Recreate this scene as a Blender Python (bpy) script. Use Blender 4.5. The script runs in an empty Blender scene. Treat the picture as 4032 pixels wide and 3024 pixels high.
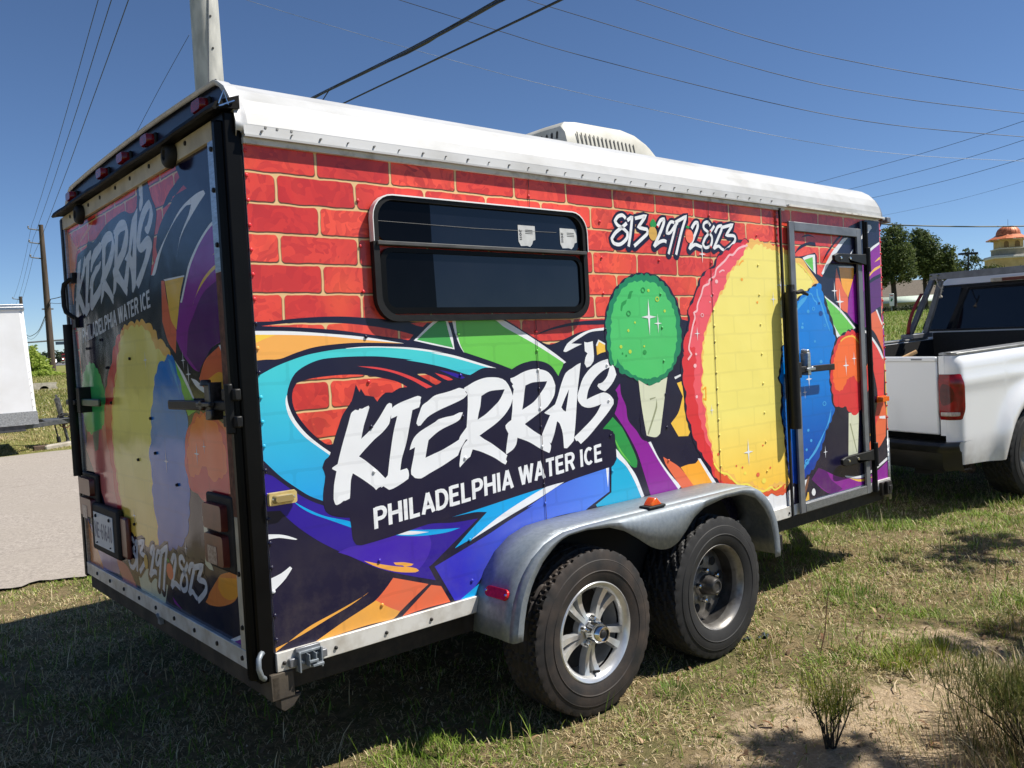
import bpy, math, random
import numpy as np
from mathutils import Vector, Matrix
from mathutils.geometry import tessellate_polygon, delaunay_2d_cdt
R = math.radians
scene = bpy.context.scene
random.seed(5)
rng = np.random.default_rng(5)

# ------------------------------------------------------------------ camera, sky, sun, exposure
cam_d = bpy.data.cameras.new("camera")
cam = bpy.data.objects.new("camera", cam_d)
scene.collection.objects.link(cam)
cam_d.sensor_fit = 'HORIZONTAL'
cam_d.sensor_width = 36.0
cam_d.lens = 3330.62 / 4032 * 36.0
cam_d.clip_start = 0.05
cam_d.clip_end = 3000.0
CR = ((0.75849196, -0.07505120, 0.64734633), (-0.64974925, -0.01063754, 0.76007417), (-0.05015831, -0.99712294, -0.05683295))
m4 = Matrix.Identity(4)
for i in range(3):
    m4[i][0] = CR[i][0]; m4[i][1] = -CR[i][1]; m4[i][2] = -CR[i][2]
m4[0][3], m4[1][3], m4[2][3] = -1.125, -2.564, 1.540
cam.matrix_world = m4
scene.camera = cam

SUN_DIR = Vector((0.58, -0.44, 1.0)).normalized()     # from the ground towards the sun
elev = math.asin(SUN_DIR.z)
world = bpy.data.worlds.new("World"); scene.world = world; world.use_nodes = True
wn = world.node_tree; wn.nodes.clear()
sky = wn.nodes.new("ShaderNodeTexSky"); sky.sky_type = 'NISHITA'; sky.sun_disc = False
sky.sun_elevation = elev
sky.sun_rotation = math.atan2(SUN_DIR.x, SUN_DIR.y)
sky.altitude = 0.0; sky.air_density = 0.65; sky.dust_density = 0.0; sky.ozone_density = 6.6
bg = wn.nodes.new("ShaderNodeBackground"); bg.inputs[1].default_value = 0.079
wo = wn.nodes.new("ShaderNodeOutputWorld")
wn.links.new(sky.outputs[0], bg.inputs[0]); wn.links.new(bg.outputs[0], wo.inputs[0])
sd = bpy.data.lights.new("sun", 'SUN'); sd.energy = 5.0; sd.angle = R(0.53); sd.color = (1.0, 0.955, 0.88)
sun = bpy.data.objects.new("sun", sd); scene.collection.objects.link(sun)
sun.rotation_euler = (-SUN_DIR).to_track_quat('-Z', 'Y').to_euler()
scene.view_settings.view_transform = 'Standard'; scene.view_settings.look = 'None'
scene.view_settings.gamma = 1.0; scene.view_settings.exposure = 0.5
scene.view_settings.use_curve_mapping = False
scene.render.engine = 'CYCLES'
scene.cycles.max_bounces = 6; scene.cycles.transparent_max_bounces = 8

# ------------------------------------------------------------------ helpers
COL = scene.collection
def lin(c):
    return tuple(((v/255.0)/12.92 if v/255.0 <= .04045 else (((v/255.0)+.055)/1.055)**2.4) for v in c)
class MB:
    def __init__(s): s.v = []; s.f = []; s.m = []
    def add(s, vs, fs, mi=0):
        b = len(s.v); s.v.extend([tuple(p) for p in vs])
        for f in fs: s.f.append(tuple(b+i for i in f)); s.m.append(mi)
        return s
    def box(s, x0, x1, y0, y1, z0, z1, mi=0):
        return s.add([(x0,y0,z0),(x1,y0,z0),(x1,y1,z0),(x0,y1,z0),(x0,y0,z1),(x1,y0,z1),(x1,y1,z1),(x0,y1,z1)],
              [(0,3,2,1),(4,5,6,7),(0,1,5,4),(1,2,6,5),(2,3,7,6),(3,0,4,7)], mi)
    def prism(s, pts, axis, lo, hi, mi=0):
        """extrude a 2-D outline along an axis (0,1,2); the outline's two coordinates are the other axes in order"""
        def p3(p, h):
            q = [0,0,0]; o = [a for a in (0,1,2) if a != axis]
            q[o[0]], q[o[1]], q[axis] = p[0], p[1], h
            return tuple(q)
        n = len(pts)
        tri = tessellate_polygon([[Vector((a,b,0)) for a,b in pts]])
        vs = [p3(p,lo) for p in pts]+[p3(p,hi) for p in pts]
        fs = [tuple(t) for t in tri]+[tuple(n+i for i in t[::-1]) for t in tri]
        fs += [(i,(i+1)%n,n+(i+1)%n,n+i) for i in range(n)]
        return s.add(vs, fs, mi)
    def tube(s, path, r, n=8, mi=0, caps=True):
        P = [Vector(p) for p in path]; k = len(P)
        rs = r if isinstance(r,(list,tuple)) else [r]*k
        vs = []; prev = None
        for i in range(k):
            t = (P[min(i+1,k-1)]-P[max(i-1,0)]).normalized()
            if prev is None:
                up = Vector((0,0,1)) if abs(t.z) < .9 else Vector((1,0,0))
                a = t.cross(up).normalized()
            else:
                a = (prev - t*prev.dot(t)).normalized()
            prev = a; b = t.cross(a)
            for j in range(n):
                q = 2*math.pi*j/n
                vs.append(P[i]+(a*math.cos(q)+b*math.sin(q))*rs[i])
        fs = [(i*n+j,i*n+(j+1)%n,(i+1)*n+(j+1)%n,(i+1)*n+j) for i in range(k-1) for j in range(n)]
        if caps: fs += [tuple(range(n))[::-1], tuple((k-1)*n+j for j in range(n))]
        return s.add(vs, fs, mi)
    def cyl(s, a, b, r0, r1=None, n=16, mi=0):
        return s.tube([a,b],[r0, r0 if r1 is None else r1], n, mi)
    def lathe(s, prof, c=(0,0,0), n=48, mi=0, axis='y', closed=False):
        """prof: [(radius, offset along axis)]"""
        k = len(prof); vs = []
        for (r,h) in prof:
            for j in range(n):
                q = 2*math.pi*j/n
                if axis == 'y': vs.append((c[0]+r*math.cos(q), c[1]+h, c[2]+r*math.sin(q)))
                elif axis == 'z': vs.append((c[0]+r*math.cos(q), c[1]+r*math.sin(q), c[2]+h))
                else: vs.append((c[0]+h, c[1]+r*math.cos(q), c[2]+r*math.sin(q)))
        fs = [(i*n+j,i*n+(j+1)%n,(i+1)*n+(j+1)%n,(i+1)*n+j) for i in range(k-1) for j in range(n)]
        if closed: fs += [((k-1)*n+j,(k-1)*n+(j+1)%n,(j+1)%n,j) for j in range(n)]
        return s.add(vs, fs, mi)
    def grid(s, rows, mi=0, wrap=False):
        n = len(rows[0]); vs = [p for r in rows for p in r]
        fs = [(i*n+j,i*n+j+1,(i+1)*n+j+1,(i+1)*n+j) for i in range(len(rows)-1) for j in range(n-1)]
        if wrap: fs += [(i*n+n-1,i*n,(i+1)*n,(i+1)*n+n-1) for i in range(len(rows)-1)]
        return s.add(vs, fs, mi)
    def pieces(s, name, mats, parent=None, smooth=30, bevel=0):
        """each connected piece becomes an object of its own"""
        par = list(range(len(s.v)))
        def find(a):
            while par[a] != a: par[a] = par[par[a]]; a = par[a]
            return a
        for f in s.f:
            for i in f[1:]:
                a, c = find(f[0]), find(i)
                if a != c: par[c] = a
        groups = {}
        for f, m in zip(s.f, s.m): groups.setdefault(find(f[0]), []).append((f, m))
        out = []
        for gsel in groups.values():
            q = MB(); ids = sorted({i for f,_ in gsel for i in f}); mp = {i:k for k,i in enumerate(ids)}
            q.v = [s.v[i] for i in ids]; q.f = [tuple(mp[i] for i in f) for f,_ in gsel]; q.m = [m for _,m in gsel]
            out.append(q.build(name, mats, parent, smooth, bevel))
        return out
    def build(s, name, mats, parent=None, smooth=30, bevel=0, recalc=True, solid=0):
        me = bpy.data.meshes.new(name)
        me.from_pydata(s.v, [], s.f)
        if not isinstance(mats,(list,tuple)): mats = [mats]
        for m in mats: me.materials.append(m)
        me.polygons.foreach_set("material_index", s.m)
        if recalc:
            import bmesh
            bm = bmesh.new(); bm.from_mesh(me); bmesh.ops.recalc_face_normals(bm, faces=bm.faces); bm.to_mesh(me); bm.free()
        if smooth:
            me.shade_smooth(); me.set_sharp_from_angle(angle=R(smooth))
        me.update()
        o = bpy.data.objects.new(name, me); COL.objects.link(o)
        if parent is not None: o.parent = parent
        if solid:
            d = o.modifiers.new("thick",'SOLIDIFY'); d.thickness = solid; d.offset = 0
        if bevel:
            b = o.modifiers.new("edge",'BEVEL'); b.width = bevel; b.segments = 2; b.limit_method = 'ANGLE'; b.angle_limit = R(40)
        return o
def thing(name, label, cat, loc=(0,0,0), rot=(0,0,0), group=None):
    o = bpy.data.objects.new(name, None); COL.objects.link(o)
    o.location = loc; o.rotation_euler = rot
    return tag(o, label, cat, group)
def tag(o, label, cat, group=None):
    o["label"] = label; o["category"] = cat
    if group: o["group"] = group
    return o
def kind(o, k): o["kind"] = k; return o
def copy_tree(o, parent=None):
    c = o.copy(); COL.objects.link(c); c.parent = parent
    for ch in list(o.children): copy_tree(ch, c)
    return c

# ------------------------------------------------------------------ materials
def newmat(name):
    m = bpy.data.materials.new(name); m.use_nodes = True
    nt = m.node_tree; nt.nodes.clear()
    out = nt.nodes.new("ShaderNodeOutputMaterial"); b = nt.nodes.new("ShaderNodeBsdfPrincipled")
    nt.links.new(b.outputs[0], out.inputs[0])
    return m, nt, b
def N(nt, t, **kw):
    n = nt.nodes.new(t)
    for k,v in kw.items(): setattr(n,k,v)
    return n
def math_(nt, op, a, b=None, c=None, clamp=False):
    n = nt.nodes.new("ShaderNodeMath"); n.operation = op; n.use_clamp = clamp
    for i,v in enumerate((a,b,c)):
        if v is None: continue
        if isinstance(v,(int,float)): n.inputs[i].default_value = v
        else: nt.links.new(v, n.inputs[i])
    return n.outputs[0]
def mixc(nt, fac, a, b, blend='MIX'):
    n = nt.nodes.new("ShaderNodeMix"); n.data_type = 'RGBA'; n.blend_type = blend
    for sock,v in ((n.inputs[0],fac),(n.inputs[6],a),(n.inputs[7],b)):
        if isinstance(v,(int,float)): sock.default_value = v
        elif isinstance(v,tuple): sock.default_value = (*v,1) if len(v)==3 else v
        else: nt.links.new(v, sock)
    return n.outputs[2]
def coords(nt, which='Object'):
    return nt.nodes.new("ShaderNodeTexCoord").outputs[which]
def noise(nt, vec, scale, detail=3, rough=.55, dim='3D'):
    n = nt.nodes.new("ShaderNodeTexNoise"); n.inputs['Scale'].default_value = scale
    n.inputs['Detail'].default_value = detail; n.inputs['Roughness'].default_value = rough
    if vec is not None: nt.links.new(vec, n.inputs['Vector'])
    return n.outputs['Fac']
def ramp(nt, fac, lo, hi):
    n = nt.nodes.new("ShaderNodeMapRange"); n.clamp = True
    nt.links.new(fac, n.inputs[0]); n.inputs[1].default_value = lo; n.inputs[2].default_value = hi
    return n.outputs[0]
def bump(nt, b, h, strength, dist=.01):
    n = nt.nodes.new("ShaderNodeBump"); n.inputs['Strength'].default_value = strength; n.inputs['Distance'].default_value = dist
    nt.links.new(h, n.inputs['Height']); nt.links.new(n.outputs[0], b.inputs['Normal'])
def simple(name, c1, c2=None, rough=.5, metal=0, scale=12, lo=.35, hi=.65, bmp=0, bscale=60, spec=.5, rvar=0, stretch=None):
    """a surface of two mixed tones with grain"""
    m, nt, b = newmat(name); co = coords(nt)
    if stretch:
        mp = N(nt,"ShaderNodeMapping"); mp.inputs['Scale'].default_value = stretch
        nt.links.new(co, mp.inputs['Vector']); co = mp.outputs[0]
    c1 = lin(c1); c2 = lin(c2) if c2 else c1
    f = ramp(nt, noise(nt, co, scale, 5), lo, hi)
    nt.links.new(mixc(nt, f, c1, c2), b.inputs['Base Color'])
    b.inputs['Metallic'].default_value = metal; b.inputs['Specular IOR Level'].default_value = spec
    if rvar:
        r = N(nt,"ShaderNodeMapRange"); nt.links.new(f, r.inputs[0]); r.inputs[3].default_value = rough; r.inputs[4].default_value = min(1,rough+rvar)
        nt.links.new(r.outputs[0], b.inputs['Roughness'])
    else: b.inputs['Roughness'].default_value = rough
    if bmp: bump(nt, b, noise(nt, co, bscale, 4), bmp)
    return m

# brick layout printed on the vinyl: a node group giving inside-brick mask, drop edge and two random values
def brick_group():
    g = bpy.data.node_groups.new("brick_layout", 'ShaderNodeTree')
    g.interface.new_socket("U", in_out='INPUT', socket_type='NodeSocketFloat')
    g.interface.new_socket("Z", in_out='INPUT', socket_type='NodeSocketFloat')
    for n in ("Mask","Edge","Random","Fine"): g.interface.new_socket(n, in_out='OUTPUT', socket_type='NodeSocketFloat')
    i = g.nodes.new("NodeGroupInput"); o = g.nodes.new("NodeGroupOutput")
    H, L = .0972, .2925
    wob = g.nodes.new("ShaderNodeTexNoise"); wob.inputs['Scale'].default_value = 14
    cx = g.nodes.new("ShaderNodeCombineXYZ"); g.links.new(i.outputs[0], cx.inputs[0]); g.links.new(i.outputs[1], cx.inputs[2])
    g.links.new(cx.outputs[0], wob.inputs['Vector'])
    w = math_(g,'MULTIPLY', math_(g,'SUBTRACT', wob.outputs['Fac'], .5), .010)
    U = math_(g,'ADD', i.outputs[0], w); Z = math_(g,'ADD', i.outputs[1], w)
    r = math_(g,'DIVIDE', math_(g,'SUBTRACT', 1.7035, Z), H)
    row = math_(g,'FLOOR', r); fz = math_(g,'SUBTRACT', r, row)
    odd = math_(g,'FLOORED_MODULO', row, 2.0)
    u = math_(g,'DIVIDE', math_(g,'ADD', math_(g,'SUBTRACT', U, .250), math_(g,'MULTIPLY', odd, .1480)), L)
    col = math_(g,'FLOOR', u); fu = math_(g,'SUBTRACT', u, col)
    dx = math_(g,'MULTIPLY', math_(g,'MINIMUM', fu, math_(g,'SUBTRACT', 1.0, fu)), L)
    def sdf(fzs, mx, mz, rad):
        dz = math_(g,'MULTIPLY', math_(g,'MINIMUM', fzs, math_(g,'SUBTRACT', 1.0, fzs)), H)
        qx = math_(g,'MAXIMUM', math_(g,'SUBTRACT', rad+mx, dx), 0.0)
        qz = math_(g,'MAXIMUM', math_(g,'SUBTRACT', rad+mz, dz), 0.0)
        return math_(g,'SUBTRACT', rad, math_(g,'SQRT', math_(g,'ADD', math_(g,'MULTIPLY',qx,qx), math_(g,'MULTIPLY',qz,qz))))
    d1 = sdf(fz, .0055, .0050, .013)
    mask = ramp(g, d1, -.0008, .0012)
    d2 = sdf(math_(g,'SUBTRACT', fz, .045), .0035, .0035, .014)
    edge = ramp(g, d2, -.001, .002)
    wn_ = g.nodes.new("ShaderNodeTexWhiteNoise"); wn_.noise_dimensions = '2D'
    cc = g.nodes.new("ShaderNodeCombineXYZ"); g.links.new(row, cc.inputs[0]); g.links.new(col, cc.inputs[1])
    g.links.new(cc.outputs[0], wn_.inputs['Vector'])
    g.links.new(mask, o.inputs[0]); g.links.new(edge, o.inputs[1]); g.links.new(wn_.outputs[0], o.inputs[2]); g.links.new(w, o.inputs[3])
    return g
BG = brick_group()
def print_mat(name, c, c2=None, axis=None, rng_=None, emboss=.13, rear=False, brick=False):
    """glossy printed vinyl: an ink colour (or an ink blend along an axis) with the faint printed brick joints"""
    m, nt, b = newmat(name); co = coords(nt)
    sp = N(nt,"ShaderNodeSeparateXYZ"); nt.links.new(co, sp.inputs[0])
    gn = N(nt,"ShaderNodeGroup"); gn.node_tree = BG
    nt.links.new(sp.outputs[1 if rear else 0], gn.inputs[0]); nt.links.new(sp.outputs[2], gn.inputs[1])
    if brick:
        pat = N(nt,"ShaderNodeTexVoronoi"); pat.inputs['Scale'].default_value = 26
        nz = N(nt,"ShaderNodeTexNoise"); nz.inputs['Scale'].default_value = 7; nt.links.new(co, nz.inputs['Vector'])
        vv = N(nt,"ShaderNodeVectorMath"); vv.operation = 'MULTIPLY_ADD'
        nt.links.new(nz.outputs['Color'], vv.inputs[0]); vv.inputs[1].default_value = (.35,.35,.35); nt.links.new(co, vv.inputs[2])
        nt.links.new(vv.outputs[0], pat.inputs['Vector'])
        sep = N(nt,"ShaderNodeSeparateColor"); nt.links.new(pat.outputs['Color'], sep.inputs[0])
        base = mixc(nt, ramp(nt, gn.outputs[2], .1, .95), lin((242,88,68)), lin((208,58,54)))
        base = mixc(nt, math_(nt,'MULTIPLY', ramp(nt, sep.outputs[0], .35, .9), .55), base, lin((178,44,50)))
        big = ramp(nt, noise(nt, co, 3.2, 2), .55, .72)
        base = mixc(nt, math_(nt,'MULTIPLY', big, math_(nt,'MULTIPLY', sep.outputs[1], .8)), base, lin((112,36,38)))
        hot = ramp(nt, noise(nt, co, 2.1, 2), .58, .7)
        base = mixc(nt, math_(nt,'MULTIPLY', hot, .55), base, lin((246,106,62)))
        mort = mixc(nt, noise(nt, co, 9), lin((238,202,150)), lin((214,172,116)))
        mort = mixc(nt, math_(nt,'MULTIPLY', gn.outputs[1], .93), mort, lin((58,26,22)))
        colr = mixc(nt, gn.outputs[0], mort, base)
    else:
        a = lin(c)
        if c2 is not None:
            mr = ramp(nt, sp.outputs['XYZ'.index(axis)], *rng_)
            base = mixc(nt, mr, a, lin(c2))
        else:
            base = mixc(nt, noise(nt, co, 4, 2), a, tuple(v*.93 for v in a))
        dark = math_(nt,'MULTIPLY', math_(nt,'SUBTRACT', 1.0, gn.outputs[0]), emboss)
        colr = mixc(nt, dark, base, (0.01,0.01,0.02))
    dirt = ramp(nt, noise(nt, co, 1.7, 5), .45, .8)
    colr = mixc(nt, math_(nt,'MULTIPLY', dirt, .05), colr, lin((150,140,125)))
    low = math_(nt,'MULTIPLY', ramp(nt, sp.outputs[2], .42, .05), ramp(nt, noise(nt, co, 7, 6, .7), .42, .8))
    colr = mixc(nt, math_(nt,'MULTIPLY', low, .28), colr, lin((136,122,104)))
    nt.links.new(colr, b.inputs['Base Color'])
    b.inputs['Roughness'].default_value = .14 if rear else .27
    b.inputs['Specular IOR Level'].default_value = .42 if rear else .4
    h = math_(nt,'ADD', math_(nt,'MULTIPLY', noise(nt, co, 2.6, 2), 1.0), math_(nt,'MULTIPLY', noise(nt, co, 11, 2), .12))
    bump(nt, b, h, .38 if rear else .34, .02)
    return m
INK = dict(navy=((25,23,52),), white=((236,238,241),), orange=((246,176,88),), yellow=((250,206,72),),
  cyan=((14,150,230),(72,205,208),'Z',(.45,1.02)), redflame=((226,68,70),), violet=((46,24,150),), violet2=((66,36,172),),
  green2=((72,168,84),), green=((108,200,82),), bluebright=((0,166,232),), gold=((242,172,76),), coral=((234,110,74),),
  blue=((52,48,190),(80,132,232),'X',(.75,1.55)), cyan2=((30,175,215),), leaf=((44,150,74),), purple=((142,30,152),),
  purpled=((92,24,110),), orange2=((250,172,58),), gold2=((246,198,78),), navyS=((27,24,52),), greenS3=((30,132,92),),
  greenS=((78,196,108),), paper=((216,219,192),), paperdk=((150,155,124),), redS=((222,54,62),), pinkS=((240,92,104),),
  coral2=((230,92,56),), yellowO=((246,192,98),), yellowS=((255,200,70),(243,228,122),'Z',(.16,.62)), blueS=((0,62,164),(0,124,216),'Z',(.25,.75)),
  blueS2=((70,166,228),), blueD=((0,70,150),), orangeS=((250,112,56),), brown=((132,88,68),), orange3=((236,140,70),),
  lilac=((150,122,176),), coralP=((226,122,116),), greyw=((214,218,226),), pine=((214,170,82),), peach=((250,122,92),),
  lime=((190,216,72),), pinkL=((250,192,196),), yellowL=((250,232,96),))
_pm = {}
def pm(k, rear=False):
    if (k,rear) not in _pm:
        if k == 'brick': _pm[(k,rear)] = print_mat("brick_print", None, rear=rear, brick=True)
        else:
            s = INK[k]; _pm[(k,rear)] = print_mat(k+"_ink", s[0], *(s[1:] if len(s)>1 else ()), rear=rear, emboss=.04 if k in('navy','navyS') else (.06 if k[:4] in('yell','oran') else .09))
    return _pm[(k,rear)]

white_paint = simple("white_paint", (238,239,240),(228,228,226), .32, scale=3, bmp=.03, bscale=2)
roof_metal  = simple("white_roof_sheet", (184,185,186),(150,149,144), .5, scale=3.4, stretch=(1,1.6,1.6), lo=.45, hi=.8, bmp=.06, bscale=3)
roof_dirty  = simple("weathered_trim", (214,212,206),(150,142,130), .5, scale=16, lo=.5, hi=.75)
alu         = simple("aluminium", (196,199,203),(166,168,170), .33, .85, scale=30, stretch=(1,1,6))
alu_trim    = simple("brushed_trim", (226,224,218),(182,174,160), .45, .3, scale=14, lo=.4, hi=.8)
galv        = simple("galvanised_steel", (146,153,159),(124,132,139), .45, .5, scale=48, lo=.3, hi=.7, bmp=.1, bscale=34, rvar=.15)
rust        = simple("rusty_steel", (126,84,64),(84,54,42), .75, .2, scale=40, bmp=.2, bscale=90)
cream_paint = simple("cream_board", (206,196,174),(172,162,140), .6, scale=9, lo=.4, hi=.75)
black_paint = simple("black_paint", (16,16,17),(28,27,26), .5, scale=20, bmp=.06, spec=.3)
black_rub   = simple("black_rubber", (18,18,19),(28,27,27), .7, scale=40, bmp=.1)
black_gloss = simple("black_gloss", (9,9,10),(15,15,15), .35, scale=5, spec=.12)
dark_navy   = simple("navy_header", (24,27,48),(32,36,58), .35, scale=6, bmp=.08, bscale=3)
frame_steel = simple("frame_steel", (26,25,24),(46,40,35), .6, .3, scale=25, bmp=.12)
beam_dirt   = simple("dirty_beam", (50,44,38),(92,82,68), .75, scale=7, lo=.4, hi=.75, bmp=.15)
grey_paint  = simple("grey_frame", (128,130,134),(110,112,116), .42, .4, scale=12)
chrome      = simple("chrome", (222,222,220),(196,192,184), .08, 1.0, scale=9, lo=.5, hi=.9)
alloy       = simple("machined_alloy", (222,222,220),(196,195,192), .26, .6, scale=14)
wheel_grey  = simple("grey_wheel", (84,82,80),(56,52,49), .45, .55, scale=18, bmp=.05)
wheel_rim   = simple("worn_rim", (140,137,132),(92,85,78), .38, .6, scale=20, lo=.45, hi=.75)
plastic_w   = simple("aged_plastic", (188,186,176),(160,156,142), .5, scale=5, lo=.45, hi=.8)
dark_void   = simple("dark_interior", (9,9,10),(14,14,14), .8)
red_lens    = simple("red_lens", (150,18,22),(112,10,14), .12, scale=30)
red_dull    = simple("faded_red_lens", (112,52,44),(86,30,28), .3, scale=12)
red_reflect = simple("red_reflector", (214,28,34),(186,18,26), .2, scale=60, bmp=.1, bscale=180)
amber_lens  = simple("amber_lens", (236,110,24),(214,86,16), .18, scale=40)
gold_lens   = simple("yellowed_lens", (226,206,146),(196,170,100), .14, .35, scale=24)
plate_white = simple("plate_face", (206,214,216),(186,198,206), .4, scale=6)
plate_blue  = simple("plate_ink", (52,84,120),(66,98,132), .4)
sticker_m   = simple("label_paper", (206,207,206),(186,187,186), .5, scale=24)
sticker_ink = simple("label_ink", (60,60,62),(80,80,82), .6)
wood_stick  = simple("pale_wood", (214,176,126),(190,148,98), .6, scale=30)

def glass_mat(name, tint, rough=.04, spec=.6, blotch=.25, coat=.5):
    m, nt, b = newmat(name); co = coords(nt)
    f = ramp(nt, noise(nt, co, 3, 4), .4, .8)
    nt.links.new(mixc(nt, math_(nt,'MULTIPLY',f,blotch), lin(tint), lin((52,54,58))), b.inputs['Base Color'])
    b.inputs['Roughness'].default_value = rough; b.inputs['Specular IOR Level'].default_value = spec
    b.inputs['Coat Weight'].default_value = coat; b.inputs['Coat Roughness'].default_value = .02
    bump(nt, b, noise(nt, co, 1.5, 1), .05, .02)
    return m
win_glass = glass_mat("tinted_glass", (13,17,27), .05, .4, .2, .12)
truck_glass = glass_mat("truck_glass", (14,18,26), .06, .5, .15, 0)

def tyre_mat(name, tone):
    m, nt, b = newmat(name); co = coords(nt)
    f = ramp(nt, noise(nt, co, 9, 5), .38, .72)
    nt.links.new(mixc(nt, f, lin((27,26,26)), lin(tone)), b.inputs['Base Color'])
    b.inputs['Roughness'].default_value = .72
    bump(nt, b, noise(nt, co, 120, 3), .12, .004)
    return m
tyre_a = tyre_mat("dusty_tyre", (66,55,47)); tyre_b = tyre_mat("black_tyre", (42,41,40))

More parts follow.
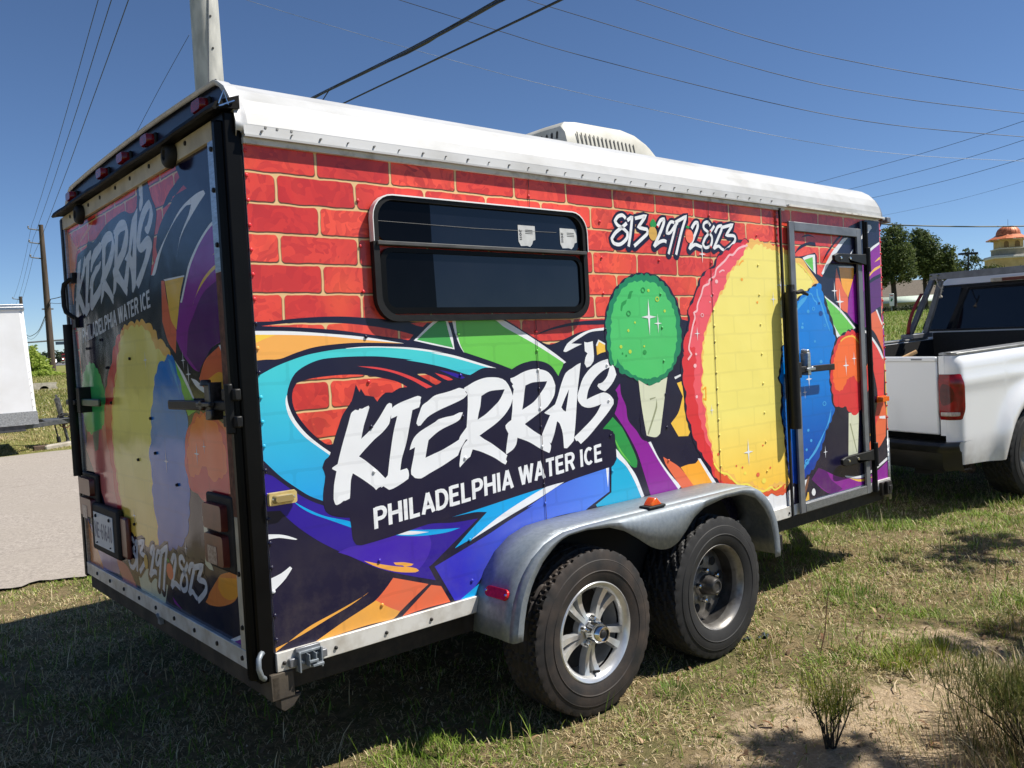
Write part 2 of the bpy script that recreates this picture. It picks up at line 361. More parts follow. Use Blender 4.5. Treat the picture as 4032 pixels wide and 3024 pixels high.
# ------------------------------------------------------------------ outlines of the printed wrap, in millimetres on the trailer's side (x,z) and rear door (y,z)
ART = [('side','navy',0,[(-3,1127),(55,1127),(132,1135),(230,1140),(318,1140),(400,1135),(469,1130),(684,1111),(857,1118),(979,1131),(1035,1124),(1136,1074),(1220,1032),(1281,1012),(1368,1032),(1466,1060),(1616,1075),(1618,1110),(1918,1105),(2156,1104),(2226,1094),(2221,869),(2295,507),(2369,315),(2547,240),(3005,169),(2940,141),(3012,2),(3007,-7),(1878,80),(804,0),(-8,6),(-4,203),(-2,444),(-6,650),(-18,909)]),
('side','brick',1,[(22,1113),(79,1118),(135,1121),(265,1119),(350,1114),(457,1101),(548,1084),(603,1070),(583,1052),(567,1054),(445,1072),(301,1093),(165,1105),(79,1110)]),
('side','brick',0,[(595,1113),(669,1114),(647,1098),(619,1103)]),
('side','white',1,[(-5,1098),(121,1094),(254,1083),(395,1068),(561,1040),(494,1044),(394,1056),(253,1072),(120,1081),(-6,1085)]),
('side','orange',0,[(-5,1086),(120,1082),(253,1074),(395,1058),(557,1040),(394,1048),(298,1047),(205,1039),(137,1023),(78,1005),(30,1005),(-4,1003)]),
('side','yellow',0,[(-5,1086),(69,1083),(34,1073),(-4,1058)]),
('side','white',1,[(320,1031),(393,1034),(483,1031),(597,1023),(733,1002),(677,1009),(788,986),(929,945),(1046,910),(964,914),(844,949),(731,977),(621,993),(568,1002),(543,1003),(392,1018)]),
('side','cyan',0,[(-1,953),(18,962),(62,981),(114,998),(181,1015),(273,1027),(344,1030),(417,1030),(482,1027),(597,1016),(733,995),(676,1001),(788,976),(904,944),(1014,914),(963,909),(854,909),(796,925),(728,945),(651,963),(566,979),(594,979),(465,996),(371,1001),(285,1001),(220,996),(165,978),(128,955),(107,924),(94,885),(94,849),(106,812),(138,768),(183,722),(240,677),(219,648),(213,561),(200,521),(153,545),(107,579),(58,620),(19,661),(-5,688),(-2,829),(-2,908)]),
('side','white',1,[(95,887),(90,877),(88,857),(95,821),(113,787),(149,742),(200,700),(238,670),(242,679),(201,711),(154,754),(118,802),(100,844),(95,869)]),
('side','brick',0,[(112,876),(118,903),(132,923),(180,934),(244,939),(314,940),(386,935),(460,920),(525,902),(571,877),(534,875),(497,866),(471,868),(445,851),(434,838),(420,857),(386,864),(371,889),(365,877),(352,904),(331,847),(306,819),(278,763),(251,708),(228,709),(193,736),(160,770),(132,809),(116,843)]),
('side','redflame',1,[(364,967),(437,960),(513,943),(590,916),(674,875),(654,862),(630,880),(578,908),(487,942)]),
('side','brick',1,[(611,926),(643,925),(681,909),(716,891),(690,881),(658,899),(613,923)]),
('side','redflame',0,[(688,926),(743,910),(771,896),(747,894),(714,909)]),
('side','violet',0,[(708,936),(784,919),(829,900),(805,897),(755,916)]),
('side','white',0,[(704,1122),(761,1122),(778,1068),(786,1010),(692,1029),(603,1049)]),
('side','green2',0,[(717,1118),(753,1117),(765,1064),(780,1016),(692,1035),(617,1051)]),
('side','white',0,[(782,1121),(810,1121),(799,1091),(827,1039),(837,1005),(830,996),(814,1018),(792,1072)]),
('side','white',0,[(966,1126),(1019,1124),(1167,1052),(1300,978),(1370,934),(1357,928),(1205,1004),(1039,1083)]),
('side','green',0,[(799,1121),(976,1124),(1039,1089),(1205,1012),(1356,932),(1341,904),(1321,878),(1282,922),(1228,943),(1160,946),(1106,936),(1066,920),(967,955),(830,998),(815,1025),(801,1077)]),
('side','violet',0,[(-2,640),(25,630),(66,595),(112,557),(159,526),(201,505),(207,484),(227,467),(268,453),(300,447),(300,409),(305,370),(331,346),(466,352),(611,370),(736,356),(852,352),(731,281),(625,218),(611,213),(639,157),(509,204),(396,252),(290,315),(190,379),(118,436),(72,481),(46,513),(-1,518),(-4,578)]),
('side','violet2',0,[(244,338),(293,348),(331,346),(466,355),(580,370),(616,333),(628,300),(616,261),(585,226),(557,209),(452,233),(343,285),(285,318)]),
('side','bluebright',1,[(95,535),(147,500),(206,468),(301,433),(302,412),(226,450),(156,485),(114,515)]),
('side','bluebright',1,[(468,357),(520,364),(610,351),(703,338),(765,331),(702,325),(608,330),(530,342)]),
('side','white',1,[(478,357),(531,360),(621,341),(548,344)]),
('side','gold',1,[(342,289),(397,268),(453,249),(505,234),(498,241),(471,248),(461,259),(506,251),(545,237),(534,232),(511,235),(555,219),(567,208),(551,205),(480,221),(418,245),(375,267)]),
('side','coral',0,[(456,205),(605,150),(538,114),(476,78),(449,61),(332,123),(377,141),(419,171)]),
('side','gold',0,[(380,141),(432,104),(476,79),(448,60),(338,63),(220,59),(142,58),(243,96),(320,121)]),
('side','coral',0,[(617,144),(661,130),(699,62),(589,64),(484,59)]),
('side','gold',1,[(352,176),(335,168),(225,139),(121,113),(40,79),(-4,59),(-4,72),(85,90),(203,125),(279,147)]),
('side','white',1,[(-3,444),(36,437),(68,426),(99,410),(92,409),(35,426),(-2,427)]),
('side','white',0,[(-4,300),(36,310),(67,326),(74,318),(50,290),(24,270),(-5,251)]),
('side','blue',0,[(637,208),(734,235),(899,282),(1001,316),(1144,359),(1104,353),(1273,413),(1346,428),(1405,436),(1602,455),(1596,348),(1455,297),(1442,290),(1172,281),(919,170),(822,94),(814,51),(719,62)]),
('side','white',0,[(1581,454),(1600,454),(1588,367)]),
('side','bluebright',0,[(708,378),(811,393),(1121,415),(1320,429),(1152,375),(1002,334),(882,298),(733,258),(806,309),(898,370),(837,379)]),
('side','white',0,[(1210,421),(1322,429),(1152,375),(1002,333),(805,273),(980,351)]),
('side','bluebright',0,[(748,60),(845,102),(822,53)]),
('side','cyan2',0,[(1652,505),(1689,474),(1732,420),(1771,360),(1805,291),(1685,285),(1512,293),(1506,303),(1608,343),(1617,454),(1639,471)]),
('side','white',1,[(1651,534),(1684,504),(1734,449),(1781,389),(1827,293),(1807,288),(1765,371),(1712,447),(1653,497)]),
('side','leaf',0,[(1637,680),(1670,650),(1703,618),(1761,524),(1790,462),(1785,433),(1766,433),(1734,454),(1667,520),(1647,576),(1639,613),(1570,626)]),
('side','green',1,[(1647,580),(1688,518),(1749,452),(1701,492),(1662,540)]),
('side','purple',0,[(1700,822),(1704,773),(1732,718),(1742,654),(1796,599),(1830,556),(1874,536),(1973,414),(2093,294),(1978,265),(1871,291),(1827,412),(1789,506),(1724,606),(1655,690),(1685,755),(1668,795)]),
('side','white',0,[(1873,538),(1891,539),(1945,453),(2018,372),(2098,300),(2076,288),(1958,421)]),
('side','coral',0,[(1975,457),(2023,433),(2096,390),(2201,290),(2109,282),(2034,367),(1990,422)]),
('side','orange2',0,[(2101,392),(2159,398),(2218,397),(2245,416),(2310,349),(2375,277),(2278,279),(2197,286)]),
('side','white',0,[(2237,418),(2258,415),(2377,278),(2348,278)]),
('side','gold2',0,[(2103,799),(2140,805),(2146,768),(2161,636),(2190,559),(2170,536),(2096,542),(2044,610),(2104,657),(2143,732)]),
('side','white',0,[(2085,829),(2147,843),(2151,835),(2092,818)]),
('side','gold2',0,[(1559,1000),(1575,1021),(1623,1000),(1630,970),(1589,965),(1561,956)]),
('side','white',0,[(1557,1000),(1574,1024),(1625,1002),(1619,997),(1577,1015),(1564,994)]),
('side','white',1,[(1357,981),(1381,1011),(1450,1046),(1527,1068),(1614,1076),(1613,1064),(1526,1058),(1464,1036),(1407,1012),(1471,1008),(1427,995),(1371,977)]),
('side','white',0,[(2794,145),(2877,150),(3003,134),(3024,-1),(2880,58)]),
('side','navy',1,[(1205,1053),(1250,1069),(1343,1090),(1469,1106),(1627,1110),(1622,1091),(1453,1090),(1307,1075)]),
('side','navy',0,[(251,711),(234,667),(216,657),(205,633),(214,603),(205,563),(200,522),(208,487),(202,515),(208,486),(232,467),(271,456),(277,468),(295,460),(300,418),(303,373),(315,351),(336,345),(466,354),(617,370),(838,387),(1121,415),(1405,438),(1590,455),(1631,461),(1653,486),(1652,530),(1649,597),(1619,622),(1572,629),(1647,682),(1679,737),(1679,781),(1664,799),(1713,856),(1664,914),(1627,946),(1517,942),(1368,928),(1338,904),(1321,878),(1282,922),(1228,944),(1160,947),(1066,920),(928,933),(854,909),(770,883),(695,878),(612,865),(654,863),(630,880),(529,880),(497,866),(471,868),(434,838),(420,857),(386,864),(306,819),(274,763)]),
('logo','white',0,[(334,812),(344,817),(356,814),(361,820),(371,818),(381,822),(398,827),(400,820),(386,787),(374,760),(360,714),(402,744),(435,778),(473,825),(484,830),(493,826),(493,808),(483,774),(476,754),(446,727),(415,708),(373,676),(347,654),(370,638),(394,617),(417,597),(446,566),(431,537),(418,535),(407,528),(398,539),(356,573),(319,599),(310,577),(304,531),(301,514),(284,509),(277,510),(265,503),(251,499),(245,502),(240,520),(244,565),(250,590),(257,614),(241,624),(243,629),(263,638),(271,662),(289,711),(312,768),(326,805)]),
('logo','white',0,[(489,808),(504,818),(531,828),(574,839),(606,846),(621,841),(616,827),(616,820),(609,804),(579,796),(565,748),(544,679),(521,624),(512,584),(540,588),(546,580),(548,562),(544,549),(515,536),(478,523),(460,521),(438,537),(428,533),(442,563),(450,566),(459,574),(472,638),(492,720),(513,781),(486,773)]),
('logo','white',0,[(673,838),(690,844),(739,851),(779,859),(797,863),(812,859),(835,855),(825,846),(836,836),(815,821),(776,808),(729,795),(689,783),(643,764),(611,737),(600,736),(593,746),(599,763),(612,789),(624,810),(647,822)]),
('logo','white',0,[(678,744),(692,752),(732,758),(761,760),(791,769),(808,768),(801,756),(792,743),(771,733),(712,716),(677,701),(642,679),(632,646),(624,616),(666,627),(707,638),(783,667),(796,684),(819,668),(786,629),(773,607),(702,578),(634,555),(600,543),(573,548),(558,563),(558,579),(574,631),(581,660),(557,652),(563,668),(578,694),(607,715)]),
('logo','white',0,[(820,861),(845,871),(876,883),(931,894),(993,890),(1030,874),(1053,840),(1064,810),(1049,776),(1014,740),(974,714),(942,698),(910,684),(882,671),(908,653),(938,636),(979,607),(1017,579),(1009,564),(1014,554),(1005,543),(988,552),(952,576),(886,608),(845,622),(831,595),(816,588),(794,572),(779,560),(778,574),(796,637),(824,662),(783,669),(790,680),(822,710),(833,789),(836,836)]),
('logo','white',0,[(1055,884),(1076,888),(1124,905),(1164,913),(1198,914),(1252,903),(1285,876),(1300,839),(1290,798),(1249,755),(1213,738),(1177,721),(1118,694),(1166,661),(1212,634),(1245,612),(1257,591),(1253,573),(1245,561),(1201,582),(1136,619),(1075,643),(1067,617),(1049,599),(1032,591),(1013,583),(1011,593),(1020,632),(1029,665),(1017,686),(1016,698),(1028,707),(1048,717),(1057,761),(1061,805),(1070,839),(1061,854),(1068,859),(1056,872)]),
('logo','white',0,[(1457,927),(1433,920),(1402,906),(1365,889),(1334,842),(1311,792),(1292,760),(1229,731),(1236,726),(1261,718),(1228,670),(1205,634),(1225,620),(1258,600),(1278,635),(1299,689),(1313,678),(1328,635),(1331,572),(1349,569),(1371,583),(1391,597),(1408,679),(1429,809),(1444,872)]),
('logo','white',0,[(1626,936),(1663,903),(1679,864),(1658,835),(1624,807),(1600,794),(1569,805),(1553,821),(1559,830),(1587,835),(1620,862),(1637,899),(1591,885),(1534,851),(1494,805),(1482,767),(1536,781),(1591,790),(1630,776),(1652,753),(1651,734),(1608,696),(1542,648),(1485,608),(1432,578),(1416,594),(1405,594),(1394,611),(1419,625),(1497,671),(1542,705),(1572,740),(1533,732),(1487,730),(1450,742),(1429,765),(1427,788),(1440,814),(1466,860),(1514,900),(1570,925)]),
('logo','white',0,[(1485,1017),(1504,1013),(1538,1018),(1541,952),(1536,930),(1515,911),(1492,905),(1480,923),(1488,949),(1502,966),(1486,976)]),
('logo','navy',0,[(902,824),(946,840),(1022,842),(1007,819),(987,796),(921,753),(877,734),(885,761),(894,784)]),
('logo','navy',0,[(1133,850),(1174,860),(1254,860),(1241,840),(1222,821),(1175,781),(1109,753),(1118,786),(1125,820)]),
('logo','navy',0,[(1378,818),(1369,782),(1353,725),(1339,732),(1328,745),(1349,778)]),
('scoop','navyS',1,[(1901,1324),(1972,1316),(2045,1286),(2095,1243),(2132,1194),(2154,1132),(2167,1059),(2165,1002),(2144,941),(2122,889),(2062,845),(2004,821),(1994,783),(1974,571),(1937,547),(1839,568),(1825,634),(1850,813),(1764,847),(1703,863),(1661,911),(1639,903),(1618,981),(1618,1052),(1621,1114),(1643,1170),(1682,1233),(1739,1279),(1814,1312)]),
('scoop','greenS3',1,[(1900,1316),(1972,1308),(2036,1276),(2081,1238),(2117,1189),(2138,1132),(2151,1060),(2151,1003),(2132,946),(2072,871),(2005,828),(1910,806),(1850,818),(1764,855),(1718,865),(1671,910),(1649,903),(1631,980),(1629,1052),(1632,1113),(1655,1170),(1694,1230),(1747,1273),(1813,1303)]),
('scoop','greenS',1,[(1897,1284),(1969,1275),(2022,1250),(2062,1204),(2095,1164),(2112,1117),(2115,1055),(2116,1004),(2095,953),(2073,891),(2007,854),(1912,829),(1837,843),(1765,872),(1724,898),(1691,934),(1668,902),(1653,979),(1658,1051),(1666,1113),(1681,1161),(1720,1218),(1766,1257),(1819,1278)]),
('scoop','leaf',1,[(1777,1204),(1794,1236),(1820,1239),(1808,1226),(1799,1204)]),
('scoop','leaf',1,[(1726,1151),(1736,1185),(1773,1199),(1764,1180),(1745,1170),(1736,1146)]),
('scoop','paper',0,[(1825,831),(1894,800),(1941,807),(2033,832),(2017,777),(1969,602),(1960,570),(1933,556),(1891,562),(1863,571),(1851,633),(1836,724)]),
('scoop','greenS3',0,[(1851,832),(1889,828),(1943,832),(1997,834),(1989,822),(1969,816),(1945,811),(1926,816),(1902,803),(1887,813),(1865,821)]),
('scoop','paperdk',0,[(1870,578),(1936,696),(1945,736),(1948,695),(1877,571)]),
('scoop','paperdk',0,[(1897,740),(1940,744),(1939,739),(1900,732)]),
('scoop','navyS',1,[(2749,1515),(2666,1507),(2578,1470),(2478,1425),(2429,1367),(2356,1338),(2309,1290),(2279,1237),(2232,1179),(2208,1132),(2215,1090),(2189,1043),(2159,982),(2149,920),(2150,950),(2136,836),(2154,746),(2155,652),(2189,550),(2239,452),(2300,391),(2343,321),(2410,265),(2639,199),(2897,267),(3000,905),(2914,1386)]),
('scoop','redS',1,[(2753,1507),(2665,1497),(2587,1462),(2491,1418),(2442,1362),(2369,1333),(2322,1285),(2292,1231),(2245,1179),(2220,1132),(2230,1089),(2201,1043),(2171,981),(2161,919),(2164,949),(2151,835),(2169,751),(2170,651),(2205,553),(2257,452),(2313,395),(2360,321),(2437,262),(2640,205),(2754,401),(2794,913),(2914,1386)]),
('scoop','pinkS',1,[(2727,1486),(2663,1465),(2593,1427),(2517,1391),(2459,1352),(2402,1302),(2346,1264),(2325,1210),(2286,1163),(2266,1115),(2273,1094),(2243,1042),(2217,974),(2257,961),(2255,882),(2234,778),(2250,697),(2269,616),(2297,533),(2344,448),(2419,384),(2656,412),(2794,913),(2812,1383)]),
('scoop','coral2',0,[(2358,403),(2369,320),(2420,280),(2483,261),(2573,214),(2641,216),(2716,176),(2794,146),(2877,150),(2938,129),(3016,138),(3015,142),(3081,168),(3089,183),(3004,227),(2958,377),(2561,423)]),
('scoop','yellowO',0,[(2750,1504),(2720,1459),(2707,1425),(2658,1406),(2612,1366),(2559,1337),(2535,1277),(2486,1233),(2451,1194),(2427,1146),(2388,1119),(2381,1087),(2347,1050),(2330,997),(2309,945),(2313,891),(2311,933),(2309,853),(2293,763),(2301,699),(2319,638),(2317,558),(2346,485),(2363,418),(2364,369),(2415,330),(2494,287),(2575,236),(2661,230),(2786,172),(2879,182),(3012,180),(2988,165),(3064,174),(3038,846),(3204,1141),(3387,1282),(3460,1299),(3415,1332),(3338,1386),(3273,1436),(3184,1439),(3105,1481),(3031,1490),(2943,1500),(2881,1495),(2976,1517),(2912,1498),(2882,1506),(2813,1522)]),
('scoop','yellowS',0,[(2735,1468),(2699,1436),(2657,1390),(2607,1355),(2567,1321),(2534,1266),(2475,1211),(2441,1178),(2415,1130),(2394,1092),(2355,1039),(2328,971),(2317,891),(2319,932),(2312,837),(2304,730),(2332,637),(2334,556),(2359,473),(2375,390),(2443,338),(2514,306),(2586,252),(2672,245),(2787,189),(2881,205),(2997,200),(2979,192),(3049,202),(3038,846),(3204,1141),(3364,1276),(3378,1313),(3301,1360),(3247,1389),(3193,1418),(3087,1456),(3028,1460),(2940,1474),(2878,1466),(2921,1478),(2851,1496),(2779,1470)]),
('door','navy',0,[(3798,1632),(3879,1662),(4016,1697),(4205,1700),(4212,1699),(4202,1408),(4194,1134),(4197,832),(4266,424),(4249,321),(4179,46),(3980,37),(3616,34),(3156,56),(3016,8),(3012,143),(3062,213),(3091,441),(3415,810),(3428,1202),(3460,1302),(3487,1333),(3528,1400),(3595,1468),(3715,1556)]),
('door','white',1,[(3807,1579),(3741,1567),(3674,1526),(3615,1488),(3542,1423),(3479,1355),(3495,1347),(3565,1407),(3671,1487),(3752,1545)]),
('door','navy',1,[(3704,1585),(3612,1526),(3547,1479),(3491,1415),(3545,1460),(3624,1520),(3683,1558),(3730,1581)]),
('door','navy',1,[(3277,1554),(3318,1570),(3364,1575),(3428,1560),(3364,1566)]),
('door','navy',1,[(3196,1457),(3250,1502),(3343,1530),(3425,1531),(3429,1511),(3348,1515),(3254,1487)]),
('door','navy',0,[(3173,1444),(3274,1448),(3415,1473),(3435,1457),(3431,1351),(3487,1333),(3459,1289),(3337,1383),(3273,1433),(3178,1434)]),
('door','white',0,[(3279,1439),(3343,1456),(3416,1462),(3416,1348),(3338,1392)]),
('door','green',0,[(3297,1427),(3389,1447),(3392,1362),(3339,1398)]),
('door','white',1,[(4000,1659),(4097,1672),(4112,1652),(4051,1615),(3937,1560),(3918,1566),(3981,1602)]),
('door','white',0,[(3811,1470),(3860,1511),(3863,1501),(3824,1469)]),
('door','white',0,[(3485,1241),(3525,1214),(3681,1144),(3856,1028),(3799,1014),(3629,973),(3561,1056),(3522,1170)]),
('door','green',0,[(3507,1214),(3668,1133),(3833,1026),(3760,1015),(3665,984),(3587,1062),(3533,1164)]),
('door','coral',0,[(3651,1391),(3678,1337),(3712,1286),(3777,1212),(3769,1118),(3688,1147),(3648,1202),(3633,1291)]),
('door','white',0,[(3671,1401),(3858,1406),(3863,1393),(3695,1389)]),
('door','orange2',0,[(3683,1395),(3860,1396),(3853,1340),(3777,1215),(3712,1286)]),
('door','purple',0,[(4018,1473),(4098,1517),(4208,1565),(4204,1340),(4199,1165),(4123,1141),(4013,1082),(3981,1029),(3856,1057),(3762,1118),(3790,1222),(3852,1333),(3924,1401)]),
('door','purpled',0,[(4016,1283),(4082,1324),(4204,1346),(4199,1163),(4123,1141),(4013,1082),(3975,1029),(3882,1057),(3921,1202)]),
('door','white',0,[(4012,1483),(4099,1532),(4205,1571),(4205,1557),(4098,1512),(4022,1470)]),
('door','gold2',1,[(4207,1423),(4116,1396),(4006,1326),(4012,1315),(4100,1372),(4205,1409)]),
('door','gold2',0,[(4127,1438),(4186,1469),(4205,1476),(4200,1459)]),
('door','navy',1,[(4010,1289),(4083,1337),(4208,1370),(4209,1347),(4096,1317)]),
('door','coral',0,[(4137,1134),(4194,1052),(4201,869),(4097,992),(3989,1042),(4013,1082),(4065,1115)]),
('door','white',0,[(4120,1138),(4140,1139),(4204,1046),(4194,1038)]),
('door','redflame',0,[(4007,1001),(4104,914),(4197,825),(4201,770),(4182,550),(4195,512),(4109,409),(3999,354),(4089,542),(4097,629),(4049,778),(3996,867)]),
('door','white',0,[(3910,1031),(4026,989),(4152,895),(4200,832),(4185,822),(4110,904),(4012,978),(3916,1013)]),
('door','coral',0,[(4183,553),(4205,489),(4187,327),(4097,267),(3982,240),(3956,286),(4013,353),(4097,454)]),
('door','white',0,[(4113,461),(4190,458),(4192,438),(4115,447)]),
('door','gold2',0,[(3986,377),(4017,396),(3999,354),(3980,349)]),
('door','purple',0,[(3644,132),(3860,99),(4054,120),(4197,167),(4191,58),(3957,33),(3840,39),(3484,57),(3273,171),(3355,228),(3443,195),(3558,152)]),
('door','purpled',0,[(3273,171),(3355,228),(3443,195),(3491,141),(3619,68),(3484,57)]),
('door','white',1,[(3649,143),(3847,118),(4041,147),(4196,191),(4197,172),(4040,130),(3860,101),(3672,129)]),
('door','gold2',1,[(3692,124),(3831,96),(4037,91),(3844,80)]),
('door','white',0,[(3165,165),(3255,196),(3217,132),(3163,72)]),
('door','brown',0,[(3234,189),(3255,196),(3222,125),(3167,67),(3164,81)]),
('door','gold2',0,[(3192,54),(3219,86),(3227,105),(3239,103),(3242,60)]),
('door','white',1,[(3270,98),(3284,116),(3302,114),(3313,92),(3299,75),(3278,81)]),
('door','white',0,[(3015,136),(3087,158),(3076,30),(3017,27)]),
('door','navyS',1,[(3479,1311),(3412,1292),(3328,1260),(3227,1217),(3168,1171),(3152,1111),(3140,962),(3030,947),(3014,877),(2980,778),(2974,776),(3002,704),(2986,566),(3008,488),(3026,275),(3058,165),(3171,168),(3357,250),(3488,427),(3545,490),(3592,568),(3589,698),(3596,780),(3591,884),(3627,946),(3608,1017),(3576,1088),(3533,1158),(3498,1246)]),
('door','blueS',1,[(3460,1299),(3411,1282),(3327,1251),(3232,1208),(3182,1171),(3169,1111),(3157,961),(3046,941),(3030,876),(2995,778),(2991,775),(3025,703),(3003,565),(3025,486),(3043,273),(3073,174),(3166,182),(3332,256),(3455,430),(3519,492),(3565,570),(3549,701),(3543,783),(3557,853),(3613,927),(3583,1011),(3551,1082),(3508,1151),(3480,1246)]),
('door','blueS2',1,[(3325,1232),(3266,1208),(3207,1168),(3193,1135),(3240,1165),(3288,1195)]),
('door','blueS2',1,[(3415,1264),(3430,1227),(3473,1170),(3504,1101),(3546,1015),(3524,1044),(3486,1108),(3455,1171),(3418,1220)]),
('door','blueS2',1,[(3525,560),(3506,493),(3449,438),(3351,334),(3247,273),(3174,211),(3197,260),(3300,320),(3408,408),(3471,469)]),
('door','navyS',1,[(3787,1021),(3681,991),(3603,952),(3557,885),(3528,823),(3517,735),(3518,717),(3546,578),(3590,547),(3640,495),(3721,474),(3702,252),(3822,252),(3863,489),(3893,501),(3998,615),(4053,741),(4055,850),(3971,734),(3971,902),(3929,976),(3855,1013)]),
('door','paper',0,[(3727,515),(3854,511),(3818,259),(3703,257)]),
('door','paperdk',0,[(3733,451),(3802,268),(3813,267),(3747,450)]),
('door','redS',1,[(3786,1010),(3687,982),(3617,946),(3575,884),(3545,822),(3535,734),(3537,715),(3566,584),(3611,558),(3686,560),(3738,521),(3779,503),(3866,517),(3968,617),(4031,743),(4032,851),(3950,735),(3950,903),(3913,969),(3849,1003)]),
('door','orangeS',1,[(3784,984),(3705,966),(3641,933),(3610,889),(3569,821),(3566,732),(3564,714),(3600,663),(3668,666),(3734,724),(3812,733),(3859,695),(3943,747),(3999,809),(3932,763),(3921,870),(3893,938),(3847,979)]),
('rear','navy',0,[(2148,1783),(136,1779),(150,1433),(113,1268),(145,691),(172,43),(2144,29),(2084,498),(2138,1336)]),
('rear','brick',0,[(2133,1726),(1557,1722),(896,1729),(522,1723),(484,1676),(611,1641),(688,1598),(636,1601),(451,1642),(424,1626),(566,1622),(586,1603),(677,1567),(758,1516),(786,1467),(775,1430),(899,1367),(1645,1383),(2090,1287),(1995,942),(2008,1093),(2029,1346)]),
('rear','orange3',0,[(2090,1716),(1937,1619),(1674,1670),(1613,1703),(1845,1644),(1964,1578),(2027,1403),(2074,1346),(2094,1486)]),
('rear','violet',0,[(2064,806),(1989,791),(2016,630),(2060,704)]),
('rear','white',1,[(270,1591),(256,1577),(335,1549),(464,1495),(526,1455),(569,1399),(516,1470),(419,1534),(390,1564),(450,1566),(585,1525),(717,1455),(816,1367),(862,1366),(774,1436),(621,1513),(497,1566),(356,1590)]),
('rear','redflame',0,[(793,1433),(773,1442),(852,1368),(889,1369)]),
('rear','purple',0,[(167,1471),(252,1458),(352,1415),(436,1361),(492,1307),(561,1236),(578,1216),(635,1107),(568,1042),(475,990),(420,977),(380,1017),(287,1058),(172,1081),(120,1229)]),
('rear','purpled',0,[(175,1285),(332,1249),(449,1172),(499,1131),(533,1040),(428,977),(287,1058),(172,1081),(120,1229)]),
('rear','white',1,[(169,1486),(251,1466),(358,1421),(451,1363),(500,1308),(561,1236),(545,1234),(484,1306),(432,1358),(345,1414),(246,1456),(167,1471)]),
('rear','gold2',1,[(168,1340),(263,1320),(355,1282),(459,1200),(389,1254),(280,1301),(165,1329)]),
('rear','gold2',0,[(170,1388),(228,1365),(175,1376)]),
('rear','coral',0,[(751,1334),(717,1330),(699,1247),(652,1187),(622,1132),(646,1051),(720,1099),(771,1179)]),
('rear','white',0,[(724,1336),(503,1329),(505,1322),(701,1326)]),
('rear','gold2',0,[(712,1329),(509,1324),(554,1269),(581,1215),(620,1138),(675,1185)]),
('rear','coral',0,[(219,1061),(164,1005),(161,893),(252,916),(363,893),(424,953),(356,1017)]),
('rear','orange2',0,[(242,973),(171,960),(161,893),(252,916),(345,904),(337,951)]),
('rear','white',0,[(226,1064),(208,1064),(172,1022),(180,1011)]),
('rear','coral',0,[(358,834),(242,801),(168,769),(171,577),(178,405),(204,379),(232,514),(202,688),(260,777)]),
('rear','green',0,[(660,1026),(566,961),(492,880),(452,844),(558,818),(627,918)]),
('rear','white',0,[(664,1027),(565,964),(486,883),(499,880),(584,955)]),
('rear','white',0,[(506,956),(450,947),(345,904),(362,896),(454,923)]),
('rear','lilac',0,[(2115,262),(1563,131),(1591,61),(1853,43),(2078,268)]),
('rear','orange3',0,[(2091,263),(1850,44),(1960,36),(2089,41)]),
('rear','coralP',0,[(1935,758),(1606,907),(1510,807),(1549,644),(1522,538),(1512,361),(1399,252),(1563,131),(1452,117),(1329,42),(1538,42),(1614,113),(1742,361),(1810,436),(2019,621)]),
('rear','paper',0,[(1303,111),(1172,155),(916,125),(963,45),(1276,46)]),
('rear','orange3',0,[(511,136),(460,180),(379,240),(341,264),(179,306),(177,233),(243,185),(361,147),(469,132)]),
('rear','orange2',0,[(364,250),(184,275),(177,233),(221,202),(288,184),(347,189),(377,213)]),
('rear','purple',0,[(871,88),(767,57),(849,65)]),
('rear','purple',0,[(287,43),(167,78),(172,48)]),
('rear','white',0,[(297,43),(165,93),(167,78),(265,43)]),
('rear','greenS',1,[(1873,1047),(1745,1028),(1651,947),(1616,845),(1702,748),(1888,706),(2003,740),(2023,841),(1998,967)]),
('rear','paperdk',0,[(1887,710),(1763,731),(1803,632),(1865,620)]),
('rear','redS',1,[(1407,1124),(1282,1180),(1185,1185),(1284,1067),(1409,959),(1480,770),(1490,617),(1467,388),(1460,313),(1549,372),(1584,533),(1629,648),(1655,765),(1606,907),(1548,977),(1478,1044)]),
('rear','yellowO',1,[(1282,1180),(1113,1198),(982,1193),(866,1152),(833,1117),(742,1087),(703,1046),(785,971),(888,852),(952,646),(974,439),(976,279),(1186,258),(1443,276),(1481,387),(1530,537),(1547,652),(1531,807),(1447,960),(1377,1070)]),
('rear','yellowS',1,[(1274,1161),(1117,1181),(988,1166),(912,1128),(880,1086),(769,1049),(752,1035),(824,972),(919,852),(983,645),(1006,435),(1007,282),(1184,265),(1428,286),(1467,388),(1509,538),(1534,653),(1510,807),(1429,960),(1357,1070)]),
('rear','blueS',1,[(707,1051),(752,1035),(845,1012),(908,953),(940,879),(974,837),(1000,713),(1041,642),(1019,573),(1031,468),(998,374),(997,276),(845,284),(684,339),(620,443),(596,572),(613,665),(571,793),(579,843),(616,930),(663,1013)]),
('rear','blueS2',1,[(733,1035),(698,1021),(656,956),(617,880),(645,918),(705,989)]),
('rear','redS',1,[(446,832),(527,800),(579,755),(622,665),(601,571),(558,543),(478,520),(349,526),(222,572),(195,689),(220,756),(270,806),(358,834)]),
('rear','orangeS',1,[(449,817),(512,788),(554,750),(595,666),(574,592),(495,610),(423,646),(368,596),(242,628),(224,687),(251,749),(295,794),(360,819)]),
('rear','paper',0,[(483,456),(445,426),(432,360),(444,310),(409,267),(452,267),(486,279),(474,363)]),
